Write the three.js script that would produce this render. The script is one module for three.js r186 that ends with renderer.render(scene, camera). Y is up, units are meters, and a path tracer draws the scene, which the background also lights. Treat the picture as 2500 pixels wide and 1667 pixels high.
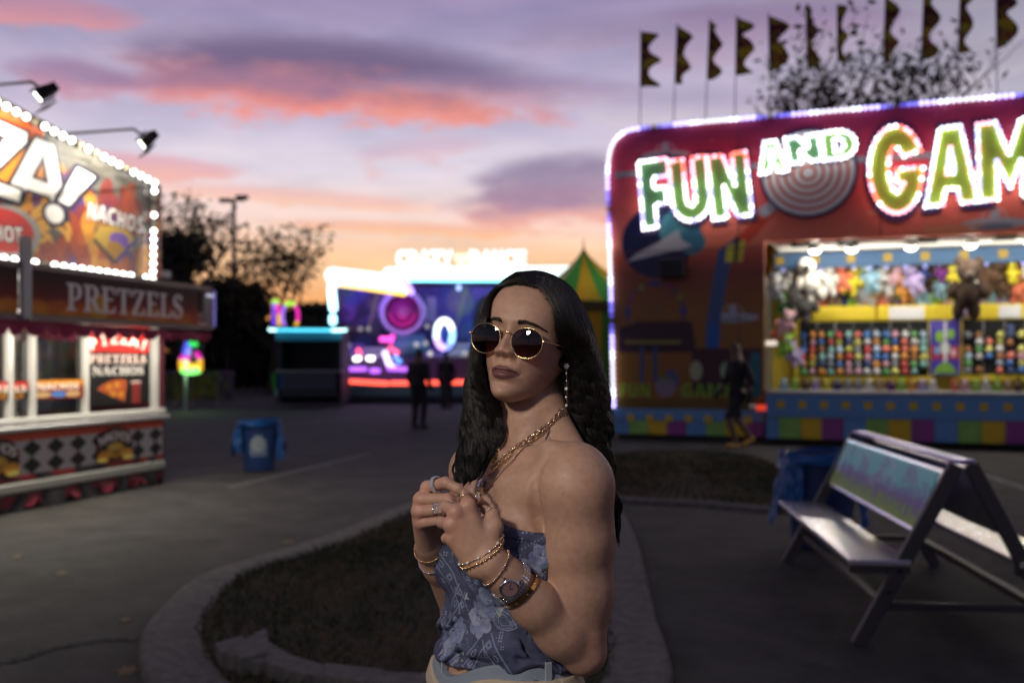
import * as THREE from 'three';
import { mergeGeometries, mergeVertices, toCreasedNormals } from 'three/addons/utils/BufferGeometryUtils.js';
import { RoundedBoxGeometry } from 'three/addons/geometries/RoundedBoxGeometry.js';
import { FontLoader } from 'three/addons/loaders/FontLoader.js';
import { RectAreaLightUniformsLib } from 'three/addons/lights/RectAreaLightUniformsLib.js';
import { createNoise2D, createNoise3D } from 'simplex-noise';

// ---------------------------------------------------------------- camera, sky, sun, exposure
const scene = new THREE.Scene();
const CAM_H = 1.45, FPX = 2430, HORIZON = 885;             // eye height, focal length in picture units, horizon line
const camera = new THREE.PerspectiveCamera(2 * Math.atan(833.5 / FPX) * 180 / Math.PI, 1.5, 0.05, 600);
camera.position.set(0, CAM_H, 0);
camera.setViewOffset(2500, 1667, 0, -(HORIZON - 833.5), 2500, 1667);
camera.focus = 1.57;
camera.userData.fStop = 3.3;
const renderer = new THREE.WebGLRenderer({ antialias: true });
renderer.setSize(1024, 682);
renderer.toneMapping = THREE.LinearToneMapping;
renderer.toneMappingExposure = 1;
renderer.shadowMap.enabled = true;
RectAreaLightUniformsLib.init();

const rng = (a) => () => { a = (a + 0x6d2b79f5) | 0; let t = Math.imul(a ^ (a >>> 15), 1 | a); t = (t + Math.imul(t ^ (t >>> 7), 61 | t)) ^ t; return ((t ^ (t >>> 14)) >>> 0) / 4294967296; };
const R0 = rng(7), n2 = createNoise2D(rng(11)), n3 = createNoise3D(rng(12));
const clamp = THREE.MathUtils.clamp, lerp = THREE.MathUtils.lerp;
const sstep = (a, b, x) => { const t = clamp((x - a) / (b - a), 0, 1); return t * t * (3 - 2 * t); };
const fbm2 = (x, y, o = 4) => { let s = 0, a = 0.5; for (let i = 0; i < o; i++) { s += a * n2(x, y); x = x * 2.03 + 5.1; y = y * 2.03 + 1.7; a *= 0.5; } return s; };
const fbm3 = (x, y, z, o = 4) => { let s = 0, a = 0.5; for (let i = 0; i < o; i++) { s += a * n3(x, y, z); x = x * 2.03 + 5.1; y = y * 2.03 + 1.7; z = z * 2.03 + 3.3; a *= 0.5; } return s; };
const lin = (c) => (c /= 255, c <= 0.04045 ? c / 12.92 : ((c + 0.055) / 1.055) ** 2.4);
const L3 = (r, g, b) => [lin(r), lin(g), lin(b)];

// Sunset sky with lit and unlit cloud banks, computed for every direction.
function sunsetSky() {
  const W = 2048, H = 1024, data = new Float32Array(W * H * 4);
  const stops = [                                            // elevation in degrees: towards the sunset, away from it
    [0, L3(238, 142, 78), L3(94, 92, 110)], [3, L3(246, 170, 104), L3(97, 95, 113)], [5.8, L3(252, 202, 158), L3(97, 95, 113)],
    [8.4, L3(242, 214, 206), L3(94, 93, 112)], [11, L3(214, 206, 220), L3(90, 90, 109)], [14, L3(190, 180, 206), L3(85, 86, 105)],
    [20, L3(150, 138, 174), L3(78, 80, 101)], [38, L3(104, 100, 126), L3(67, 70, 92)], [90, L3(63, 67, 87), L3(60, 64, 85)]];
  const px = (x, y) => { const az = Math.atan((x - 1250) / 2430); return [az * 57.3, Math.atan((885 - y) / 2430 * Math.cos(az)) * 57.3]; };
  const bank = (x, y, rx, ry, tilt, top, bot, dens, rough = 1) => { const [a, e] = px(x, y); return { a, e, ra: rx / 42.4, re: ry / 42.4, tilt, top, bot, dens, rough }; };
  const clouds = [
    bank(840, 196, 470, 108, 0.04, L3(112, 96, 130), L3(238, 146, 130), 0.95, 0.7),
    bank(600, 225, 270, 62, 0.0, L3(150, 116, 146), L3(238, 142, 130), 0.75, 1),
    bank(1230, 215, 300, 40, 0.02, L3(146, 126, 158), L3(196, 158, 178), 0.6, 1),
    bank(1360, 440, 200, 70, -0.08, L3(140, 120, 152), L3(172, 142, 164), 0.85, 1.1),
    bank(1360, 505, 250, 52, -0.02, L3(164, 132, 158), L3(232, 162, 150), 0.85, 0.8),
    bank(190, 195, 130, 48, 0.05, L3(150, 118, 152), L3(196, 136, 152), 0.8, 1),
    bank(60, 15, 220, 40, 0.0, L3(188, 132, 152), L3(226, 142, 138), 0.7, 1),
    bank(400, 405, 200, 26, 0.05, L3(222, 160, 168), L3(240, 166, 150), 0.7, 1),
    bank(1040, 370, 170, 40, -0.1, L3(196, 164, 186), L3(226, 172, 170), 0.5, 1.2),
    bank(700, 480, 330, 22, 0.03, L3(236, 178, 168), L3(248, 186, 150), 0.6, 1),
    bank(1000, 560, 330, 20, 0.02, L3(240, 176, 150), L3(252, 184, 124), 0.7, 1),
    bank(1780, 90, 420, 70, 0.05, L3(148, 130, 160), L3(176, 152, 176), 0.6, 1),
    bank(2250, 170, 330, 60, 0, L3(150, 146, 164), L3(196, 186, 198), 0.6, 1),
    bank(1650, 260, 330, 50, 0.05, L3(170, 156, 182), L3(214, 200, 208), 0.5, 1),
    bank(1900, 40, 260, 40, 0.05, L3(138, 116, 150), L3(160, 134, 164), 0.6, 1)];
  const r = rng(41);
  for (let k = 0; k < 90; k++) {                              // the same kind of banks all round and overhead
    const a = (r() * 2 - 1) * 180, e = 3 + r() ** 1.4 * 60;
    if (Math.abs(a) < 34 && e < 25) continue;
    const glow = Math.exp(-((a + 10) ** 2) / 3200), j = 0.85 + 0.3 * r();
    const top = L3(lerp(92, 122, glow) * j, lerp(90, 98, glow) * j, lerp(126, 132, glow) * j), bot = L3(lerp(106, 226, glow) * j, lerp(98, 140, glow) * j, lerp(132, 134, glow) * j);
    clouds.push({ a, e, ra: 5 + r() * 9, re: 0.8 + r() * 1.6, tilt: (r() - 0.5) * 0.2, top, bot, dens: 0.35 + 0.5 * r(), rough: 1 });
  }
  const c = [0, 0, 0];
  for (let row = 0; row < H; row++) {
    const el = ((row + 0.5) / H - 0.5) * 180, e = Math.max(el, 0), ce = Math.max(0.2, Math.cos(e / 57.3));
    let k = 0; while (k < stops.length - 2 && e > stops[k + 1][0]) k++;
    const f = sstep(0, 1, clamp((e - stops[k][0]) / (stops[k + 1][0] - stops[k][0]), 0, 1)) * 0.5 + 0.5 * clamp((e - stops[k][0]) / (stops[k + 1][0] - stops[k][0]), 0, 1);
    const near = clouds.filter((q) => Math.abs(q.e - e) < q.re * 2.6 + 3);
    for (let col = 0; col < W; col++) {
      let az = ((col + 0.5) / W - 0.5) * 360 + 90; if (az > 180) az -= 360;                  // 0 = straight ahead, positive to the right
      let da = az + 8; if (da > 180) da -= 360; if (da < -180) da += 360;
      const g = Math.exp(-(da * da) / (2 * 58 * 58)), rightGrey = sstep(4, 26, az) * (1 - sstep(60, 120, az)) * sstep(2, 9, e) * 0.5;
      const ca = Math.cos(az / 57.3) * ce, sa = Math.sin(az / 57.3) * ce, su = Math.sin(e / 57.3);
      const wisp = fbm3(ca * 5, su * 22, sa * 5, 4), fine = fbm3(ca * 14 + 3, su * 60, sa * 14, 3);
      for (let i = 0; i < 3; i++) { const a = lerp(stops[k][1][i], stops[k + 1][1][i], f), b = lerp(stops[k][2][i], stops[k + 1][2][i], f); c[i] = lerp(b, a, g); }
      const grey = (c[0] + c[1] + c[2]) / 3;
      for (let i = 0; i < 3; i++) c[i] = lerp(c[i], grey * [1, 0.97, 1.06][i], rightGrey) * (1 + wisp * 0.16 + fine * 0.06);
      c[0] *= 1 + wisp * 0.07; c[2] *= 1 - wisp * 0.05;
      for (const q of near) {
        let d = az - q.a; if (d > 180) d -= 360; if (d < -180) d += 360;
        const x = d * ce / q.ra; if (Math.abs(x) > 2.2) continue;
        const y = (e - q.e + d * q.tilt) / q.re;
        const n = fbm3(ca * 9 + q.a, su * 34 + q.e, sa * 9, 4) * 1.1 * q.rough + fbm3(ca * 30, su * 90, sa * 30, 3) * 0.35;
        const m = sstep(-0.25, 0.75, 1 - x * x * 0.8 - (y + n * 0.5) ** 2 + n * 0.6) * q.dens;
        if (m <= 0) continue;
        const t = sstep(-0.7, 0.4, y + n * 0.4);
        for (let i = 0; i < 3; i++) c[i] = lerp(c[i], lerp(q.bot[i], q.top[i], t), m);
      }
      const o = (row * W + col) * 4;
      data[o] = c[0]; data[o + 1] = c[1]; data[o + 2] = c[2]; data[o + 3] = 1;
    }
  }
  const t = new THREE.DataTexture(data, W, H, THREE.RGBAFormat, THREE.FloatType);
  t.mapping = THREE.EquirectangularReflectionMapping; t.magFilter = t.minFilter = THREE.LinearFilter; t.needsUpdate = true;
  return t;
}
scene.background = sunsetSky();
scene.environment = scene.background;
scene.backgroundIntensity = scene.environmentIntensity = 1.08;

const sun = new THREE.DirectionalLight(new THREE.Color(1, 0.62, 0.4), 0.12);      // the last light at the horizon
sun.position.set(-9.9, 2.2, -48); sun.target.position.set(0, 0, -4); sun.shadow.radius = 20;
sun.castShadow = true; Object.assign(sun.shadow.camera, { left: -40, right: 40, top: 30, bottom: -30, near: 0.5, far: 140 });
scene.add(sun, sun.target);

// ---------------------------------------------------------------- helpers
const V = (x, y, z) => new THREE.Vector3(x, y, z);
const at = (px, py, depth) => V((px - 1250) / FPX * depth, CAM_H - (py - HORIZON) / FPX * depth, -depth);
const groundAt = (px, py, y = 0) => at(px, py, FPX * (CAM_H - y) / (py - HORIZON));
const taken = new Map();
const numbered = (n) => { const k = taken.get(n) ?? 0; taken.set(n, k + 1); return k ? n + '_' + String(k).padStart(3, '0') : n; };
const mat = (c, o = {}) => { const m = new (o.transmission !== undefined || o.clearcoat !== undefined || o.sheen !== undefined || o.anisotropy !== undefined || o.iridescence !== undefined ? THREE.MeshPhysicalMaterial : THREE.MeshStandardMaterial)({ roughness: 0.6, ...o }); if (Array.isArray(c)) m.color.setRGB(...c); else if (c !== undefined) m.color.set(c); return m; };
const glow = (r, g, b, k, base = 0.3) => { const m = mat([r * base, g * base, b * base], { roughness: 0.4 }); m.emissive.setRGB(r, g, b); m.emissiveIntensity = k; return m; };
const tag = (o, label, category, group, kind) => { Object.assign(o.userData, { label, category }); if (group) o.userData.group = group; if (kind) o.userData.kind = kind; return o; };
const thing = (name, label, category, p = [0, 0, 0], turn = 0, group) => { const g = new THREE.Group(); g.name = numbered(name); g.position.set(...(p.toArray ? p.toArray() : p)); g.rotation.y = turn; scene.add(g); return tag(g, label, category, group); };
const part = (name, geo, m, parent) => { const o = new THREE.Mesh(geo, m); o.name = name; parent.add(o); return o; };
const solo = (name, geo, m, label, category, group) => { const o = part(numbered(name), geo, m, scene); return tag(o, label, category, group); };
const struct = (name, geo, m, label) => { const o = part(numbered(name), geo, m, scene); o.userData.kind = 'structure'; if (label) { o.userData.label = label; o.userData.category = name.replace(/_/g, ' '); } return o; };
const clean = (g) => { g = g.index ? g.toNonIndexed() : g; for (const k of Object.keys(g.attributes)) if (!['position', 'normal', 'uv'].includes(k)) g.deleteAttribute(k); if (!g.attributes.normal) g.computeVertexNormals(); if (!g.attributes.uv) g.setAttribute('uv', new THREE.BufferAttribute(new Float32Array(g.attributes.position.count * 2), 2)); g.clearGroups?.(); return g; };
const join = (list) => mergeGeometries(list.map(clean));
const box = (w, h, d, x = 0, y = 0, z = 0, b = 0) => (b ? new RoundedBoxGeometry(w, h, d, 2, Math.min(b, w / 2.01, h / 2.01, d / 2.01)) : new THREE.BoxGeometry(w, h, d)).translate(x, y, z);
const cyl = (r1, r2, h, n = 20, x = 0, y = 0, z = 0) => new THREE.CylinderGeometry(r1, r2, h, n).translate(x, y, z);
const bar = (a, b, w, d = w, bev = 0) => {                  // a box from a to b
  const len = a.distanceTo(b), g = box(w, len, d, 0, 0, 0, bev), q = new THREE.Quaternion().setFromUnitVectors(V(0, 1, 0), b.clone().sub(a).normalize());
  return g.applyQuaternion(q).translate((a.x + b.x) / 2, (a.y + b.y) / 2, (a.z + b.z) / 2);
};
const rod = (a, b, r, n = 10, r2 = r) => { const len = a.distanceTo(b), g = new THREE.CylinderGeometry(r2, r, len, n), q = new THREE.Quaternion().setFromUnitVectors(V(0, 1, 0), b.clone().sub(a).normalize()); return g.applyQuaternion(q).translate((a.x + b.x) / 2, (a.y + b.y) / 2, (a.z + b.z) / 2); };
const tube = (pts, r, seg = 32, rad = 8, closed = false) => new THREE.TubeGeometry(new THREE.CatmullRomCurve3(pts, closed), seg, r, rad, closed);
const ball = (r, x = 0, y = 0, z = 0, w = 12, h = 8) => new THREE.SphereGeometry(r, w, h).translate(x, y, z);
function canvasTex(w, h, draw, o = {}) {
  const c = document.createElement('canvas'); c.width = w; c.height = h;
  const x = c.getContext('2d'); draw(x, w, h);
  const t = new THREE.CanvasTexture(c); t.colorSpace = o.data ? THREE.NoColorSpace : THREE.SRGBColorSpace; t.magFilter = THREE.LinearFilter;
  if (o.repeat) { t.wrapS = t.wrapT = THREE.RepeatWrapping; }
  t.anisotropy = 8; return t;
}
function noiseTex(w, h, f, srgb = false) {                  // f(u, v) gives 0..1 or [r, g, b]; repeats
  const d = new Uint8Array(w * h * 4);
  for (let y = 0; y < h; y++) for (let x = 0; x < w; x++) { const v = f(x / w, y / h), o = (y * w + x) * 4; for (let i = 0; i < 3; i++) d[o + i] = clamp((v[i] ?? v) * 255, 0, 255); d[o + 3] = 255; }
  const t = new THREE.DataTexture(d, w, h); t.wrapS = t.wrapT = THREE.RepeatWrapping; t.magFilter = THREE.LinearFilter; t.minFilter = THREE.LinearMipmapLinearFilter; if (srgb) t.colorSpace = THREE.SRGBColorSpace; t.needsUpdate = true; return t;
}
// noise that repeats over u, v in 0..1 (a torus in 4-D folded to two 3-D looks)
const wrapNoise = (u, v, k, o = 4) => { const a = u * 2 * Math.PI, b = v * 2 * Math.PI; return fbm3(Math.cos(a) * k + 3.1, Math.sin(a) * k + Math.cos(b) * k * 0.9, Math.sin(b) * k - 1.7, o); };
const uvBy = (g, fu) => { const p = g.attributes.position, uv = new Float32Array(p.count * 2); for (let i = 0; i < p.count; i++) { const [a, b] = fu(p.getX(i), p.getY(i), p.getZ(i)); uv[i * 2] = a; uv[i * 2 + 1] = b; } g.setAttribute('uv', new THREE.BufferAttribute(uv, 2)); return g; };
const uvXY = (g, x0, y0, x1, y1) => uvBy(g, (x, y) => [(x - x0) / (x1 - x0), (y - y0) / (y1 - y0)]);
const uvXZ = (g, s = 1) => uvBy(g, (x, y, z) => [x * s, z * s]);
// where the sight line through a picture point meets a group's plane z = off, in the group's own axes
function onPlane(g, px, py, off = 0) {
  g.updateMatrixWorld(true);
  const inv = g.matrixWorld.clone().invert(), a = camera.position.clone().applyMatrix4(inv), b = at(px, py, 10).applyMatrix4(inv), t = (off - a.z) / (b.z - a.z);
  return a.lerp(b, t);
}
const plate = (shape, depth, bevel = 0) => new THREE.ExtrudeGeometry(shape, { depth, bevelEnabled: bevel > 0, bevelSize: bevel, bevelThickness: bevel, bevelSegments: 2, curveSegments: 10 });
const poly = (pts) => { const s = new THREE.Shape(); pts.forEach((p, i) => (i ? s.lineTo(p.x ?? p[0], p.y ?? p[1]) : s.moveTo(p.x ?? p[0], p.y ?? p[1]))); return s; };
const font = await new FontLoader().loadAsync('fonts/droid/droid_sans_bold.typeface.json');
const ordinal = ['first', 'second', 'third', 'fourth', 'fifth', 'sixth', 'seventh', 'eighth', 'ninth', 'tenth', 'eleventh', 'twelfth', 'thirteenth', 'fourteenth', 'fifteenth', 'sixteenth', 'seventeenth', 'eighteenth', 'nineteenth', 'twentieth'];

// ---------------------------------------------------------------- ground: asphalt, painted lines, kerbed grass islands
const grainTex = noiseTex(512, 512, (u, v) => { const r = wrapNoise(u, v, 26, 3), s = wrapNoise(u, v, 3, 4), w = R0(); const k = 0.5 + 0.22 * r + 0.16 * s + (w - 0.5) * 0.22; return [k, k * 0.99, k * 0.97]; });
const stainTex = noiseTex(1024, 1024, (u, v) => {
  const a = wrapNoise(u, v, 2.2, 5), b = wrapNoise(u + 0.37, v, 6, 4), cr = Math.abs(wrapNoise(u, v + 0.2, 3.6, 5));
  let k = 0.72 + 0.46 * a + 0.26 * b; if (cr < 0.011) k *= 0.5; if (b > 0.36) k *= 0.72; k += (R0() - 0.5) * 0.1;
  return [k, k * 0.985, k * 0.965];
}, false);
const grainBump = noiseTex(512, 512, (u, v) => 0.5 + 0.3 * wrapNoise(u, v, 40, 2) + (R0() - 0.5) * 0.5);
stainTex.repeat.set(1 / 9, 1 / 9); grainBump.repeat.set(1.1, 1.1);
const asphalt = mat([0.058, 0.055, 0.05], { map: stainTex, bumpMap: grainBump, bumpScale: 0.006, roughness: 0.86 });
const groundGeo = uvXZ(new THREE.PlaneGeometry(420, 420, 60, 60).rotateX(-Math.PI / 2).translate(0, 0, -60));
struct('ground', groundGeo, asphalt, 'dark worn asphalt of the fairground car park');

const paintTex = noiseTex(256, 256, (u, v) => { const k = wrapNoise(u, v, 9, 4), w = wrapNoise(u, v, 2, 2); return k + w * 0.6 > 0.05 ? 0.62 + 0.3 * k : 0.2 + 0.1 * k; });
const paint = mat([0.32, 0.32, 0.31], { map: paintTex, roughness: 0.8 });
function line(a, b, w, y = 0.004) {
  const A = groundAt(...a), B = groundAt(...b), d = B.clone().sub(A), n = V(-d.z, 0, d.x).normalize().multiplyScalar(w / 2), g = new THREE.BufferGeometry();
  const q = [A.clone().add(n), A.clone().sub(n), B.clone().sub(n), B.clone().add(n)].map((p) => p.setY(y));
  g.setAttribute('position', new THREE.Float32BufferAttribute([0, 1, 2, 0, 2, 3].flatMap((i) => q[i].toArray()), 3)); g.computeVertexNormals();
  return uvXZ(g, 0.7);
}
for (const [a, b, w] of [[[560, 1190], [902, 1107], 0.11], [[2360, 1146], [2560, 1210], 0.11], [[760, 1032], [1010, 1000], 0.11], [[1190, 1046], [1330, 1050], 0.14], [[900, 1062], [1180, 1052], 0.1]]) struct('road_marking', line(a, b, w), paint);

// tar seam and old cracks sealed across the asphalt
{
  const tar = mat([0.016, 0.016, 0.016], { roughness: 1 });
  [[[-60, 1640], [60, 1608], [160, 1580], [250, 1566], [332, 1564]]].forEach((pts, n) => {
    const c = new THREE.CatmullRomCurve3(pts.map((p) => groundAt(...p))), N = 70, pos = [], W = (k) => (n ? 0.012 : 0.022) * (1 + 0.6 * n2(k * 0.4, n * 9)), P = (k) => { const p = c.getPoint(k / N), t = c.getTangent(k / N), w = W(k), o = 0.05 * n2(k * 0.25, n * 5 + 2); return [V(p.x - t.z * (o + w), 0.003, p.z + t.x * (o + w)), V(p.x - t.z * (o - w), 0.003, p.z + t.x * (o - w))]; };
    for (let k = 0; k < N; k++) { const [a, b] = P(k), [d, e] = P(k + 1); for (const v of [a, d, e, a, e, b]) pos.push(v.x, v.y, v.z); }
    const g = new THREE.BufferGeometry(); g.setAttribute('position', new THREE.Float32BufferAttribute(pos, 3)); g.computeVertexNormals(); struct('tar_seam', g, tar);
  });
}
const kerbTex = noiseTex(512, 512, (u, v) => { const k = 0.62 + 0.3 * wrapNoise(u, v, 3, 5) + 0.14 * wrapNoise(u, v, 18, 3) + (R0() - 0.5) * 0.1; return [k, k * 0.985, k * 0.95]; });
const concrete = mat([0.2, 0.19, 0.175], { map: kerbTex, bumpMap: grainBump, bumpScale: 0.004, roughness: 0.9 });
const soilTex = noiseTex(512, 512, (u, v) => { const a = wrapNoise(u, v, 3, 5), b = wrapNoise(u, v, 14, 3), k = 0.6 + 0.4 * a + 0.2 * b + (R0() - 0.5) * 0.2; const d = sstep(-0.1, 0.35, a + b * 0.4); return [k * lerp(0.62, 1.0, d), k * lerp(0.72, 0.8, d), k * lerp(0.4, 0.55, d)]; });
const soil = mat([0.1, 0.084, 0.06], { map: soilTex, bumpMap: grainBump, bumpScale: 0.03, roughness: 1 });

// a closed loop of kerb sections round a mound of grass
function island(pts, kerbW, name, grassLabel, tall = 1) {
  const loop = new THREE.CatmullRomCurve3(pts.map((p) => V(p.x, 0, p.z)), true, 'centripetal'), N = 160, P = loop.getSpacedPoints(N).slice(0, N);
  let area = 0; P.forEach((p, i) => { const q = P[(i + 1) % N]; area += p.x * q.z - q.x * p.z; });
  const inw = P.map((p, i) => { const t = P[(i + 1) % N].clone().sub(P[(i + N - 1) % N]).normalize(); return V(-t.z, 0, t.x).multiplyScalar(area > 0 ? 1 : -1); });
  const kerb = new THREE.Group(); kerb.name = numbered('kerb'); kerb.userData.kind = 'structure'; scene.add(kerb);
  const prof = [[0, 0], [0.012, 0.09], [0.03, 0.118], [0.06, 0.13], [kerbW - 0.03, 0.134], [kerbW, 0.12], [kerbW, 0.02]].map(([o, h]) => [o, h * tall]);
  const per = 6;
  for (let s = 0; s < N; s += per) {
    const pos = [], jit = (R0() - 0.5) * 0.008;
    const ring = (k, e) => prof.map(([o, h]) => { const a = P[k % N], b = P[(k + 1) % N], p = a.clone().lerp(b, e).addScaledVector(inw[k % N], o + jit); return [p.x, h + jit * 0.5, p.z]; });
    const rings = []; for (let k = 0; k < per; k++) rings.push(ring(s + k, k ? 0 : 0.04)); rings.push(ring(s + per - 1, 0.97));
    for (let k = 0; k < rings.length - 1; k++) for (let j = 0; j < prof.length - 1; j++) { const a = rings[k][j], b = rings[k + 1][j], c = rings[k + 1][j + 1], d = rings[k][j + 1]; pos.push(...a, ...b, ...c, ...a, ...c, ...d); }
    for (const r of [rings[0], rings.at(-1)]) for (let j = 1; j < prof.length - 1; j++) pos.push(...r[0], ...r[j], ...r[j + 1]);
    let g = new THREE.BufferGeometry(); g.setAttribute('position', new THREE.Float32BufferAttribute(pos, 3)); g = uvXZ(g, 0.6); g.computeVertexNormals();
    part('kerb_section', g, concrete, kerb);
  }
  // mound
  const c = P.reduce((a, p) => a.add(p), V(0, 0, 0)).multiplyScalar(1 / N), pos = [], K = 26, H = (x, z, f) => 0.108 * tall + 0.05 * tall * sstep(0, 0.5, 1 - f) + 0.016 * fbm2(x * 1.3, z * 1.3) + 0.02 * fbm2(x * 5, z * 5);
  const ringPt = (i, f) => { const e = P[i % N].clone().addScaledVector(inw[i % N], kerbW - 0.03), p = c.clone().lerp(e, f); return [p.x, H(p.x, p.z, f), p.z]; };
  for (let i = 0; i < N; i++) for (let k = 0; k < K; k++) { const f0 = Math.sqrt(k / K), f1 = Math.sqrt((k + 1) / K), a = ringPt(i, f0), b = ringPt(i, f1), d = ringPt(i + 1, f1), e = ringPt(i + 1, f0); pos.push(...a, ...d, ...b); if (k) pos.push(...a, ...e, ...d); }
  let g = new THREE.BufferGeometry(); g.setAttribute('position', new THREE.Float32BufferAttribute(pos, 3)); g = mergeVertices(uvXZ(g, 0.45)); g.computeVertexNormals();
  { const nn = g.attributes.normal; let s = 0; for (let i = 0; i < nn.count; i++) s += nn.getY(i); if (s < 0) { for (let i = 0; i < nn.count * 3; i++) nn.array[i] *= -1; g.index.array.reverse(); } }
  struct(name, g, soil);
  // grass blades
  const blade = new THREE.BufferGeometry(); blade.setAttribute('position', new THREE.Float32BufferAttribute([-0.003, 0, 0, 0.003, 0, 0, 0.001, 0.03, 0.004, 0.001, 0.03, 0.004, 0.003, 0, 0, 0.004, 0.05, 0.016], 3)); blade.computeVertexNormals();
  const many = new THREE.InstancedMesh(blade, mat([1, 1, 1], { roughness: 0.8, side: THREE.DoubleSide }), 14000), m4 = new THREE.Matrix4(), q = new THREE.Quaternion(), col = new THREE.Color(), r = rng(91 + pts.length);
  for (let k = 0; k < many.count; k++) {
    const i = Math.floor(r() * N), f = Math.sqrt(r()), p = ringPt(i, Math.min(f, 0.99)), patch = fbm2(p[0] * 0.9 + 4, p[2] * 0.9), s = 0.5 + r() * 0.8;
    q.setFromEuler(new THREE.Euler((r() - 0.5) * 0.9, r() * 6.3, (r() - 0.5) * 0.9)); m4.compose(V(p[0], p[1] - 0.004, p[2]), q, V(s * 1.6, s, s)); many.setMatrixAt(k, m4);
    const dry = sstep(-0.15, 0.3, patch + (r() - 0.5) * 0.5); col.setRGB(lerp(0.03, 0.12, dry), lerp(0.045, 0.085, dry), lerp(0.015, 0.04, dry)); many.setColorAt(k, col);
  }
  many.name = numbered('grass'); tag(many, grassLabel, 'grass', null, 'stuff'); scene.add(many);
}
island([[982, 1246], [795, 1321], [622, 1377], [514, 1410], [444, 1447], [397, 1494], [355, 1541], [337, 1590], [340, 1640], [372, 1715], [470, 1800], [700, 1870], [1050, 1890], [1400, 1850], [1600, 1760], [1645, 1667], [1600, 1500], [1545, 1300], [1490, 1225], [1400, 1190], [1200, 1190]].map((p) => groundAt(...p)), 0.3, 'near_mound', 'short half-dry grass on the kerbed island in the foreground', 0.5);
island([[1400, 1150], [1440, 1120], [1560, 1106], [1700, 1104], [1790, 1110], [1860, 1122], [1915, 1142], [1960, 1175], [1985, 1215], [1960, 1250], [1900, 1254], [1700, 1238], [1500, 1226], [1410, 1200]].map((p) => groundAt(...p)), 0.14, 'far_mound', 'dark grass on the kerbed island beside the right bin', 0.4);
// broken inner strip of concrete with a loose slab, in the foreground island
{
  const top = [[528, 1578], [590, 1560], [655, 1572], [701, 1602], [795, 1630], [935, 1646], [1071, 1653], [1250, 1658]].map((p) => groundAt(...p, 0.11)), bot = [[545, 1600], [608, 1613], [650, 1622], [701, 1640], [795, 1660], [935, 1682], [1071, 1692], [1250, 1700]].map((p) => groundAt(...p, 0.11));
  const strip = new THREE.Group(); strip.name = numbered('garden_edging'); strip.userData.kind = 'structure'; scene.add(strip);
  for (let k = 0; k < top.length - 1; k++) {
    const j = (R0() - 0.5) * 0.02, s = poly([top[k], top[k + 1].clone().lerp(top[k], 0.02), bot[k + 1].clone().lerp(bot[k], 0.02), bot[k]].map((p) => [p.x, -p.z]));
    part('edging_stone', uvXZ(plate(s, 0.12, 0.008).rotateX(-Math.PI / 2).translate(0, 0.0 + j, 0), 0.6), concrete, strip);
  }
  const slab = poly([[561, 1550], [600, 1528], [648, 1504], [652, 1538], [650, 1562], [590, 1572]].map((p) => { const g = groundAt(...p, 0.19); return [g.x, -g.z]; }));
  part('loose_slab', uvXZ(plate(slab, 0.07, 0.008).rotateX(-Math.PI / 2).translate(0, 0.055, 0), 0.6), concrete, strip);
}
// dry leaves on the asphalt
{
  const leaf = plate(new THREE.Shape([[0, -0.04], [0.012, -0.02], [0.03, -0.025], [0.022, 0], [0.035, 0.02], [0.012, 0.022], [0, 0.05], [-0.012, 0.022], [-0.035, 0.02], [-0.022, 0], [-0.03, -0.025], [-0.012, -0.02]].map((p) => new THREE.Vector2(...p))), 0.001).rotateX(-Math.PI / 2), r = rng(3), dry = mat([0.2, 0.13, 0.055], { roughness: 0.8 });
  [[40, 1360, 'brown dry leaf lying alone on asphalt at far left'], [150, 1400, 'dry leaf on the asphalt left of the kerb bend'], [305, 1515, 'dry leaf fallen against the outer kerb'], [310, 1640, 'dry leaf lying beside the kerb near lower left edge'], [705, 1325, 'dry leaf on asphalt beside the long kerb']].forEach(([x, y, l]) => {
    const o = solo('fallen_leaf', leaf, dry, l, 'leaf', 'dry leaves on the asphalt'), p = groundAt(x, y); o.position.set(p.x, 0.007, p.z); o.rotation.set(r() * 0.15, r() * 6, r() * 0.15); o.scale.setScalar(0.9 + r() * 0.7);
  });
}

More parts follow.
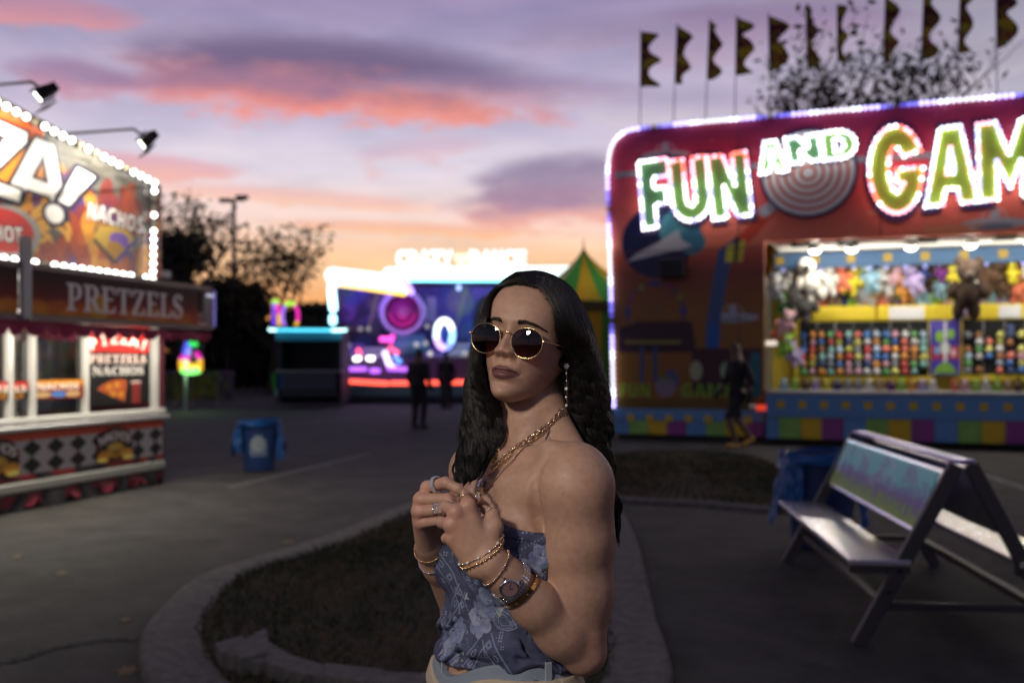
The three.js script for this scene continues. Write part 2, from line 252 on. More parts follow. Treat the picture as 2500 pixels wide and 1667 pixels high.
// ---------------------------------------------------------------- game booth with LED letters, prizes and balloon boards
const booth = thing('game_booth', 'red game booth with lit letters FUN AND GAMES and colourful skirt', 'game booth', [1.877, 0, -19], -0.33);
const gp = (px, py, off = 0) => onPlane(booth, px, py, off);
const steelGrey = mat([0.34, 0.34, 0.35], { roughness: 0.45, metalness: 0.7 }), blackPlastic = mat([0.016, 0.016, 0.018], { roughness: 0.55 }), whitePaint = mat([0.72, 0.71, 0.68], { roughness: 0.55 });
const BW = 11.3, Yh = gp(1880, 592).y, Xw = gp(1868, 800).x;      // booth width, underside of the header, left edge of the opening
{
  const CW = 2048, CH = 1088, cx = (x) => x / BW * CW, cy = (y) => (1 - y / 6) * CH;
  const art = canvasTex(CW, CH, (x) => {
    const P = (px, py) => { const q = gp(px, py, 0.12); return [cx(q.x), cy(q.y)]; };
    const g = x.createLinearGradient(0, cy(5.9), 0, cy(2.4)); g.addColorStop(0, '#9a2856'); g.addColorStop(0.2, '#cc3a5a'); g.addColorStop(0.42, '#ff6a5c'); g.addColorStop(0.64, '#ff8c66'); g.addColorStop(0.71, '#b84e38'); g.addColorStop(0.8, '#84402a'); g.addColorStop(1, '#8a5c1e'); x.fillStyle = g; x.fillRect(0, 0, CW, CH);  // lower stops are darker: the weak light on the wing is put into the print
    const r = rng(5);
    for (let k = 0; k < 240; k++) { x.fillStyle = `rgba(255,${190 + r() * 60 | 0},${190 + r() * 60 | 0},${0.1 + r() * 0.3})`; x.beginPath(); x.arc(r() * CW, r() * cy(3), 1 + r() * 4, 0, 7); x.fill(); }
    const disc = (px, py, rad, col) => { const [a, b] = P(px, py); x.fillStyle = col; x.beginPath(); x.arc(a, b, rad, 0, 7); x.fill(); return [a, b]; };
    const path = (pts, col, w) => { x.beginPath(); pts.forEach((p, i) => { const q = P(...p); i ? x.lineTo(...q) : x.moveTo(...q); }); if (w) { x.strokeStyle = col; x.lineWidth = w; x.lineCap = x.lineJoin = 'round'; x.stroke(); } else { x.closePath(); x.fillStyle = col; x.fill(); } };
    disc(1605, 590, 122, '#101a4c'); disc(1660, 560, 70, '#4f9aa0'); disc(1690, 590, 44, '#3d7f92');                // planet
    path([[1530, 640], [1560, 615], [1610, 590], [1655, 560], [1665, 585], [1690, 600], [1660, 610], [1600, 622]], '#c9c6c4');
    const saucer = (px, py, w, hull) => { const [a, b] = P(px, py); x.fillStyle = hull; x.beginPath(); x.ellipse(a, b, w, w * 0.19, 0, 0, 7); x.fill(); x.fillStyle = '#8f979a'; x.beginPath(); x.ellipse(a, b + w * 0.1, w * 0.6, w * 0.12, 0, 0, 7); x.fill(); x.strokeStyle = 'rgba(230,230,235,.55)'; x.lineWidth = 5; x.beginPath(); x.arc(a, b - w * 0.12, w * 0.4, Math.PI, 0); x.stroke(); x.fillStyle = hull; x.beginPath(); x.ellipse(a, b - w * 0.25, w * 0.17, w * 0.24, 0, 0, 7); x.fill(); };
    saucer(1625, 378, 82, '#b9b2ae'); saucer(2430, 545, 90, '#cfc9c2'); saucer(1790, 775, 84, '#a9b0bd');
    for (const [a, b, c, d] of [[2260, 560, 2400, 548], [2230, 575, 2390, 560], [2120, 520, 2230, 512]]) path([[a, b], [c, d]], '#f0b070', 7);
    path([[1890, 500], [1840, 560], [1810, 590], [1795, 600]], '#e8502e', 40);                                       // arm throwing a dart
    path([[1800, 600], [1770, 620], [1755, 700], [1742, 790], [1738, 880]], '#3c5888', 46); path([[1745, 800], [1740, 880]], '#1c5cae', 34);
    path([[1775, 600], [1822, 585], [1812, 640], [1770, 640]], '#d8d23c'); path([[1800, 580], [1795, 640]], '#23282c', 11);
    for (let k = 0; k < 5; k++) disc(1868 + k * 9, 515 - k * 6, 20 - k, k % 2 ? '#d9d5d0' : '#c4bfba'); path([[1900, 485], [1950, 430]], '#1a1a1a', 12);
    // the lower wing: wheel, booths and the small title, most colours darkened as shade
    disc(1590, 760, 0, '#000');
    { const [a, b] = P(1600, 760); x.strokeStyle = '#52406e'; x.lineWidth = 10; x.beginPath(); x.arc(a, b, 96, 0, 7); x.stroke(); x.lineWidth = 4; for (let k = 0; k < 12; k++) { const t = k / 12 * 6.283; x.strokeStyle = '#7a5a3c'; x.beginPath(); x.moveTo(a, b); x.lineTo(a + 96 * Math.cos(t), b + 96 * Math.sin(t)); x.stroke(); x.fillStyle = ['#3c4a8a', '#8a3a5c', '#8a7a2c'][k % 3]; x.fillRect(a + 96 * Math.cos(t) - 11, b + 96 * Math.sin(t) - 11, 22, 22); } }
    path([[1510, 860], [1510, 800], [1560, 785], [1690, 785], [1700, 860]], '#341628'); path([[1530, 835], [1660, 835]], '#8f8b3a', 11);
    for (const [a, c] of [[1568, '#33507e'], [1600, '#33507e']]) path([[a, 850], [a, 930]], c, 15);
    path([[1690, 850], [1860, 850], [1860, 960], [1690, 960]], '#3c1424'); path([[1845, 870], [1845, 960]], '#1f6a78', 34);
    for (const [a, b, w, c] of [[1700, 905, 26, '#aab08a'], [1772, 905, 22, '#9cc08a'], [1640, 930, 30, '#4a5a86']]) { const [u, v] = P(a, b); x.fillStyle = c; x.beginPath(); x.ellipse(u, v, w * 0.8, w * 1.3, 0, 0, 7); x.fill(); }
    { x.fillStyle = '#7cb62c'; const [a, b] = P(1512, 968), [c, d] = P(1590, 968); x.font = 'bold 62px sans-serif'; x.fillText('FUN', a, b, c - a); const [e, f] = P(1662, 968), [h] = P(1820, 968); x.fillText('GAMES', e, f, h - e); disc(1625, 945, 34, '#8d7a8c'); x.fillStyle = '#4c7a30'; x.font = 'bold 24px sans-serif'; const [i, j] = P(1606, 930); x.fillText('AND', i, j); }
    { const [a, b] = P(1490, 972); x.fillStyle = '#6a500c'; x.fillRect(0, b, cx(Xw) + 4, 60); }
    for (let k = 0; k < 5000; k++) { x.fillStyle = `rgba(${r() < 0.5 ? '0,0,0' : '255,240,230'},${r() * 0.05})`; x.fillRect(r() * CW, r() * CH, 2 + r() * 9, 1 + r() * 3); }
  });
  const c1 = [[1499, 1010], [1496, 830], [1490, 600], [1485, 440], [1487, 395], [1494, 362], [1508, 338], [1530, 322], [1560, 315], [2000, 275], [2500, 232]].map((p) => gp(...p, 0.12));
  const outline = new THREE.Shape(); outline.moveTo(0.06, 0.34); c1.forEach((p) => outline.lineTo(p.x, p.y)); outline.lineTo(BW, 5.98); outline.lineTo(BW, 0.34);
  outline.holes.push(new THREE.Path([[Xw, 0.95], [Xw, Yh], [BW - 0.35, Yh - 0.02], [BW - 0.35, 0.95]].map((p) => new THREE.Vector2(...p))));
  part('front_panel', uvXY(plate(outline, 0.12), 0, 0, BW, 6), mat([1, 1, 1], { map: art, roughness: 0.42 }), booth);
  // joints between the printed panels and their rivets
  for (const x of [2.42, 4.84, 7.26, 9.68]) { const y0 = x < Xw ? 1.0 : Yh + 0.02, y1 = 5.82; part('panel_joint', box(0.016, y1 - y0, 0.004, x, (y0 + y1) / 2, 0.1215), mat([0.2, 0.05, 0.06], { roughness: 0.5 }), booth); }
  part('panel_joint', box(Xw - 0.2, 0.016, 0.004, Xw / 2, Yh - 0.1, 0.1215), mat([0.16, 0.06, 0.05], { roughness: 0.5 }), booth);
  // carcass
  const yellowWall = mat([0.62, 0.46, 0.03], { roughness: 0.6 });
  part('back_wall', box(BW - 0.1, 3.9, 0.08, BW / 2, 1.98, -2.75), yellowWall, booth);
  part('side_wall', box(0.08, 5.2, 2.7, 0.14, 2.6, -1.38), mat([0.5, 0.2, 0.1]), booth); part('side_wall', box(0.08, 5.2, 2.7, BW - 0.06, 2.6, -1.38), mat([0.5, 0.2, 0.1]), booth);
  part('partition', box(0.08, 3.1, 2.6, Xw - 0.1, 1.55, -1.35), steelGrey, booth);
  part('deck', box(BW - 0.4, 0.3, 2.5, BW / 2, 0.35, -1.4), mat([0.1, 0.1, 0.1]), booth);
  part('roof', box(BW - 0.25, 0.1, 2.9, BW / 2, 5.0, -1.3), mat([0.3, 0.3, 0.32]), booth);
  const ceil = part('ceiling', box(BW - Xw - 0.4, 0.06, 2.7, (BW + Xw) / 2 - 0.1, Yh + 0.05, -1.38), whitePaint, booth);
  for (let k = 0; k < 4; k++) part('ceiling_rail', box(BW - Xw - 0.5, 0.05, 0.05, (BW + Xw) / 2 - 0.1, Yh - 0.005, -0.25 - k * 0.36), whitePaint, ceil);
  for (const px of [1958, 2070, 2265, 2455]) { const q = gp(px, 604, -0.45); part('ceiling_hatch', box(0.34, 0.06, 0.5, q.x, Yh - 0.01, -0.45), blackPlastic, ceil); }
  // valance with yellow squares and its small bulbs
  const val = part('valance', box(BW - Xw - 0.3, 0.3, 0.02, (BW + Xw) / 2 - 0.1, Yh - 0.19, -1.6), mat([0.03, 0.09, 0.2]), booth);
  for (let k = 0; k < 12; k++) part('valance_square', box(0.16, 0.16, 0.012, Xw + 0.16 + k * 0.66, Yh - 0.18, -1.582), mat([0.3, 0.2, 0.02]), val);
  const small = new THREE.SphereGeometry(0.032, 10, 7), dim = glow(0.5, 0.48, 1, 1.1);
  for (let k = 0; k < 19; k++) if (![3, 9, 12].includes(k)) part('valance_bulb', small.clone().translate(Xw + 0.22 + k * 0.325 + 0.05 * Math.sin(k * 7), Yh - 0.37, -1.57), dim, booth);
  // flood lamps under the ceiling, each with its own light
  for (const [px, py] of [[1990, 585], [2080, 582], [2225, 574], [2370, 564], [2520, 556], [2680, 548]]) {
    const q = gp(px, py, -0.5), g = part('flood_lamp', cyl(0.1, 0.13, 0.14, 20, q.x, Yh - 0.05, -0.5), whitePaint, booth);
    part('lamp_lens', new THREE.SphereGeometry(0.1, 18, 10).scale(1, 0.65, 1).translate(q.x, Yh - 0.12, -0.5), glow(1, 0.93, 0.8, 9), g);
    const l = new THREE.PointLight(new THREE.Color(1, 0.93, 0.8), 7); l.position.set(q.x, Yh - 0.12, -0.5); l.shadow.radius = 4; l.name = 'flood_lamp_light'; g.add(l);
  }
  // shelf band, yellow beam, boards
  const lime = mat([0.2, 0.55, 0.05]), beamY = mat([0.85, 0.66, 0.04], { roughness: 0.5 }), whiteCard = mat([0.85, 0.85, 0.85], { roughness: 0.5 });
  part('shelf', box(BW - Xw - 0.5, 0.04, 0.5, (BW + Xw) / 2, 2.66, -2.3), steelGrey, booth);
  for (let k = 0; k < 26; k++) if (R0() > 0.2) part('price_card', box(0.26, 0.16, 0.012, Xw + 0.9 + k * 0.3, 2.78, -2.04), k % 5 === 3 ? mat([0.5, 0.6, 0.1]) : lime, booth);
  const by0 = gp(2000, 786, -1.9).y, by1 = gp(2000, 748, -1.9).y;
  for (const [a, b] of [[1985, 2138], [2142, 2330], [2378, 2640]]) { const A = gp(a, 765, -1.9).x, B = gp(b, 765, -1.9).x, be = part('yellow_beam', box(B - A, by1 - by0, 0.16, (A + B) / 2, (by0 + by1) / 2, -1.95, 0.05), beamY, booth); if (a !== 1985) { const [s, e] = a === 2142 ? [2172, 2258] : [2440, 2495], S = gp(s, 765, -1.85).x, E = gp(e, 765, -1.85).x; part('beam_card', box(E - S, 0.24, 0.012, (S + E) / 2, (by0 + by1) / 2, -1.862), whiteCard, be); } const w = Math.min(B - A - 0.1, 2.2), tl = part('added_strip_lamp', box(w, 0.03, 0.05, (A + B) / 2, by0 + 0.05, -2.07), glow(1, 0.95, 0.86, 4), be), al = new THREE.RectAreaLight(new THREE.Color(1, 0.95, 0.86), 24, w, 0.05); al.position.set((A + B) / 2, by0 + 0.03, -2.07); al.rotation.set(-Math.PI / 2 + 0.5, 0, 0, 'YXZ'); al.name = 'added_strip_lamp_light'; tl.add(al); }  // strip behind each beam is added, out of view, to brighten the balloon boards
  const boards = [[1952, 2268, 782, 917, 14, 6, 'left'], [2352, 2640, 775, 914, 11, 7, 'right']];
  const cork = mat([0.012, 0.012, 0.014], { roughness: 0.9 });
  const tints = { blue: [0.05, 0.17, 0.5], orange: [0.62, 0.26, 0.05], green: [0.1, 0.32, 0.1], red: [0.5, 0.06, 0.06], teal: [0.22, 0.46, 0.44], coral: [0.66, 0.16, 0.12], 'pale blue': [0.36, 0.46, 0.6], pink: [0.56, 0.3, 0.4], white: [0.62, 0.62, 0.64], olive: [0.36, 0.36, 0.06], yellow: [0.6, 0.58, 0.16], grey: [0.22, 0.25, 0.3], navy: [0.04, 0.07, 0.2], brown: [0.3, 0.12, 0.04] };
  const tint = Object.fromEntries(Object.entries(tints).map(([k, c]) => [k, mat(c, { roughness: 0.32, clearcoat: 0.3 })])), keys = Object.keys(tints);
  const balloonGeo = join([new THREE.LatheGeometry([[0.001, -0.088], [0.012, -0.094], [0.006, -0.08], [0.03, -0.066], [0.058, -0.03], [0.07, 0.01], [0.062, 0.045], [0.035, 0.068], [0.001, 0.076]].map((p) => new THREE.Vector2(...p)), 14)]);
  const want = ['blue orange orange green red teal coral blue paleblue blue pink white green paleblue', 'navy pink blue red olive navy yellow white orange green blue coral white teal', 'blue red brown teal paleblue olive grey red paleblue coral orange coral orange teal', 'red orange teal paleblue orange red yellow pink blue blue white orange brown yellow', 'orange olive navy grey blue pink grey navy orange pink grey red green teal', 'green pink orange teal orange pink pink white white green yellow red teal x'].map((s) => s.split(' ').map((k) => (k === 'paleblue' ? 'pale blue' : k)));
  const r = rng(77);
  boards.forEach(([x0, x1, y0, y1, nc, nr, side]) => {
    const A = gp(x0, y1, -2.5), B = gp(x1, y0, -2.5), bd = part('dart_board', box(B.x - A.x, B.y - A.y, 0.05, (A.x + B.x) / 2, (A.y + B.y) / 2, -2.55), cork, booth);
    for (let k = 0; k <= nc; k += 2) part('board_wire', box(0.012, B.y - A.y, 0.02, lerp(A.x, B.x, k / nc), (A.y + B.y) / 2, -2.515), steelGrey, bd);
    part('board_frame', join([box(0.1, B.y - A.y + 0.2, 0.07, A.x - 0.05, (A.y + B.y) / 2, -2.53), box(0.1, B.y - A.y + 0.2, 0.07, B.x + 0.05, (A.y + B.y) / 2, -2.53), box(B.x - A.x, 0.1, 0.07, (A.x + B.x) / 2, A.y - 0.05, -2.53)]), beamY, bd);
    const top = side === 'left' ? 0.82 : 0.9;
    for (let j = 0; j < nr; j++) for (let i = 0; i < nc; i++) {
      const c = side === 'left' ? want[j][i] : keys[Math.floor(r() * keys.length)];
      if (!tint[c] || (side === 'right' && (r() < 0.12 || (j === 0 && i < 3)))) continue;
      const o = solo('balloon', balloonGeo, tint[c], `${c} balloon on the ${side} dart board, ${ordinal[j]} row down, ${ordinal[i]} from left`, 'balloon', 'balloons pinned to the dart boards');
      const q = V(lerp(A.x, B.x, (i + 0.5) / nc) + (r() - 0.5) * 0.02, lerp(B.y - (1 - top) * (B.y - A.y), A.y + 0.02, (j + 0.5) / nr) + (r() - 0.5) * 0.02, -2.44); booth.localToWorld(q);
      o.position.copy(q); o.rotation.set((r() - 0.5) * 0.5, r() * 6, (r() - 0.5) * 0.9 + Math.PI); o.scale.setScalar(0.9 + r() * 0.22);
    }
  });
  // printed banner between the boards
  { const A = gp(2272, 915, -2.42), B = gp(2345, 770, -2.42); const tx = canvasTex(128, 256, (x, w, h) => { x.fillStyle = '#3d2f9a'; x.fillRect(0, 0, w, h); x.fillStyle = '#8c2a4a'; x.fillRect(0, 130, w, 60); x.fillStyle = '#6fa03a'; x.beginPath(); x.moveTo(10, 250); x.quadraticCurveTo(64, 150, 118, 250); x.fill(); for (const [a, b, c, s] of [[40, 90, '#7fb03c', 26], [90, 80, '#88b84a', 22], [64, 140, '#a8b8b0', 30], [30, 150, '#5a8fc0', 18], [100, 160, '#c8a0a8', 18]]) { x.fillStyle = c; x.beginPath(); x.ellipse(a, b, s * 0.7, s, 0, 0, 7); x.fill(); } x.fillStyle = '#c8c8d0'; x.fillRect(58, 0, 14, 200); }); part('banner', uvXY(box(B.x - A.x, B.y - A.y, 0.02, (A.x + B.x) / 2, (A.y + B.y) / 2, -2.42), A.x, A.y, B.x, B.y), mat([1, 1, 1], { map: tx }), booth); }
  // counter and coloured skirt
  const ct = gp(2000, 958, 0.3).y, x0 = Xw + 0.06, x1 = BW - 0.1, blue = mat([0.15, 0.35, 0.62], { roughness: 0.75 });
  part('counter_top', box(x1 - x0, 0.07, 0.75, (x0 + x1) / 2, ct, 0.1, 0.02), mat([0.45, 0.45, 0.46], { roughness: 0.35, metalness: 0.6 }), booth);
  const panelCols = [mat([0.3, 0.58, 0.12], { roughness: 0.8 }), mat([0.76, 0.52, 0.03], { roughness: 0.8 }), mat([0.34, 0.08, 0.29], { roughness: 0.8 }), blue];
  const cloth = (w, h, seed) => { const g = new THREE.BoxGeometry(w, h, 0.012, 10, 8, 1), p = g.attributes.position; for (let i = 0; i < p.count; i++) p.setZ(i, p.getZ(i) + 0.012 * Math.sin(p.getX(i) * 9 + seed) * (0.5 - p.getY(i) / h) + 0.01 * n2(p.getX(i) * 4 + seed, p.getY(i) * 3)); g.computeVertexNormals(); return g; };
  const run = (a, b, yTop, yBand, z, step, sq, first) => {
    part('skirt_band', box(b - a, yTop - yBand, 0.03, (a + b) / 2, (yTop + yBand) / 2, z), blue, booth);
    part('skirt_backing', box(b - a, yBand - 0.12, 0.03, (a + b) / 2, yBand / 2 + 0.05, z - 0.03), blue, booth);
    for (let k = 0, x = a + first; x < b - 0.05; k++, x += step) { const w = Math.min(step, b - x); part('skirt_panel', cloth(w - 0.008, yBand - 0.13, k).translate(x + w / 2, yBand / 2 + 0.05, z), panelCols[k % 4], booth); if (sq) part('band_square', box(0.13, 0.13, 0.012, x + w * 0.1, yTop - 0.17, z + 0.018), panelCols[1], booth); }
  };
  run(x0, x1, ct - 0.04, gp(1950, 1018, 0.45).y, 0.45, gp(1952, 1045, 0.45).x - gp(1900, 1045, 0.45).x, true, 0.22);
  run(0.1, Xw, gp(1600, 998, 0.16).y, gp(1600, 1025, 0.16).y, 0.16, 0.36, true, 0.3);
  part('plinth', box(BW - 0.3, 0.14, 2.4, BW / 2, 0.07, -1.2), blackPlastic, booth);
  // red and white lamp cover at the foot of the wing
  { const q = gp(1850, 995, 0.3); const s = part('marker_lamp', rod(V(q.x - 0.13, q.y, 0.3), V(q.x - 0.02, q.y, 0.3), 0.05, 14), mat([0.7, 0.68, 0.62]), booth); part('lamp_lens', rod(V(q.x - 0.02, q.y, 0.3), V(q.x + 0.2, q.y, 0.3), 0.05, 14), glow(1, 0.07, 0.03, 0.7), s); }
  { const q = gp(1886, 838, -0.05); part('wall_lamp', box(0.2, 0.09, 0.06, q.x, q.y, 0.14, 0.02), glow(1, 0.85, 0.7, 0.9), booth); }
  // AND target disc
  const T = gp(1974, 422, 0.2), rx = gp(2096, 422, 0.2).x - T.x, ringTex = canvasTex(512, 512, (x) => { for (let k = 0; k < 12; k++) { x.fillStyle = k === 0 ? '#1c1c56' : k % 2 ? '#e6e2dc' : '#c8542e'; const rr = k === 0 ? 256 : 240 - (k - 1) * 21 - (k % 2 ? 0 : 5); if (rr < 8) break; x.beginPath(); x.arc(256, 256, rr, 0, 7); x.fill(); } });
  part('target_disc', uvXY(cyl(rx, rx, 0.06, 48).rotateX(Math.PI / 2).scale(1, 0.95, 1).translate(T.x, T.y, 0.17), T.x - rx, T.y - rx * 0.95, T.x + rx, T.y + rx * 0.95), mat([1, 1, 1], { map: ringTex, roughness: 0.4 }), booth);
  // LED letters
  const limes = [mat([0.22, 0.46, 0.1], { roughness: 0.4 }), mat([0.5, 0.72, 0.07], { roughness: 0.4 }), mat([0.13, 0.34, 0.13], { roughness: 0.4 })], edge = mat([0.05, 0.02, 0.12], { roughness: 0.5 });
  const ledGeo = new THREE.SphereGeometry(0.035, 8, 6), bulbs = [];
  const ledC = { white: glow(1, 0.94, 1, 5), ice: glow(0.7, 0.74, 1, 4.2), lilac: glow(0.5, 0.44, 1, 3.4), violet: glow(0.22, 0.2, 1, 1.7), deep: glow(0.12, 0.1, 0.75, 1.2), pink: glow(1, 0.42, 0.58, 4), red: glow(1, 0.18, 0.14, 3.2), gold: glow(1, 0.82, 0.3, 3), soft: glow(0.88, 0.84, 1, 2.2), off: mat([0.3, 0.3, 0.34]) };
  const arc = (cx, cy, rx, ry, a0, a1, n = 14) => Array.from({ length: n + 1 }, (_, i) => { const t = (a0 + (a1 - a0) * i / n) * Math.PI / 180; return [cx + rx * Math.cos(t), cy + ry * Math.sin(t)]; });
  const block = {
    F: [[[0, 0], [0.46, 0], [0.46, 0.34], [0.86, 0.34], [0.86, 0.58], [0.46, 0.58], [0.46, 0.74], [1, 0.74], [1, 1], [0, 1]]],
    U: [[[0, 1], ...arc(0.5, 0.34, 0.5, 0.34, 180, 360), [1, 1], [0.62, 1], ...arc(0.5, 0.36, 0.12, 0.12, 360, 180, 6), [0.38, 1]]],
    N: [[[0, 0], [0, 1], [0.4, 1], [0.64, 0.5], [0.64, 1], [1, 1], [1, 0], [0.62, 0], [0.36, 0.5], [0.36, 0]]],
    A: [[[0, 0], [0.3, 1], [0.7, 1], [1, 0], [0.67, 0], [0.61, 0.2], [0.39, 0.2], [0.33, 0]], [[0.43, 0.4], [0.5, 0.74], [0.57, 0.4]]],
    D: [[[0, 0], [0, 1], ...arc(0.5, 0.5, 0.5, 0.5, 90, -90)], [[0.36, 0.27], [0.36, 0.73], ...arc(0.48, 0.5, 0.17, 0.23, 90, -90, 8)]],
    G: [[...arc(0.5, 0.5, 0.5, 0.5, 22, 325, 26), [1, 0.5], [0.5, 0.5], [0.5, 0.34], [0.63, 0.34], ...arc(0.5, 0.5, 0.14, 0.26, 310, 60, 12), [0.64, 0.64]]],
    M: [[[0, 0], [0, 1], [0.3, 1], [0.5, 0.55], [0.7, 1], [1, 1], [1, 0], [0.7, 0], [0.7, 0.5], [0.5, 0.12], [0.3, 0.5], [0.3, 0]]],
    E: [[[0, 0], [0, 1], [1, 1], [1, 0.76], [0.42, 0.76], [0.42, 0.62], [0.9, 0.62], [0.9, 0.4], [0.42, 0.4], [0.42, 0.24], [1, 0.24], [1, 0]]] };
  const blockShapes = (ch) => { if (!block[ch]) return font.generateShapes(ch, 1); const s = poly(block[ch][0]); s.holes = block[ch].slice(1).map((h) => new THREE.Path(h.map((p) => new THREE.Vector2(...p)))); return [s]; };
  const letter = (ch, TL, TR, BL, face, mode, z = 0.2) => {
    const a = gp(...TL, z), b = gp(...TR, z), c = gp(...BL, z), shapes = blockShapes(ch), bb = new THREE.Box2(); shapes.forEach((s) => s.getPoints(12).forEach((p) => bb.expandByPoint(p)));
    const map = (p, grow = 0) => { const u = (p.x - bb.min.x) / (bb.max.x - bb.min.x), v = (p.y - bb.min.y) / (bb.max.y - bb.min.y), U = u + (u - 0.5) * grow, W = 1 - v - (v - 0.5) * grow; return new THREE.Vector2(a.x + U * (b.x - a.x) + W * (c.x - a.x), a.y + U * (b.y - a.y) + W * (c.y - a.y)); };
    const made = (grow, holes) => shapes.map((s) => { const t = new THREE.Shape(s.getPoints(10).map((p) => map(p, grow))); if (holes) t.holes = s.holes.map((h) => new THREE.Path(h.getPoints(10).map((p) => map(p, grow)))); return t; });
    const L = part('letter_plate', join(made(0.16, false).map((s) => plate(s, 0.05).translate(0, 0, z - 0.07))), edge, booth);
    part('letter', join(made(0.02, true).map((s) => plate(s, 0.04, 0.006).translate(0, 0, z - 0.01))), face, L);
    for (const s of shapes) for (const ring of [s, ...s.holes]) {
      const pts = ring.getPoints(12).map((p) => map(p)); pts.push(pts[0]); let len = 0; for (let i = 1; i < pts.length; i++) len += pts[i].distanceTo(pts[i - 1]);
      const n = Math.round(len / 0.092); let i = 1, acc = 0;
      for (let k = 0; k < n; k++) { const tgt = k / n * len; while (i < pts.length - 1 && acc + pts[i].distanceTo(pts[i - 1]) < tgt) { acc += pts[i].distanceTo(pts[i - 1]); i++; } const seg = pts[i].distanceTo(pts[i - 1]) || 1, p = pts[i - 1].clone().lerp(pts[i], clamp((tgt - acc) / seg, 0, 1)); bulbs.push([p.x, p.y, z + 0.085, mode(k, p, n)]); }
    }
  };
  const rr = rng(19), whites = () => (rr() < 0.75 ? 'white' : 'ice'), pinkTop = (y0) => (k, p) => (p.y > y0 ? (rr() < 0.5 ? 'pink' : 'red') : p.y > y0 - 0.2 ? 'pink' : rr() < 0.7 ? 'white' : 'lilac'), fizz = () => ['white', 'white', 'white', 'ice', 'ice', 'lilac', 'pink', 'white'][Math.floor(rr() * 8)];
  letter('F', [1560, 398], [1632, 388], [1574, 560], limes[2], (k, p, n) => (k > n * 0.45 && k < n * 0.6 ? 'pink' : rr() < 0.8 ? 'white' : 'lilac'));
  letter('U', [1634, 396], [1726, 382], [1648, 546], limes[0], pinkTop(gp(1700, 420).y)); letter('N', [1728, 386], [1822, 372], [1744, 537], limes[0], pinkTop(gp(1770, 395).y));
  letter('A', [1848, 352], [1914, 344], [1858, 426], limes[0], whites, 0.27); letter('N', [1918, 341], [1998, 330], [1930, 402], limes[2], whites, 0.27); letter('D', [2006, 327], [2086, 317], [2014, 393], limes[0], whites, 0.27);
  letter('G', [2118, 318], [2250, 302], [2128, 528], limes[1], (k) => (rr() < 0.45 ? 'pink' : rr() < 0.3 ? 'red' : 'white')); letter('A', [2256, 321], [2384, 305], [2260, 506], limes[1], fizz); letter('M', [2386, 306], [2536, 288], [2392, 492], limes[1], fizz);
  letter('E', [2556, 288], [2650, 278], [2560, 478], limes[1], fizz); letter('S', [2662, 278], [2770, 266], [2668, 468], limes[1], fizz);
  // chasing bulbs round the edge
  const path = new THREE.CatmullRomCurve3([[1500, 990], [1496, 830], [1490, 600], [1485, 440], [1487, 395], [1494, 362], [1508, 338], [1530, 322], [1560, 315], [2000, 275], [2500, 232], [2900, 194]].map((p) => gp(...p, 0.15)), false, 'centripetal'), len = path.getLength(), nB = Math.floor(len / 0.1);
  path.arcLengthDivisions = 600;
  for (let k = 0; k <= nB; k++) { const p = path.getPointAt(k / nB), c = (k + 5) % 21; bulbs.push([p.x, p.y, 0.2, c < 1 ? 'off' : c < 2 || c > 19 ? 'deep' : c < 4 || c > 18 ? 'violet' : c < 7 || c > 15 ? 'lilac' : c < 9 || c > 13 ? 'ice' : 'soft', 1.12]); }
  const cl = booth.worldToLocal(camera.position.clone()); const seenX = gp(2500, 400).x;
  bulbs.forEach((b) => { b[5] = (b[0] > seenX + 0.2 ? 100 : 0) + Math.hypot(b[0] - cl.x, b[1] - cl.y, b[2] - cl.z) - (b[4] ? 1.5 : 0); }); bulbs.sort((a, b) => a[5] - b[5]);
  const groups = {};
  bulbs.forEach(([x, y, z, c, s = 1], i) => { if (i < 295) { const o = part('led_bulb', ledGeo, ledC[c], booth); o.position.set(x, y, z); o.scale.setScalar(s); } else (groups[c] ??= []).push(ledGeo.clone().scale(s, s, s).translate(x, y, z)); });
  for (const [c, list] of Object.entries(groups)) { const o = part('led_bulb_strings', join(list), ledC[c], booth); o.userData.kind = 'stuff'; }
  // loudspeaker on the wing
  { const q = gp(1640, 655, 0.3), s = thing('loudspeaker', 'black box loudspeaker mounted below the planet on the booth', 'loudspeaker', booth.localToWorld(V(q.x, q.y - 0.18, 0.28)), -0.33); part('cabinet', box(0.46, 0.36, 0.3, 0, 0.18, 0, 0.03), blackPlastic, s); part('grille', box(0.4, 0.3, 0.01, 0, 0.18, 0.152), mat([0.03, 0.03, 0.032], { roughness: 0.8 }), s); part('bracket', box(0.1, 0.1, 0.12, 0, 0.18, -0.18), steelGrey, s); }
}
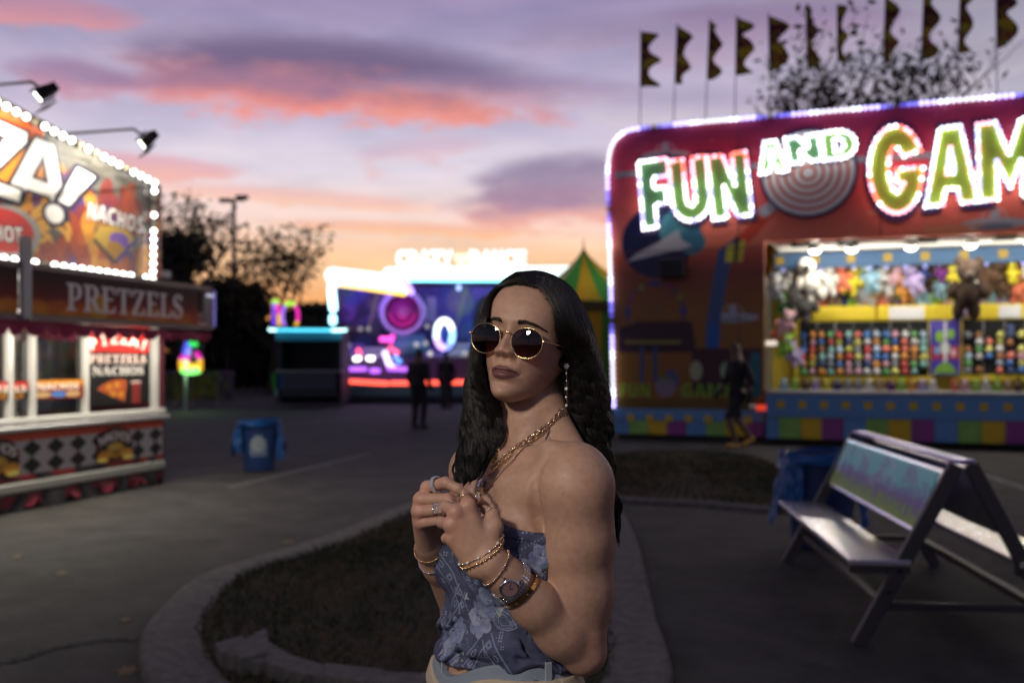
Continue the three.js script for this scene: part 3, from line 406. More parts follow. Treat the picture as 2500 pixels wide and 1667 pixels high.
// prizes: generic plush animals hanging under the valance
const plushParts = {
  body: ball(0.16, 0, -0.2, 0, 14, 10).scale(1, 1.15, 0.9), head: ball(0.14, 0, 0.06, 0.03, 14, 10), ear: ball(0.055, 0, 0, 0, 10, 7).scale(1, 1, 0.6), muzzle: ball(0.06, 0, 0.02, 0.15, 10, 7), arm: ball(0.06, 0, 0, 0, 10, 7).scale(1, 2, 1), leg: ball(0.07, 0, 0, 0, 10, 7).scale(1, 1.7, 1), nose: ball(0.02, 0, 0.035, 0.205, 8, 6) };
function plush(label, c1, c2, ears, p, s, turn, sit) {
  const g = thing('plush_toy', label, 'plush toy', p, turn, 'plush prizes in the game booth'), a = mat(c1, { roughness: 0.95, sheen: 0.4 }), b = mat(c2, { roughness: 0.95 });
  part('body', plushParts.body, a, g); const h = part('head', plushParts.head, a, g); part('muzzle', plushParts.muzzle, b, h); part('nose', plushParts.nose, blackPlastic, h);
  for (const k of [-1, 1]) {
    const e = part('ear', plushParts.ear, ears === 'dog' ? b : a, h); e.position.set(k * 0.11, ears === 'dog' ? 0.06 : 0.17, 0); if (ears === 'rabbit') { e.scale.set(0.7, 2.6, 0.8); e.position.set(k * 0.06, 0.27, 0); } if (ears === 'dog') e.scale.set(0.8, 1.7, 0.8);
    const ar = part('arm', plushParts.arm, a, g); ar.position.set(k * 0.17, -0.17, 0.05); ar.rotation.z = k * (0.5 + 0.2 * Math.sin(p.x * 9)); const l = part('leg', plushParts.leg, b === a ? a : k > 0 ? a : a, g); l.position.set(k * 0.09, sit ? -0.34 : -0.42, sit ? 0.12 : 0.02); if (sit) l.rotation.x = 1.2;
  }
  g.scale.setScalar(s); if (!sit) { g.rotation.z = 0.35 * Math.sin(p.x * 37 + p.y * 11); g.rotation.x = 0.25 * Math.sin(p.x * 23 + 1); } return g;
}
{
  const r = rng(23), pal = [['white', [0.66, 0.65, 0.62]], ['grey', [0.3, 0.31, 0.33]], ['lime', [0.3, 0.55, 0.08]], ['yellow', [0.68, 0.58, 0.04]], ['tan', [0.42, 0.3, 0.18]], ['pale pink', [0.66, 0.4, 0.46]], ['sky blue', [0.3, 0.5, 0.62]], ['lavender', [0.45, 0.36, 0.62]], ['brown', [0.12, 0.065, 0.035]], ['coral', [0.66, 0.18, 0.1]], ['navy', [0.03, 0.05, 0.2]], ['purple', [0.16, 0.03, 0.2]], ['orange', [0.62, 0.28, 0.06]]];
  const kinds = ['bear', 'rabbit', 'dog', 'bear'], order = [[0, 1, 4, 0, 9, 3, 6, 0, 5, 7, 10, 11, 3, 7, 8, 8, 3, 0, 2], [1, 0, 2, 5, 10, 1, 4, 0, 12, 5, 8, 6, 3, 0, 4, 8, 9, 12, 0]];
  const turn = -0.33;
  for (let row = 0; row < 3; row++) Array.from({ length: 27 }, (_, i) => (i < 19 && row < 2 ? order[row][i] : Math.floor(r() * pal.length))).forEach((c, i) => {
    const k = kinds[Math.floor(r() * 4)], q = booth.localToWorld(V(Xw + 0.3 + i * 0.25 + row * 0.09, [3.2, 3.02, 2.84][row] + (r() - 0.5) * 0.1, -1.76 - row * 0.16 - r() * 0.1)), [nm, col] = pal[c];
    plush(`${nm} plush ${k}, ${i < 20 ? ordinal[i] + ' from left' : ordinal[26 - i] + ' from right'} in the ${['upper', 'middle', 'lower'][row]} row of hanging prizes`, col, r() < 0.5 ? [col[0] * 0.5 + 0.3, col[1] * 0.5 + 0.28, col[2] * 0.5 + 0.25] : col, k, q, 0.5 + r() * 0.5, turn + (r() - 0.5) * 0.9);
  });
  const big = (px, py, off, s, label, a, b, k) => plush(label, a, b, k, booth.localToWorld(gp(px, py, off)), s, turn);
  big(2365, 672, -0.95, 1.5, 'huge dark brown plush ape hanging in front of the other prizes', [0.05, 0.03, 0.02], [0.12, 0.09, 0.07], 'bear'); big(1972, 660, -0.95, 1.2, 'large white plush dog hanging at the left of the prizes', [0.6, 0.58, 0.52], [0.05, 0.05, 0.05], 'dog'); big(1975, 720, -0.98, 1.1, 'black and grey plush dog hanging below the large white one', [0.06, 0.06, 0.06], [0.25, 0.25, 0.24], 'dog');
  [['grey', 1895, 685], ['pale pink', 1925, 775], ['lime', 1922, 830], ['lavender', 1935, 850], ['coral', 1905, 800], ['green', 1912, 735]].forEach(([nm, px, py], i) => big(px, py, -0.7 - 0.1 * i, 0.72, `small ${nm} plush hanging on the left post of the booth, ${ordinal[i]} of six`, (pal.find((q) => q[0] === nm) ?? [0, [0.08, 0.3, 0.1]])[1], [0.6, 0.55, 0.5], 'bear'));
  let n = 0;
  for (let px = 1915; px < 2500; px += 26) { if (px > 2285 && px < 2330) continue; const [nm, col] = pal[Math.floor(r() * pal.length)], q = gp(px, 958, -0.05); q.y = gp(2000, 958, 0.3).y + 0.16; plush(`tiny ${nm} plush sitting on the booth counter, ${ordinal[n % 20]} from left${n >= 20 ? ' after the twentieth' : ''}`, col, [0.6, 0.55, 0.4], kinds[Math.floor(r() * 4)], booth.localToWorld(q), 0.36, turn + (r() - 0.5), true); n++; }
}
// feather flags along the roof
{
  const flagTex = canvasTex(128, 512, (x, w, h) => { x.fillStyle = '#4a5a20'; x.fillRect(0, 0, w, h); const r = rng(8); for (const [y, c] of [[60, '#8a8a20'], [150, '#5a2430'], [240, '#5c1f30'], [310, '#a89a24'], [400, '#7a3a24'], [470, '#8a7a24']]) { x.fillStyle = c; x.beginPath(); x.ellipse(60 + r() * 20, y, 60, 46, r(), 0, 7); x.fill(); } x.strokeStyle = '#c0a838'; x.lineWidth = 7; for (let k = 0; k < 7; k++) { x.beginPath(); x.arc(70, 60 + k * 66, 24 + r() * 10, r() * 6, 4 + r() * 6); x.stroke(); } x.fillStyle = '#2c3040'; x.fillRect(0, 0, 14, h); });
  const cm = mat([0.8, 0.8, 0.8], { map: flagTex, roughness: 0.9, transmission: 0.25, thickness: 0 });
  const spec = [[1562, 75, 213, 0.42, 1], [1640, 63, 205, 0.34, 2], [1718, 50, 195, 0.28, 3], [1793, 43, 184, 0.36, 4], [1884, 32, 174, 0.4, 5], [1978, 16, 166, 0.22, 6], [2048, 10, 152, 0.2, 7], [2150, -6, 152, 0.26, 8], [2240, -18, 146, 0.3, 9], [2332, -24, 131, 0.24, 10], [2438, -34, 118, 0.36, 11]];
  spec.forEach(([px, y0, y1, w, s], k) => {
    const top = gp(px, y0, -0.35), bot = gp(px, y1, -0.35), f = thing('feather_flag', `printed feather flag on a thin pole, ${ordinal[k]} from the left on the booth roof`, 'flag', booth.localToWorld(V(top.x, 5.05, -0.35)), -0.33, 'feather flags along the booth roof'), hgt = top.y - bot.y, base = bot.y - 5.05;
    f.rotation.z = 0.035 * Math.sin(k * 5.3); f.rotation.x = 0.03 * Math.sin(k * 3.1);
    part('pole', rod(V(0, 0, 0), V(0.02, base + hgt + 0.05, 0), 0.014, 8, 0.008), mat([0.5, 0.5, 0.52], { roughness: 0.4, metalness: 0.5 }), f);
    const edge = [[1, 0], [0.95, 0.06], [0.6, 0.3], [0.9, 0.42], [1, 0.5], [0.7, 0.62], [0.95, 0.76], [0.8, 0.9], [0.3, 1]], NX = 8, NY = 22, g = new THREE.PlaneGeometry(1, 1, NX, NY), p = g.attributes.position;
    for (let i = 0; i < p.count; i++) { const u = p.getX(i) + 0.5, v = p.getY(i) + 0.5, t = (v * 8 * 0.999), a = edge[Math.floor(t)], b = edge[Math.min(8, Math.floor(t) + 1)], ww = w * (0.72 + 0.28 * Math.sin(v * 13 + s * 2.1)) * (s > 5 ? 1 : lerp(0.6, 1, a[0])) * (v > 0.93 ? 1 - (v - 0.93) * 9 : 1); p.setXYZ(i, 0.01 + u * ww, base + v * hgt - u * w * 0.25 * Math.max(0, v - 0.5), 0.1 * u * Math.sin(u * 5 + v * 9 + s) + 0.05 * Math.sin(v * 14 + s * 3) * u); }
    g.computeVertexNormals(); part('cloth', g, cm, f);
  });
}

// ---------------------------------------------------------------- food stand at the left
const stand = thing('food_stand', 'food stand with bulb-edged PIZZA sign, PRETZELS awning and black and white diamonds', 'food stand', [-4.24, 0, -11.9], 1.3073);
const fp = (px, py, off = 0) => onPlane(stand, px, py, off);
{
  const W = 5.6, red = mat([0.2, 0.012, 0.03], { roughness: 0.6 }), darkRed = mat([0.09, 0.012, 0.025], { roughness: 0.5 }), white = mat([0.5, 0.49, 0.46], { roughness: 0.5 }), alu = mat([0.5, 0.5, 0.5], { roughness: 0.35, metalness: 0.8 });
  // marquee sign
  const z0 = 0.16, tr = fp(378, 452, z0), br = fp(378, 678, z0), tl = fp(0, 250, z0), x0 = -W, yb = br.y, slope = (tl.y - tr.y) / (tl.x - tr.x), peak = tr.y + slope * (tl.x - 0.9);
  const cw = 1536, chh = 640, yTop = peak + 0.05, X = (x) => (x - x0) / (0 - x0) * cw, Y = (y) => (yTop - y) / (yTop - yb) * chh;
  const signTex = canvasTex(cw, chh, (x) => {
    const P = (px, py) => { const q = fp(px, py, z0 + 0.05); return [X(q.x), Y(q.y)]; }, r = rng(31);
    x.fillStyle = '#5a564e'; x.fillRect(0, 0, cw, chh);
    for (let k = 0; k < 40; k++) for (let i = 0; i < 30; i++) { const s = 52, v = 70 + r() * 40; x.fillStyle = `rgb(${v},${v - 2},${v - 10})`; x.fillRect(i * s + (k % 2) * 26, k * 17, s - 3, 14); }
    for (let k = 0; k < 260; k++) { const a = r() * cw, b = Y(yb) - r() ** 1.5 * 330, c = ['#a8431c', '#d8861e', '#7a1f1a', '#e0a02a', '#8c2a1c', '#4a2a7a'][Math.floor(r() * 6)]; x.globalAlpha = 0.75; x.fillStyle = c; x.beginPath(); x.ellipse(a, b, 14 + r() * 34, 30 + r() * 70, (r() - 0.5) * 1.1, 0, 7); x.fill(); } x.globalAlpha = 1;
    for (let k = 0; k < 5; k++) { const [a, b] = P(95 + k * 12, 540 + (k % 2) * 25); x.strokeStyle = '#d9a23a'; x.lineWidth = 18; x.beginPath(); x.ellipse(a, b, 26, 60, 0.4 + k * 0.5, 0, 5); x.stroke(); }                       // pretzels
    const burst = (px, py, w, h, c) => { const [a, b] = P(px, py); x.fillStyle = c; x.beginPath(); x.ellipse(a, b, w, h, 0, 0, 7); x.fill(); return [a, b]; };
    burst(20, 300, 130, 60, '#d8601c'); burst(30, 400, 110, 120, '#e08a2a');
    burst(20, 562, 118, 92, '#9a9a96'); burst(12, 562, 104, 78, '#c22a20');
    const text = (s, px, py, w, size, rot, col, out, ow, fnt = 'sans-serif') => { const [a, b] = P(px, py); x.save(); x.translate(a, b); x.rotate(rot); x.font = `bold ${size}px ${fnt}`; x.lineJoin = 'round'; if (out) { x.strokeStyle = out; x.lineWidth = ow; x.strokeText(s, 0, 0, w); } x.fillStyle = col; x.fillText(s, 0, 0, w); x.restore(); };
    text('HOT', -18, 585, 105, 76, -0.05, '#f4f0ea', '#3a1010', 10);
    text('A', 8, 484, 240, 370, 0.12, '#fbf8f0', '#1c1830', 24); text('Z', -92, 448, 220, 370, 0.12, '#fbf8f0', '#1c1830', 24); text('Z', -230, 400, 220, 340, 0.1, '#fbf8f0', '#1c1830', 44); text('PI', -480, 340, 240, 285, 0.06, '#fbf8f0', '#1c1830', 44);
    { const Q = [[190, 408], [234, 432], [170, 502], [142, 490]].map((p) => P(...p)); x.beginPath(); Q.forEach((q, i) => (i ? x.lineTo(...q) : x.moveTo(...q))); x.closePath(); x.strokeStyle = '#1c1830'; x.lineWidth = 34; x.lineJoin = 'round'; x.stroke(); x.fillStyle = '#fbf8f0'; x.fill(); const [a, b] = P(134, 522); x.fillStyle = '#1c1830'; x.beginPath(); x.arc(a, b, 50, 0, 7); x.fill(); x.fillStyle = '#fbf8f0'; x.beginPath(); x.arc(a, b, 36, 0, 7); x.fill(); }
    const dish = (px, py) => { const [a, b] = P(px, py); x.fillStyle = '#c8a43c'; x.beginPath(); x.ellipse(a, b, 90, 58, 0, 0, 7); x.fill(); x.fillStyle = '#7a52b8'; x.beginPath(); x.ellipse(a + 20, b, 46, 34, 0, 0, 7); x.fill(); x.fillStyle = '#b8860f'; x.beginPath(); x.ellipse(a, b + 40, 40, 34, 0, 0, 7); x.fill(); x.strokeStyle = '#1a1420'; x.lineWidth = 15; x.beginPath(); x.moveTo(a - 95, b + 15); x.lineTo(a, b + 96); x.lineTo(a + 95, b - 10); x.stroke(); x.strokeStyle = '#3a34c0'; x.lineWidth = 8; x.beginPath(); x.moveTo(a + 12, b + 88); x.lineTo(a + 98, b - 14); x.stroke(); };
    dish(282, 585); 'NACHOS'.split('').forEach((c, k) => text(c, 212 + k * 24, 534 + k * 6 - (k < 3 ? 3 : 0), 44, 92, 0.12, '#f6f2ee', '#4a2a20', 12));
  });
  const body = poly([[x0, yb], [br.x + 0.06, yb], [tr.x + 0.06, tr.y], [tl.x - 0.9, peak], [x0, peak - 1.9]]);
  part('marquee_sign', uvXY(plate(body, 0.14).translate(0, 0, z0 - 0.1), x0, yb, 0, yTop), mat([1, 1, 1], { map: signTex, roughness: 0.4, clearcoat: 0.35, clearcoatRoughness: 0.2 }), stand);
  const lampGeo = new THREE.SphereGeometry(0.032, 12, 8), lit = glow(1, 0.95, 0.88, 7), dead = mat([0.5, 0.46, 0.3], { roughness: 0.3 }), socket = new THREE.CylinderGeometry(0.03, 0.034, 0.03, 10).rotateX(Math.PI / 2).translate(0, 0, -0.03), sockM = mat([0.1, 0.1, 0.11]);
  const row = (a, b, n, off, from = 0) => { for (let k = from; k <= n; k++) { const p = a.clone().lerp(b, k / n), o = part('sign_bulb', lampGeo, off.includes(k) ? dead : lit, stand); o.position.set(p.x, p.y, z0 + 0.085); part('socket', socket, sockM, o); } };
  const q = (px, py) => fp(px, py, z0 + 0.085);
  row(q(-240, 130), q(376, 446), 27, [1, 6, 12, 17, 19, 23], 0); row(q(376, 466), q(372, 682), 11, [1, 2, 4], 0); row(q(372, 680), q(-300, 588), 27, [2, 13, 21], 1);
  // flood lamps on arms above the sign, shining back on it
  [['first', 110, 225, 75, 200], ['second', 360, 340, 325, 315]].forEach(([w, px, py, ax, ay], i) => {
    const H = fp(px, py, 0.95), A = fp(ax, ay, 0.8), lampG = part('lamp_arm', join([rod(V(A.x, A.y, -0.1), V(A.x, A.y, 0.8), 0.014, 8), rod(V(A.x, A.y, 0.8), V(H.x, H.y + 0.02, 0.92), 0.014, 8)]), blackPlastic, stand);
    const aim = V(H.x + 0.1, yb + 1.0, z0), head = new THREE.Group(); head.position.set(H.x, H.y, 0.95); head.lookAt(0, 0, 0); const dir = aim.clone().sub(head.position).normalize(); head.quaternion.setFromUnitVectors(V(0, 0, 1), dir);
    const geo = join([box(0.24, 0.13, 0.08, 0, 0, 0, 0.02), box(0.27, 0.02, 0.03, 0, 0.08, 0.05), box(0.27, 0.02, 0.03, 0, -0.08, 0.05), box(0.2, 0.11, 0.03, 0, 0, -0.06), box(0.26, 0.012, 0.16, 0, 0.12, 0.12), ...[-3, -1, 1, 3].map((k) => box(0.012, 0.1, 0.05, k * 0.028, 0, -0.09))]).scale(0.8, 0.8, 0.8).applyQuaternion(head.quaternion).translate(H.x, H.y, 0.95);
    const hd = part('lamp_head', geo, blackPlastic, lampG);
    part('lamp_glass', box(0.16, 0.085, 0.012, 0, 0, 0.04).applyQuaternion(head.quaternion).translate(H.x, H.y, 0.95), glow(1, 0.93, 0.78, 10), hd);
    const l = new THREE.SpotLight(new THREE.Color(1, 0.93, 0.8), 11, 0, 1.0, 0.8); l.position.set(H.x + dir.x * 0.09, H.y + dir.y * 0.09, 0.95 + dir.z * 0.09); l.target.position.copy(aim); l.shadow.radius = 4; l.name = 'lamp_head_light'; stand.add(l, l.target); l.target.name = 'aim';
  });
  // body of the trailer
  const D = 2.3;
  part('back_wall', box(W, 2.5, 0.06, -W / 2, 1.4, -D), white, stand); part('end_wall', box(0.06, 2.5, D, -0.04, 1.4, -D / 2), darkRed, stand); part('end_wall', box(0.06, 2.5, D, -W, 1.4, -D / 2), darkRed, stand);
  part('roof', box(W + 0.1, 0.08, D + 0.2, -W / 2, 2.5, -D / 2 + 0.05), white, stand); part('floor', box(W, 0.1, D, -W / 2, 0.32, -D / 2), mat([0.12, 0.12, 0.12]), stand);
  const yc = fp(380, 1010).y, ya = 1.86;
  // back shelves and blinds seen through the hatches
  for (let k = 0; k < 9; k++) part('blind_slat', box(W - 0.4, 0.02, 0.06, -W / 2, 1.55 + k * 0.065, -D + 0.12), alu, stand);
  part('inner_cabinet', box(1.0, 1.2, 0.5, -2.0, 1.0, -D + 0.4), alu, stand); part('inner_cabinet', box(0.7, 1.5, 0.5, -3.4, 1.1, -D + 0.4), mat([0.2, 0.2, 0.2]), stand);
  part('drinks_machine', box(0.5, 0.8, 0.45, -0.75, 1.3, -0.9), mat([0.06, 0.06, 0.07], { roughness: 0.3 }), stand); part('inner_post', box(0.12, 1.6, 0.12, -1.0, 1.6, -1.2), white, stand);
  const tubeL = part('ceiling_tube', box(W - 1, 0.05, 0.1, -W / 2, 2.4, -1.0), glow(1, 0.97, 0.9, 3), stand), ra = new THREE.RectAreaLight(new THREE.Color(1, 0.96, 0.88), 8, W - 1, 0.1); ra.position.set(-W / 2, 2.36, -1.0); ra.rotation.x = -Math.PI / 2; ra.name = 'ceiling_tube_light'; tubeL.add(ra);
  // frames and hatches
  const xs = [fp(372, 900).x, fp(203, 900).x, fp(73, 900).x, -2.4, -3.3, -4.2, -5.3];
  xs.forEach((x, i) => part('window_post', box(i ? 0.05 : 0.09, ya - yc + 0.2, 0.06, x, (yc + ya) / 2 + 0.08, 0.02), white, stand));
  for (let i = 1; i < xs.length - 1; i++) { const a = xs[i + 1], b = xs[i]; part('hatch_glass', box(b - a - 0.06, ya - yc - 0.05, 0.006, (a + b) / 2, (yc + ya) / 2 + 0.05, -0.01), mat([0.96, 0.97, 0.97], { transmission: 1, roughness: 0.03, thickness: 0 }), stand); }
  part('window_sill', box(W + 0.05, 0.06, 0.12, -W / 2, yc + 0.04, 0.04, 0.01), white, stand); part('end_post', box(0.06, 2.3, 0.06, 0.01, 1.2, 0.03), darkRed, stand);
  const poster = (name, px0, py0, px1, py1, off, w, h, draw) => { const a = fp(px0, py1, off), b = fp(px1, py0, off), t = canvasTex(w, h, draw); return part(name, uvXY(box(b.x - a.x, b.y - a.y, 0.016, (a.x + b.x) / 2, (a.y + b.y) / 2, off), a.x, a.y, b.x, b.y), mat([1, 1, 1], { map: t, roughness: 0.35 }), stand); };
  poster('menu_board', 207, 800, 362, 992, 0.035, 320, 400, (x, w, h) => {
    x.fillStyle = '#141414'; x.fillRect(0, 0, w, h); x.fillStyle = '#b0231c'; x.fillRect(0, 0, w, 135); x.textAlign = 'center'; x.fillStyle = '#f2ece4'; x.font = 'bold 78px sans-serif';
    'PIZZA!'.split('').forEach((c, k) => { x.save(); x.translate(42 + k * 48, 92 + (k - 2.5) ** 2 * 4.5); x.rotate((k - 2.5) * 0.13); x.fillText(c, 0, 0); x.restore(); });
    x.font = 'bold 60px serif'; x.fillStyle = '#e8cfc6'; x.fillText('PRETZELS', w / 2, 190, 290); x.fillStyle = '#dcd8d2'; x.fillText('NACHOS', w / 2, 250, 290);
    x.fillStyle = '#a8502a'; x.beginPath(); x.moveTo(50, 320); x.quadraticCurveTo(130, 250, 200, 280); x.lineTo(190, 390); x.closePath(); x.fill(); for (const [a, b] of [[110, 310], [150, 300], [170, 350], [130, 345]]) { x.fillStyle = '#c8862e'; x.beginPath(); x.arc(a, b, 15, 0, 7); x.fill(); } x.fillStyle = '#7a2a28'; x.fillRect(225, 290, 46, 110); x.fillStyle = '#c8b0a8'; x.fillRect(222, 282, 52, 12); });
  poster('nachos_strip', 76, 926, 201, 976, 0.03, 256, 110, (x, w, h) => { x.fillStyle = '#7a2414'; x.fillRect(0, 0, w, h); x.fillStyle = '#c8801c'; x.fillRect(0, 0, w, 34); x.fillStyle = '#f0e6d8'; x.font = 'bold 54px sans-serif'; x.textAlign = 'center'; x.fillText('NACHOS', w / 2, 56, 210); for (const [a, c] of [[50, '#b89a6a'], [200, '#b89a6a'], [128, '#3f7ac0']]) { x.fillStyle = c; x.beginPath(); x.ellipse(a, 84, 40, 18, 0, 0, 7); x.fill(); } });
  poster('pretzels_strip', -70, 930, 67, 980, 0.03, 256, 110, (x, w, h) => { x.fillStyle = '#24100c'; x.fillRect(0, 0, w, h); x.fillStyle = '#a82820'; x.fillRect(0, 0, w, 48); x.fillStyle = '#f0e6d8'; x.font = 'bold 52px sans-serif'; x.textAlign = 'center'; x.fillText('PRETZELS', w / 2, 62, 240); for (const a of [40, 120, 200]) { x.strokeStyle = '#b87a2a'; x.lineWidth = 9; x.beginPath(); x.ellipse(a, 88, 26, 14, 0, 0, 7); x.stroke(); } });
  part('flower_print_hatch', box(0.28, 0.4, 0.01, fp(172, 880).x, fp(172, 880).y, -0.5), mat([0.1, 0.1, 0.1]), stand);
  // serving shelf, red stripe, diamonds, rail, skirts
  part('serving_shelf', box(W + 0.02, 0.05, 0.16, -W / 2, yc - 0.03, 0.09, 0.015), alu, stand);
  const y1 = fp(370, 1028, 0.05).y, y2 = fp(370, 1043, 0.05).y, y3 = fp(370, 1112, 0.05).y, y4 = fp(370, 1122, 0.05).y;
  part('red_stripe', box(W, y1 - y2, 0.04, -W / 2, (y1 + y2) / 2, 0.05), mat([0.62, 0.06, 0.02], { roughness: 0.4 }), stand); part('skirt_front', box(W, y2 - y3, 0.04, -W / 2, (y2 + y3) / 2, 0.045), white, stand); part('lower_stripe', box(W, y3 - y4, 0.045, -W / 2, (y3 + y4) / 2, 0.05), mat([0.3, 0.02, 0.02], { roughness: 0.5 }), stand);
  const hh = (y2 - y3) / 2, dw = 0.335, dia = poly([[0, -hh * 0.49], [dw * 0.38, 0], [0, hh * 0.49], [-dw * 0.38, 0]]), dg = plate(dia, 0.006), blk = mat([0.012, 0.012, 0.013], { roughness: 0.4 });
  for (let k = 0; k < 17; k++) for (let j = 0; j < 2; j++) { const x = -0.14 - k * dw; if (k >= 1 && k <= 2 && 0) continue; const o = part('black_diamond', dg, blk, stand); o.position.set(x, y2 - hh * (j + 0.5), 0.066); }
  const arch = (xc) => { const t = canvasTex(256, 224, (x, w, h) => { x.fillStyle = '#15110f'; x.fillRect(0, 0, w, h); x.strokeStyle = '#7a1a18'; x.lineWidth = 14; x.beginPath(); x.arc(w / 2, 150, 128, Math.PI, 0); x.stroke(); for (const [a, b, rx, ry, c] of [[40, 190, 42, 44, '#c8862a'], [216, 190, 44, 44, '#d89a34'], [30, 212, 34, 14, '#d8d06a'], [222, 210, 34, 14, '#d8d06a'], [128, 150, 66, 52, '#c89a34'], [120, 130, 40, 24, '#d8b85a'], [132, 180, 30, 30, '#9a6a10']]) { x.fillStyle = c; x.beginPath(); x.ellipse(a, b, rx, ry, 0, 0, 7); x.fill(); } x.fillStyle = '#f6f2ea'; x.strokeStyle = '#2a1410'; x.lineWidth = 8; x.font = 'bold 78px sans-serif'; x.textAlign = 'center'; 'NACHOS'.split('').forEach((c, k) => { x.save(); x.translate(42 + k * 35, 84 + (k - 2.5) ** 2 * 4.5); x.rotate((k - 2.5) * 0.12); x.strokeText(c, 0, 0); x.fillText(c, 0, 0); x.restore(); }); });
    const h = (y2 - y3) * 1.12, s = poly([[-0.3, 0], [0.3, 0], [0.3, h * 0.5], ...Array.from({ length: 9 }, (_, k) => [0.3 * Math.cos(k / 8 * Math.PI), h * 0.55 + h * 0.45 * Math.sin(k / 8 * Math.PI)]), [-0.3, h * 0.5]]); const o = part('arch_poster', uvXY(plate(s, 0.012), -0.3, 0, 0.3, h), mat([1, 1, 1], { map: t, roughness: 0.4 }), stand); o.position.set(xc, y3 + 0.01, 0.075); };
  arch((fp(197, 1080).x + fp(328, 1080).x) / 2); arch(fp(-30, 1080).x); arch(-3.9);
  part('bumper_rail', box(W + 0.02, 0.1, 0.07, -W / 2, y4 - 0.07, 0.07, 0.02), mat([0.3, 0.3, 0.27], { roughness: 0.5, metalness: 0.4 }), stand);
  const scal = (len, n, drop, z, y, m, nm) => { const s = new THREE.Shape(); s.moveTo(0, 0); for (let k = 0; k < n; k++) s.absarc(-(k + 0.5) * len / n, -drop * 0.35, len / n / 2, 0, Math.PI, true); s.lineTo(-len, 0); const g = plate(s, 0.012), p = g.attributes.position; for (let i = 0; i < p.count; i++) p.setZ(i, p.getZ(i) + 0.03 * Math.sin(p.getX(i) * 11) * clamp(-p.getY(i) / drop, 0, 1)); g.computeVertexNormals(); return part(nm, g.translate(0, y, z), m, stand); };
  scal(W, 24, 0.12, 0.06, y4 - 0.11, red, 'lower_fringe');
  { const g = new THREE.BoxGeometry(W, 0.36, 0.02, 120, 5, 1).translate(-W / 2, 0.18, 0.06), p = g.attributes.position; for (let i = 0; i < p.count; i++) p.setZ(i, p.getZ(i) + 0.035 * Math.sin(p.getX(i) * 13 + 2 * n2(p.getX(i), 0)) * (1 - p.getY(i) / 0.4) + 0.02 * n2(p.getX(i) * 3, p.getY(i) * 4)); g.computeVertexNormals(); part('ground_skirt', g, mat([0.014, 0.013, 0.016], { roughness: 0.5 }), stand); }
  part('corner_leg', box(0.07, 0.5, 0.07, -0.02, 0.25, 0.0), blackPlastic, stand); part('under_box', box(W - 0.4, 0.26, D - 0.6, -W / 2, 0.14, -D / 2 - 0.1), blackPlastic, stand);
  // awning with the lettered fascia
  const z1 = 0.8, fr = fp(478, 700, z1).x + 0.3, ft = fp(300, 684, z1).y, fb = fp(300, 784, z1).y, fl = -W;
  part('awning_roof', join([box(fr - fl, 0.04, z1 + 0.06, (fr + fl) / 2, 0, z1 / 2).rotateX(0.12).translate(0, ft + 0.13, 0)]), darkRed, stand);
  part('awning_ceiling', box(fr - fl, 0.02, z1 - 0.08, (fr + fl) / 2, fb + 0.16, z1 / 2), white, stand);
  part('fascia_frame', join([box(fr - fl, 0.05, 0.06, (fr + fl) / 2, ft + 0.02, z1), box(fr - fl, 0.05, 0.06, (fr + fl) / 2, fb - 0.02, z1), box(0.05, ft - fb, 0.06, fr, (ft + fb) / 2, z1)]), mat([0.12, 0.02, 0.05], { roughness: 0.4 }), stand);
  part('fascia_end', box(0.05, ft - fb, z1, fr, (ft + fb) / 2, z1 / 2), darkRed, stand);
  const fx0 = fp(68, 720, z1).x, fx1 = fp(478, 720, z1).x;
  const fascia = (a, b, word, nm) => { const t = canvasTex(768, 160, (x, w, h) => { const g = x.createLinearGradient(0, 0, 0, h); g.addColorStop(0, '#2a0c0e'); g.addColorStop(0.5, '#6a180e'); g.addColorStop(1, '#c83a14'); x.fillStyle = g; x.fillRect(0, 0, w, h); const r = rng(word.length); for (let k = 0; k < 60; k++) { x.globalAlpha = 0.25; x.fillStyle = ['#d87a14', '#b8340e', '#e8b02a'][k % 3]; x.beginPath(); x.ellipse(r() * w, h - r() * 40, 30 + r() * 40, 12 + r() * 40, 0, 0, 7); x.fill(); } x.globalAlpha = 0.9; x.fillStyle = '#d8a020'; x.beginPath(); x.ellipse(w * 0.35, h * 0.7, 40, 50, 0, 0, 7); x.fill(); x.globalAlpha = 1; x.fillStyle = '#f4ece6'; x.font = 'bold 138px serif'; x.textAlign = 'center'; x.fillText(word, w * 0.53, h * 0.84, w * 0.72); x.fillStyle = '#8a7a30'; x.fillRect(0, h - 8, w, 8); });
    part(nm, uvXY(box(b - a - 0.02, ft - fb, 0.03, (a + b) / 2, (ft + fb) / 2, z1 + 0.012), a, fb, b, ft), mat([1, 1, 1], { map: t, roughness: 0.7 }), stand); };
  fascia(fx0, fx1, 'PRETZELS', 'fascia_panel'); fascia(fx0 - 0.14 - (fx1 - fx0), fx0 - 0.14, 'PIZZA', 'fascia_panel');
  part('fascia_post', box(0.1, ft - fb + 0.3, 0.05, fx0 - 0.07, (ft + fb) / 2 + 0.12, z1 + 0.03), white, stand);
  part('fascia_end_panel', box(0.16, ft - fb - 0.04, 0.02, fr - 0.12, (ft + fb) / 2, z1 + 0.03), mat([0.12, 0.08, 0.14], { roughness: 0.3 }), stand);
  for (const k of [0, 1]) part('fascia_bulb', ball(0.02, fr - 0.15 + k * 0.08, ft - 0.06, z1 + 0.06), glow(0.8, 0.8, 1, 0.7), stand);
  part('fascia_trim', rod(V(fr + 0.02, fb, z1 + 0.03), V(fr + 0.02, ft, z1 + 0.03), 0.018, 8), glow(0.35, 0.3, 1, 0.35), stand);
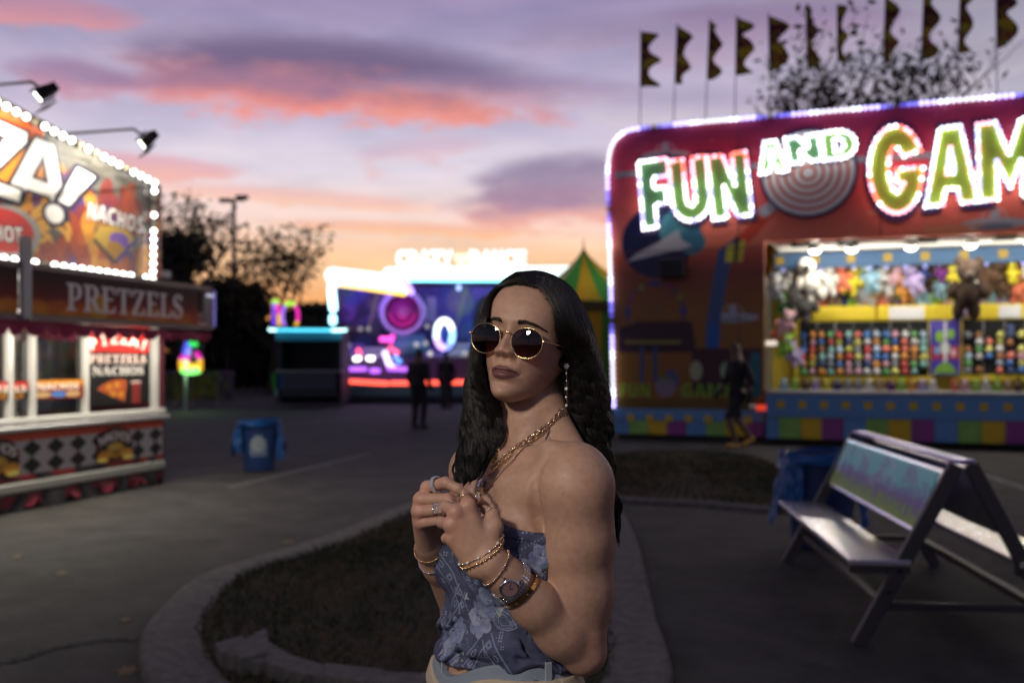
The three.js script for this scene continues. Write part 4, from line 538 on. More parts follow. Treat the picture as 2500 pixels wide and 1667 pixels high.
  const fringe = scal(fr - fl, 26, 0.16, z1, fb - 0.02, mat([0.3, 0.012, 0.07], { roughness: 0.7 }), 'awning_fringe'); fringe.position.x = fr;
  // lamps under the awning
  for (const x of [-0.5, -1.55, -2.6, -3.7, -4.8]) { const o = part('awning_lamp', box(0.5, 0.03, 0.09, x, fb + 0.06, 0.4, 0.01), glow(1, 0.93, 0.8, 5), stand), l = new THREE.RectAreaLight(new THREE.Color(1, 0.93, 0.78), 125, 0.5, 0.09); l.position.set(x, fb + 0.04, 0.4); l.rotation.x = -Math.PI / 2; l.name = 'awning_lamp_light'; o.add(l); }
}

// ---------------------------------------------------------------- the lit ride at the back, its ticket booth, tent and number sign
const LED = (r, g, b, k) => glow(r, g, b, k);
const ride = thing('dance_ride', 'dance ride with white glowing zigzag canopy edge, letters and purple stage', 'amusement ride', [-6.2, 0, -36.2], 0);
const rp = (px, py, off = 0) => onPlane(ride, px, py, off);
{
  const bulb = new THREE.SphereGeometry(0.075, 8, 6), white = LED(0.82, 0.98, 1, 1.7), cyan = LED(0.25, 0.85, 1, 3), amber = LED(1, 0.62, 0.1, 2.4), violet = LED(0.45, 0.3, 1, 2.6), redL = LED(1, 0.1, 0.06, 2.6), purple = LED(0.5, 0.14, 1, 1.8), pink = LED(1, 0.08, 0.6, 2.2), blue = LED(0.15, 0.35, 1, 2), lav = LED(0.75, 0.6, 1, 2.6);
  const fat = 1.35; const strip = (name, pts, off, m, r = 0.16, sub = 40) => part(name, tube(pts.map((p) => rp(p[0], p[1], off)), r, sub, 8), m, ride);
  const seg = (name, a, b, off, m, r) => part(name, join([rod(rp(...a, off), rp(...b, off), r, 10), ball(r, ...rp(...a, off).toArray()), ball(r, ...rp(...b, off).toArray())]), m, ride);
  const dots = (name, a, b, off, n, m, s = 1) => { const A = rp(...a, off), B = rp(...b, off); for (let k = 0; k < n; k++) { const o = part(name, bulb, m, ride); o.position.copy(A).lerp(B, n > 1 ? k / (n - 1) : 0); o.scale.setScalar(s); } };
  // back wall with printed art, stage floor, skirt
  const a = rp(800, 985, -3), b = rp(1375, 692, -3), W = b.x - a.x, H = b.y;
  const art = canvasTex(1024, 512, (x, w, h) => { const g = x.createLinearGradient(0, 0, w, 0); g.addColorStop(0, '#1a1030'); g.addColorStop(0.35, '#2a1c5c'); g.addColorStop(0.7, '#2c4a9a'); g.addColorStop(1, '#2a3a7a'); x.fillStyle = g; x.fillRect(0, 0, w, h); const r = rng(2); for (let k = 0; k < 240; k++) { x.globalAlpha = 0.12 + r() * 0.4; x.fillStyle = ['#5a3a9a', '#8a5ab0', '#2a5aa0', '#0c0c20', '#3a7a8a', '#6a2a6a', '#8a8a50', '#1a1430'][Math.floor(r() * 8)]; x.beginPath(); x.ellipse(r() * w, r() * h, 8 + r() * 70, 6 + r() * 60, r() * 3, 0, 7); x.fill(); } x.globalAlpha = 0.6; x.strokeStyle = '#8f9a5a'; x.lineWidth = 13; for (const q of [180, 560]) { x.beginPath(); x.moveTo(q + 50, 0); x.lineTo(q, 190); x.stroke(); } x.globalAlpha = 1; x.fillStyle = '#0a0c18'; x.beginPath(); x.ellipse(700, 160, 70, 110, 0, 0, 7); x.fill(); x.fillStyle = 'rgba(220,220,235,.5)'; x.fillRect(430, 60, 40, 110); });
  part('back_wall', uvXY(box(W, H, 0.2, (a.x + b.x) / 2, H / 2, -3), a.x, 0, b.x, H), mat([1, 1, 1], { map: art, roughness: 0.6 }), ride);
  part('roof', box(W - 1.2, 0.1, 3.2, (a.x + b.x) / 2 + 0.4, H - 0.1, -1.7), mat([0.02, 0.025, 0.05]), ride);
  part('side_column', box(0.2, H - 0.2, 0.3, a.x + 0.6, H / 2 - 0.1, -1.2), mat([0.012, 0.014, 0.02]), ride); part('side_column', box(0.3, H, 0.3, b.x - 0.15, H / 2, -0.2), mat([0.05, 0.06, 0.12]), ride);
  const f0 = rp(672, 985, 1), ft = 0.62; part('stage', box(b.x - f0.x, ft - 0.1, 5, (b.x + f0.x) / 2, ft / 2, -1.4, 0.03), mat([0.05, 0.06, 0.07], { roughness: 0.5 }), ride);
  part('stage_plate', box(b.x - f0.x, 0.36, 0.06, (b.x + f0.x) / 2, ft - 0.16, 1.14), mat([0.22, 0.34, 0.36], { roughness: 0.35, metalness: 0.6 }), ride);
  part('rear_panel', box(b.x - a.x, 0.9, 0.08, (b.x + a.x) / 2, 1.2, -0.6), mat([0.12, 0.08, 0.2], { roughness: 0.3 }), ride);
  // round speaker-like emblem
  const C = rp(982, 763, -2.5), R = rp(1032, 763, -2.5).x - C.x; const em = part('round_emblem', new THREE.TorusGeometry(R * 1.02, R * 0.14, 12, 40).translate(C.x, C.y, -2.55), mat([0.4, 0.36, 0.6], { roughness: 0.35 }), ride);
  part('emblem_cone', cyl(R * 0.94, R * 0.3, 0.4, 36).rotateX(-Math.PI / 2).translate(C.x, C.y, -2.75), mat([0.22, 0.02, 0.14], { roughness: 0.4 }), em); part('emblem_cap', ball(R * 0.24, C.x, C.y, -2.7, 16, 10), mat([0.16, 0.12, 0.2]), em);
  { const o = part('emblem_lamp', new THREE.TorusGeometry(R * 0.62, R * 0.06, 8, 30, Math.PI).rotateZ(Math.PI).translate(C.x, C.y, -2.6), LED(1, 0.04, 0.5, 0.25), em), l = new THREE.PointLight(new THREE.Color(1, 0.08, 0.55), 0.7); l.position.set(C.x, C.y - R * 0.3, -2.2); l.shadow.radius = 10; l.name = 'emblem_lamp_light'; o.add(l); }
  // zigzag canopy edge
  seg('canopy_tube', [812, 672], [948, 688], 0.3, white, 0.3); seg('canopy_tube', [818, 682], [985, 702], 0.32, white, 0.26); seg('canopy_tube', [950, 668], [1390, 664], 0.3, white, 0.24); seg('canopy_tube', [980, 676], [1370, 677], 0.34, white, 0.13); seg('canopy_tube', [955, 672], [988, 706], 0.36, white, 0.18);
  seg('amber_tube', [828, 692], [985, 716], 0.42, amber, 0.1); seg('amber_tube', [985, 716], [971, 680], 0.42, amber, 0.09); seg('violet_tube', [986, 682], [1003, 712], 0.5, violet, 0.12); seg('cyan_tube', [1000, 683], [1375, 684], 0.46, cyan, 0.07);
  seg('side_tube', [812, 676], [809, 708], 0.3, white, 0.17); seg('side_tube', [809, 710], [813, 752], 0.3, LED(0.5, 0.95, 1, 3.6), 0.15); dots('side_bulb', [812, 776], [812, 784], 0.3, 2, LED(0.4, 0.95, 1, 3.4), 1.9);
  // CRAZY DANCE on top
  const text = (s, x0, x1, y0, y1, m) => { const A = rp(x0, y1, 0.2), B = rp(x1, y0, 0.2), sh = font.generateShapes(s, 1), bb = new THREE.Box2(); sh.forEach((q) => q.getPoints(6).forEach((p) => bb.expandByPoint(p))); const g = join(sh.map((q) => plate(q, 0.25, 0.05))); const p = g.attributes.position; for (let i = 0; i < p.count; i++) p.setXY(i, A.x + (p.getX(i) - bb.min.x) / (bb.max.x - bb.min.x) * (B.x - A.x), A.y + (p.getY(i) - bb.min.y) / (bb.max.y - bb.min.y) * (B.y - A.y)); g.computeVertexNormals(); return part('sign_letter', g.translate(0, 0, 0.2), m, ride); };
  const word = (w, x0, x1) => w.split('').forEach((c, k) => { const d = (x1 - x0) / w.length; text(c, x0 + k * d + 1.5, x0 + (k + 1) * d - 1.5, 613, 650, LED(0.8, 0.98, 1, 1.5)); });
  word('CRAZY', 968, 1106); word('DANCE', 1146, 1284);
  const hrt = rp(1126, 632, 0.25); part('heart_lamp', plate(new THREE.Shape().moveTo(0, -0.28).bezierCurveTo(-0.34, 0, -0.26, 0.28, 0, 0.12).bezierCurveTo(0.26, 0.28, 0.34, 0, 0, -0.28), 0.15, 0.03).translate(hrt.x, hrt.y, 0.25), LED(1, 0.8, 0.55, 1.6), ride);
  // stage lights
  dots('red_bulb', [806, 928], [945, 936], 0.9, 26, redL, 1.15); dots('red_bulb', [958, 935], [1003, 935], 0.9, 8, redL, 1.15); dots('red_bulb', [1042, 934], [1068, 934], 0.9, 5, redL, 1.15); dots('red_bulb', [1104, 933], [1145, 933], 0.9, 7, redL, 1.15); dots('red_bulb', [1160, 934], [1360, 936], 0.9, 26, redL, 1.15);
  dots('purple_bulb', [836, 901], [890, 901], 0.5, 8, purple, 1.15); dots('purple_bulb', [950, 900], [1010, 902], 0.5, 9, purple, 1.15); dots('purple_bulb', [805, 902], [805, 902], 0.5, 1, purple); dots('purple_bulb', [908, 905], [922, 905], 0.5, 3, purple, 1.3);
  dots('lilac_bulb', [940, 862], [948, 886], -0.4, 4, lav, 1.5); dots('lilac_bulb', [948, 888], [962, 898], 0, 3, lav, 1.3); dots('pink_bulb', [932, 828], [950, 828], -0.4, 3, pink, 1.4); dots('pink_bulb', [955, 832], [958, 822], -0.4, 2, pink, 1.2); dots('pink_bulb', [952, 850], [968, 860], -0.4, 3, LED(1, 0.1, 0.25, 2.2), 1.3); dots('blue_bulb', [966, 872], [974, 882], -0.4, 2, blue, 1.3); dots('pink_bulb', [875, 856], [877, 862], -0.4, 2, LED(1, 0.1, 0.2, 2.2), 1.4);
  for (const [x, y, k] of [[848, 843, 1.1], [825, 876, 0.9], [868, 876, 4], [875, 875, 4], [900, 875, 4], [908, 875, 4], [1016, 841, 0.5], [1039, 838, 0.4], [1050, 863, 0.8], [1133, 863, 0.4], [1150, 865, 1], [1043, 797, 0.25], [879, 803, 0.2], [899, 803, 0.2]]) dots('white_bulb', [x, y], [x, y], -0.5, 1, LED(1, 0.95, 0.9, k), 1.25);
  for (const [x, y, c] of [[880, 835, [0.35, 0.2, 1]], [955, 850, [0.6, 0.25, 1]], [1120, 860, [0.4, 0.55, 1]], [1250, 850, [0.4, 0.5, 1]]]) { const q = rp(x, y, -1.2), o = part('stage_lamp', ball(0.1, q.x, H - 0.3, -1.2), LED(...c, 2), ride), l = new THREE.PointLight(new THREE.Color(...c), 6); l.position.set(q.x, H - 0.3, -1.2); l.shadow.radius = 5; l.name = 'stage_lamp_light'; o.add(l); }
  // seats of the ride: rounded cars on arms
  const car = [mat([0.18, 0.1, 0.4], { roughness: 0.25 }), mat([0.5, 0.5, 0.56], { roughness: 0.25 }), mat([0.1, 0.25, 0.4], { roughness: 0.25 })];
  [[850, 870], [905, 880], [1000, 850], [1060, 880], [1120, 870], [1180, 860], [1250, 870], [1320, 865]].forEach(([x, y], k) => { const q = rp(x, y, -1.6); part('ride_car', join([new THREE.SphereGeometry(0.75, 18, 12, 0, 6.3, 0.9, 2.2).scale(1, 0.75, 0.9).translate(q.x, q.y - 0.1, -1.6), box(1.1, 0.7, 0.14, q.x, q.y + 0.15, -2.0, 0.06)]), car[k % 3], ride); part('car_arm', rod(V(q.x, q.y - 0.4, -1.6), V(q.x * 0.9, 0.6, -2.2), 0.07, 8), steelGrey, ride); });
}
// ticket booth with a lit 10 on its roof
{
  const tb = thing('ticket_booth', 'small dark ticket booth with cyan-lit roof and a neon 10', 'ticket booth', at(750, 985, 33).setY(0), 0), q = (px, py, off = 0) => onPlane(tb, px, py, off), A = q(672, 985, 0.9), B = q(835, 800, 0.9), w = B.x - A.x, dark = mat([0.03, 0.03, 0.04]);
  part('wall', join([box(w * 0.94, 0.8, 1.6, (A.x + B.x) / 2, 0.75, 0), box(0.1, 2.5, 1.6, A.x + 0.1, 1.4, 0), box(0.1, 2.5, 1.6, B.x - 0.1, 1.4, 0), box(w * 0.94, 2.5, 0.08, (A.x + B.x) / 2, 1.4, -0.8)]), dark, tb); part('counter_sign', box(w * 0.8, 0.5, 0.03, (A.x + B.x) / 2, 0.85, 0.83), mat([0.06, 0.06, 0.1], { roughness: 0.3 }), tb); part('sill', box(w, 0.06, 0.5, (A.x + B.x) / 2, 1.17, 0.7), steelGrey, tb);
  const eave = q(750, 806, 0.9).y, cy = LED(0.1, 0.72, 0.95, 1.8); part('roof', box(w + 0.3, 0.12, 2.1, (A.x + B.x) / 2, eave + 0.1, 0), dark, tb); part('valance', box(w, 0.3, 0.05, (A.x + B.x) / 2, eave - 0.18, 0.86), mat([0.05, 0.3, 0.42], { roughness: 0.5 }), tb);
  const ball8 = new THREE.SphereGeometry(0.065, 8, 6); for (let k = 0; k <= 30; k++) { const o = part('eave_bulb', ball8, k < 3 || k > 24 ? LED(0.55, 0.95, 1, 3) : cy, tb); o.position.copy(q(659, 804, 1)).lerp(q(842, 805, 1), k / 30); }
  const cols = { v: LED(0.22, 0.06, 1, 0.9), p: LED(0.42, 0.2, 1, 0.95), m: LED(1, 0.03, 0.5, 0.95), y: LED(1, 0.55, 0.04, 1), l: LED(0.45, 1, 0.08, 1.1), w: LED(1, 0.85, 0.7, 1.4) };
  const dot = (px, py, c) => { const o = part('neon_bulb', ball8, cols[c], tb); o.position.copy(q(px, py, 1)); o.scale.setScalar(1.05); };
  for (let k = 0; k < 9; k++) { dot(668, 742 + k * 6.5, k < 2 ? 'p' : 'v'); dot(679 + k * 0.2, 746 + k * 6, k < 4 ? 'm' : 'y'); } for (let k = 0; k < 4; k++) dot(666 + k * 4, 737 - (k % 3), 'l');
  for (let k = 0; k < 22; k++) { const t = -0.75 + (k / 21) * 4.6, x = 708 - 19 * Math.cos(t), y = 772 - 33 * Math.sin(t); dot(x, y, y < 745 ? 'l' : x < 702 ? 'p' : y > 786 ? 'y' : 'm'); }
  const l = new THREE.RectAreaLight(new THREE.Color(0.15, 0.75, 1), 2.2, w, 0.12); l.position.set((A.x + B.x) / 2, eave - 0.01, 1.0); l.rotation.x = -Math.PI / 2; l.name = 'eave_bulb_light'; tb.add(l);
  for (const [x, c] of [[672, [0.05, 0.3, 0.05]], [682, [0.02, 0.08, 0.3]]]) { const p = q(x, 930, 0.86); part('poster', box(0.22, 0.5, 0.02, p.x, p.y, 0.86), mat(c), tb); }
}
// neon zero on a post
{
  const o = thing('number_sign', 'blue and white neon zero on a dark post before the ride', 'neon sign', at(1085, 985, 31).setY(0), 0), q = (px, py) => onPlane(o, px, py, 0); part('post', box(0.14, 1.4, 0.14, 0, 0.7, -0.02), blackPlastic, o); part('back_plate', uvXY(plate(new THREE.Shape().absellipse(q(1085, 815).x, q(1085, 815).y, 0.4, 0.62, 0, 6.283), 0.06).translate(0, 0, -0.14), 0, 0, 1, 1), mat([0.03, 0.06, 0.3], { roughness: 0.4 }), o); part('foot_plate', box(0.5, 0.03, 0.5, 0, 0.015, 0), blackPlastic, o);
  const b = new THREE.SphereGeometry(0.1, 10, 7), C = ['w', 'i', 'c', 'b', 'v'].map((k) => ({ w: LED(1, 0.98, 1, 2.6), i: LED(0.7, 0.85, 1, 2.4), c: LED(0.35, 0.75, 1, 2.2), b: LED(0.25, 0.35, 1, 2), v: LED(0.75, 0.45, 1, 2) })[k]);
  for (let k = 0; k < 26; k++) { const t = k / 26 * 6.283 + 3.3; if (k === 25) continue; const p = q(1085 + 19.5 * Math.sin(t), 816 - 33 * Math.cos(t)), m = part('neon_bulb', b, Math.cos(t) > 0.3 ? C[0] : Math.sin(t) > 0 ? (Math.cos(t) < -0.6 ? C[3] : C[2]) : Math.cos(t) < -0.3 ? C[4] : C[1], o); m.position.set(p.x, p.y, 0.05); }
}
// rainbow neon dish on a post, and the printed fence behind it
{
  const o = thing('neon_dish_sign', 'rainbow neon sign shaped like a boat on a thin post', 'neon sign', at(452, 985, 30).setY(0), 0), q = (px, py) => onPlane(o, px, py, 0); part('post', rod(V(0, 0, 0), V(0, q(452, 915).y, 0), 0.06, 8), steelGrey, o); part('back_plate', box(0.7, 0.9, 0.04, q(465, 880).x, q(465, 872).y, -0.12), mat([0.02, 0.03, 0.02]), o);
  const b = new THREE.SphereGeometry(0.085, 8, 6), C = { g: LED(0.06, 1, 0.16, 0.9), b: LED(0.1, 0.12, 1, 0.9), i: LED(0.35, 0.35, 1, 1), m: LED(1, 0.02, 0.6, 0.85), y: LED(1, 0.5, 0.03, 1), w: LED(1, 0.8, 0.45, 1.3), l: LED(0.25, 1, 0.2, 1.2) }, d = (x, y, c) => { const p = q(x, y), m = part('neon_bulb', b, C[c], o); m.position.set(p.x, p.y, 0); };
  for (const [x, y, c] of [[455, 839, 'b'], [465, 839, 'g'], [476, 840, 'g']]) d(x, y, c); for (let k = 0; k < 5; k++) { d(460 - k * 0.4, 846 + k * 5, k < 1 ? 'b' : 'i'); d(452 - k * 0.6, 850 + k * 4.6, 'b'); } for (let k = 0; k < 3; k++) { d(448 - k * 3, 868 + k * 4, 'm'); d(458 - k, 868 + k * 4, 'm'); d(480 + k * 3, 864 + k * 4.5, 'm'); } for (let k = 0; k < 6; k++) { d(441 + (k > 3 ? 1 : 0), 880 + k * 4, 'y'); d(454, 880 + k * 4, 'w'); d(488, 880 + k * 4, 'y'); } for (let k = 0; k < 6; k++) d(446 + k * 8, 893, 'y'); for (let k = 0; k < 8; k++) { d(443 + k * 6.2, 902 - Math.abs(k - 3.5) * 0.6, 'l'); d(446 + k * 5.4, 909 - Math.abs(k - 3.5) * 0.8, 'l'); }
  const l = new THREE.PointLight(new THREE.Color(0.5, 1, 0.45), 2.2), p = q(466, 905); l.position.set(p.x, p.y, 0.25); l.shadow.radius = 15; l.name = 'neon_bulb_light'; o.add(l);
  const f = thing('banner_fence', 'low barrier fence hung with dark yellow printed banners', 'fence', at(490, 985, 34).setY(0), 0), F = (px, py) => onPlane(f, px, py, 0);
  [[395, 425], [427, 467], [469, 530], [532, 570]].forEach(([a, b], k) => { const A = F(a, 986), B = F(b, 912), t = canvasTex(128, 128, (x, w, h) => { x.fillStyle = ['#5c5a20', '#70701f', '#747420', '#5a4a5c'][k]; x.fillRect(0, 0, w, h); const r = rng(k + 4); for (let j = 0; j < 14; j++) { x.globalAlpha = 0.5; x.fillStyle = ['#3a4a20', '#8a8a34', '#2c3a50', '#70502a'][j % 4]; x.beginPath(); x.ellipse(r() * w, r() * h, 8 + r() * 20, 8 + r() * 24, 0, 0, 7); x.fill(); } }); part('banner', uvXY(box(B.x - A.x, B.y - 0.15, 0.03, (A.x + B.x) / 2, B.y / 2 + 0.08, 0), A.x, 0.1, B.x, B.y), mat([1, 1, 1], { map: t }), f); part('post', box(0.06, B.y + 0.1, 0.06, A.x - 0.05, B.y / 2 + 0.05, -0.06), steelGrey, f); part('rail', rod(V(A.x, B.y + 0.05, 0), V(B.x, B.y + 0.05, 0), 0.04, 8), k === 1 || k === 2 ? mat([0.08, 0.25, 0.08]) : mat([0.2, 0.1, 0.22]), f); });
}
// striped tent behind the game booth
{
  const t = thing('striped_tent', 'green and yellow striped peaked tent behind the game booth', 'tent', at(1425, 985, 27).setY(0), 0.25), apex = onPlane(t, 1425, 604, 0).y, eave = onPlane(t, 1470, 745, 0).y, hw = 1.5, cols = [mat([0.07, 0.3, 0.06], { roughness: 0.7, transmission: 0.15, thickness: 0 }), mat([0.55, 0.36, 0.02], { roughness: 0.7, transmission: 0.15, thickness: 0 })];
  for (let side = 0; side < 4; side++) for (let k = 0; k < 4; k++) {
    const pos = [], u0 = -1 + k / 2, u1 = u0 + 0.5, P = (u, v) => { const s = v ** 1.35; return [u * hw * s, lerp(apex, eave, v), hw * s]; };
    for (let j = 0; j < 6; j++) { const a = P(u0, j / 6), b = P(u1, j / 6), c = P(u1, (j + 1) / 6), d = P(u0, (j + 1) / 6); pos.push(...a, ...d, ...c, ...a, ...c, ...b); } let g = new THREE.BufferGeometry(); g.setAttribute('position', new THREE.Float32BufferAttribute(pos, 3)); g.computeVertexNormals(); part('roof_stripe', g.rotateY(side * Math.PI / 2), cols[(k + side) % 2], t);
    if (side !== 1) part('wall_stripe', box(hw / 2, eave - 0.05, 0.03, (u0 + u1) / 2 * hw, eave / 2, hw - 0.05).rotateY(side * Math.PI / 2), cols[(k + side) % 2], t);
    part('valance', box(hw / 2, 0.28, 0.02, (u0 + u1) / 2 * hw, eave - 0.12, hw).rotateY(side * Math.PI / 2), mat([0.1, 0.1, 0.03]), t);
  }
  for (const [x, z] of [[-1, -1], [1, -1], [-1, 1], [1, 1]]) part('pole', rod(V(x * (hw - 0.08), 0, z * (hw - 0.08)), V(x * (hw - 0.08), eave, z * (hw - 0.08)), 0.04, 8), steelGrey, t); part('finial', rod(V(0, apex - 0.05, 0), V(0, apex + 0.25, 0), 0.03, 8, 0.008), steelGrey, t);
  const o = part('hanging_lamp', ball(0.12, 0.3, eave - 0.2, 0), glow(1, 0.95, 0.85, 4), t), l = new THREE.PointLight(new THREE.Color(1, 0.93, 0.8), 14); l.position.set(0.3, eave - 0.2, 0); l.shadow.radius = 5; l.name = 'hanging_lamp_light'; o.add(l);
}

// ---------------------------------------------------------------- trees and the car park light pole
const barkM = mat([0.05, 0.04, 0.032], { roughness: 0.95 });
function tree(label, base, height, spread, seed, o = {}) {
  const r = rng(seed), t = thing('tree', label, 'tree', base, 0, o.group), leaves = [], wood = [], tips = [], q = new THREE.Quaternion();
  const grow = (a, dir, len, rad, depth) => {
    const b = a.clone().addScaledVector(dir, len * 0.5).add(V((r() - 0.5) * len * 0.16, 0, (r() - 0.5) * len * 0.16)), c = b.clone().addScaledVector(dir.clone().add(V((r() - 0.5) * 0.4, 0.1, (r() - 0.5) * 0.4)).normalize(), len * 0.5);
    wood.push(rod(a, b, rad, 7, rad * 0.85), rod(b, c, rad * 0.85, 7, rad * 0.65)); if (depth >= 2) tips.push(b, c); else tips.push(c); if (depth >= (o.depth ?? 4)) return;
    const n = depth < 1 ? 5 : 3; for (let k = 0; k < n; k++) { const az = k / n * 6.283 + r() * 1.4, up = 0.35 + r() * 0.6, d = V(Math.cos(az), up, Math.sin(az)).normalize(); grow(k === 0 ? c : a.clone().lerp(c, 0.5 + r() * 0.5), d.lerp(dir, 0.25).normalize(), len * (0.58 + r() * 0.22), rad * 0.55, depth + 1); }
  };
  grow(V(0, 0, 0), V((r() - 0.5) * 0.1, 1, 0).normalize(), height * 0.42, height * 0.026, 0);
  let top = 0; tips.forEach((p) => (top = Math.max(top, p.y))); const sy = height / top, sx = o.sx ?? spread / 2 / Math.max(...tips.map((p) => Math.hypot(p.x, p.z)));
  const m = new THREE.Matrix4().makeScale(sx, sy, sx); part('trunk', join(wood).applyMatrix4(m), barkM, t);
  const per = o.leaves ?? 26, ls = o.size ?? 0.16, pos = []; const a = V(0, 0, 0);
  for (const tip of tips) { if (tip.y * sy < (o.bare ?? 0.25) * height) continue; const dens = o.gap && n3(tip.x * 0.5 * sx, tip.y * 0.5 * sy, tip.z * 0.5 * sx) < -o.gap ? 0.15 : 1; for (let k = 0; k < per * dens; k++) { a.set(tip.x * sx, tip.y * sy, tip.z * sx).add(V((r() + r() - 1) * ls * 4.2, (r() + r() - 1) * ls * 3.4, (r() + r() - 1) * ls * 4.2)); q.set(r() - 0.5, r() - 0.5, r() - 0.5, r() - 0.5).normalize(); const s = ls * (0.6 + r() * 0.7); for (const [x, y] of [[0, -1], [0.45, 0], [0, 1], [0, -1], [0, 1], [-0.45, 0]]) { const v = V(x * s, y * s, x === 0 ? 0 : 0.1 * s).applyQuaternion(q).add(a); pos.push(v.x, v.y, v.z); } } }
  const g = new THREE.BufferGeometry(); g.setAttribute('position', new THREE.Float32BufferAttribute(pos, 3)); g.computeVertexNormals(); part('crown', g, o.leaf ?? leafM, t); return t;
}
const leafM = mat([0.05, 0.055, 0.025], { roughness: 0.8, transmission: 0.25, thickness: 0 }), leafDry = mat([0.085, 0.06, 0.026], { roughness: 0.8, transmission: 0.25, thickness: 0 });
{
  const gr = 'trees behind the left side of the fairground', base = (px, d) => at(px, 985, d).setY(0);
  tree('tall loose tree right behind the food stand', base(440, 42), 8.7, 7, 301, { group: gr, leaves: 4.5, size: 0.16, gap: 0.1 });
  tree('bushy tree with orange glow showing through its open crown', base(655, 46), 7.4, 7.4, 302, { group: gr, leaves: 6, size: 0.16, gap: 0.1, leaf: leafDry });
  tree('dense dark tree between the two looser ones', base(550, 48), 5.0, 5, 303, { group: gr, leaves: 20, size: 0.2, bare: 0.1 });
  tree('low dense dark tree behind the neon boat sign', base(475, 50), 5.2, 6, 304, { group: gr, leaves: 60, size: 0.22, bare: 0.05 }); tree('low dense dark tree behind the ticket booth', base(690, 50), 3.2, 6, 305, { group: gr, leaves: 60, size: 0.22, bare: 0.05 }); tree('dark tree half hidden by the food stand awning', base(370, 40), 6.4, 4.6, 306, { group: gr, leaves: 50, size: 0.2, bare: 0.1 });
  tree('dark tree behind the dance ride at its left end', base(770, 52), 4.2, 5, 307, { group: gr, leaves: 60, size: 0.22, bare: 0.05 });
  tree('thin sparse-leaved tree rising behind the game booth flags', at(2080, 985, 25).setY(0), 10.2, 7.6, 311, { leaves: 1.8, size: 0.12, bare: 0.5, depth: 5, gap: -0.05 });
  // clipped dark hedge that closes the view at ground level
  const hp0 = thing('hedge', 'long dark hedge closing off the back of the fairground', 'hedge', [-14, 0, -56], 0), pos = [], r = rng(55), q = new THREE.Quaternion();
  for (let k = 0; k < 42000; k++) { const x = (r() - 0.5) * 46, top = 2.3 + 0.7 * n2(x * 0.3, 4), y = r() ** 0.7 * top, z = (r() - 0.5) * 1.6; q.set(r() - 0.5, r() - 0.5, r() - 0.5, r() - 0.5).normalize(); const s = 0.16 + r() * 0.14; for (const [u, w] of [[0, -1], [0.5, 0], [0, 1], [0, -1], [0, 1], [-0.5, 0]]) { const v = V(u * s, w * s, 0).applyQuaternion(q); pos.push(v.x + x, v.y + y, v.z + z); } }
  const g = new THREE.BufferGeometry(); g.setAttribute('position', new THREE.Float32BufferAttribute(pos, 3)); g.computeVertexNormals(); part('foliage', g, leafM, hp0); part('stems', join(Array.from({ length: 110 }, (_, k) => { const x = -22.5 + k * 0.41 + r() * 0.2; return rod(V(x, 0, (r() - 0.5) * 0.8), V(x + (r() - 0.5) * 0.5, 1.6 + r() * 0.5, (r() - 0.5) * 0.9), 0.05, 6, 0.02); })), barkM, hp0);
  const lp = thing('light_pole', 'tall car park light pole with two lamp heads behind the trees', 'light pole', at(570, 985, 75).setY(0), 0), H = onPlane(lp, 570, 486, 0).y; part('pole', rod(V(0, 0, 0), V(0, H, 0), 0.2, 12, 0.14), mat([0.3, 0.27, 0.26]), lp); part('cross_arm', box(1.7, 0.12, 0.12, 0, H - 0.1, 0), mat([0.3, 0.27, 0.26]), lp); for (const k of [-1, 1]) part('lamp_head', box(0.95, 0.3, 0.5, k * 0.62, H + (k > 0 ? 0.14 : -0.1), 0, 0.08), mat([0.28, 0.25, 0.25]), lp);
}

// ---------------------------------------------------------------- the photographer's lamp beside the camera (its light shows on skin, dial and metal)
{
  const aim = V(0.03, 1.3, -1.62), pos = V(-0.98, 2.2, -0.12), sb = thing('photo_lamp', 'small photographer lamp on a stand, behind the viewpoint', 'lamp', [pos.x, 0, pos.z]);
  const q = new THREE.Quaternion().setFromUnitVectors(V(0, 0, 1), aim.clone().sub(pos).normalize()), put = (g) => g.applyQuaternion(q).translate(0, pos.y, 0);
  part('lamp_hood', put(join([new THREE.CylinderGeometry(0.14, 0.07, 0.12, 4, 1, true).rotateY(Math.PI / 4).rotateX(Math.PI / 2).translate(0, 0, -0.08)])), mat([0.02, 0.02, 0.02], { side: THREE.DoubleSide }), sb);
  part('lamp_diffuser', put(box(0.19, 0.19, 0.01, 0, 0, -0.012)), glow(1, 0.93, 0.86, 6), sb);
  part('lamp_head', put(cyl(0.07, 0.07, 0.2, 18).rotateX(Math.PI / 2).translate(0, 0, -0.22)), blackPlastic, sb);
  part('stand_pole', rod(V(0, 0.3, -0.0), V(0, pos.y - 0.06, 0.2), 0.014, 10), blackPlastic, sb);
  for (let k = 0; k < 3; k++) part('leg', rod(V(0, 0.6, 0.06), V(0.45 * Math.cos(k * 2.09), 0.01, 0.06 + 0.45 * Math.sin(k * 2.09)), 0.011, 8), blackPlastic, sb);
  const l = new THREE.RectAreaLight(new THREE.Color(1, 0.9, 0.79), 180, 0.19, 0.19); l.position.copy(V(0, pos.y, 0).add(V(0, 0, 0.004).applyQuaternion(q))); l.lookAt(0, 0, 0); l.quaternion.copy(q).multiply(new THREE.Quaternion().setFromAxisAngle(V(0, 1, 0), Math.PI)); l.name = 'photo_lamp_light'; sb.add(l);
}

// ---------------------------------------------------------------- the woman in front: one body surface from a distance field
const smin = (a, b, k) => { const h = Math.max(k - Math.abs(a - b), 0) / k; return Math.min(a, b) - h * h * k * 0.25; };
const smax = (a, b, k) => -smin(-a, -b, k);
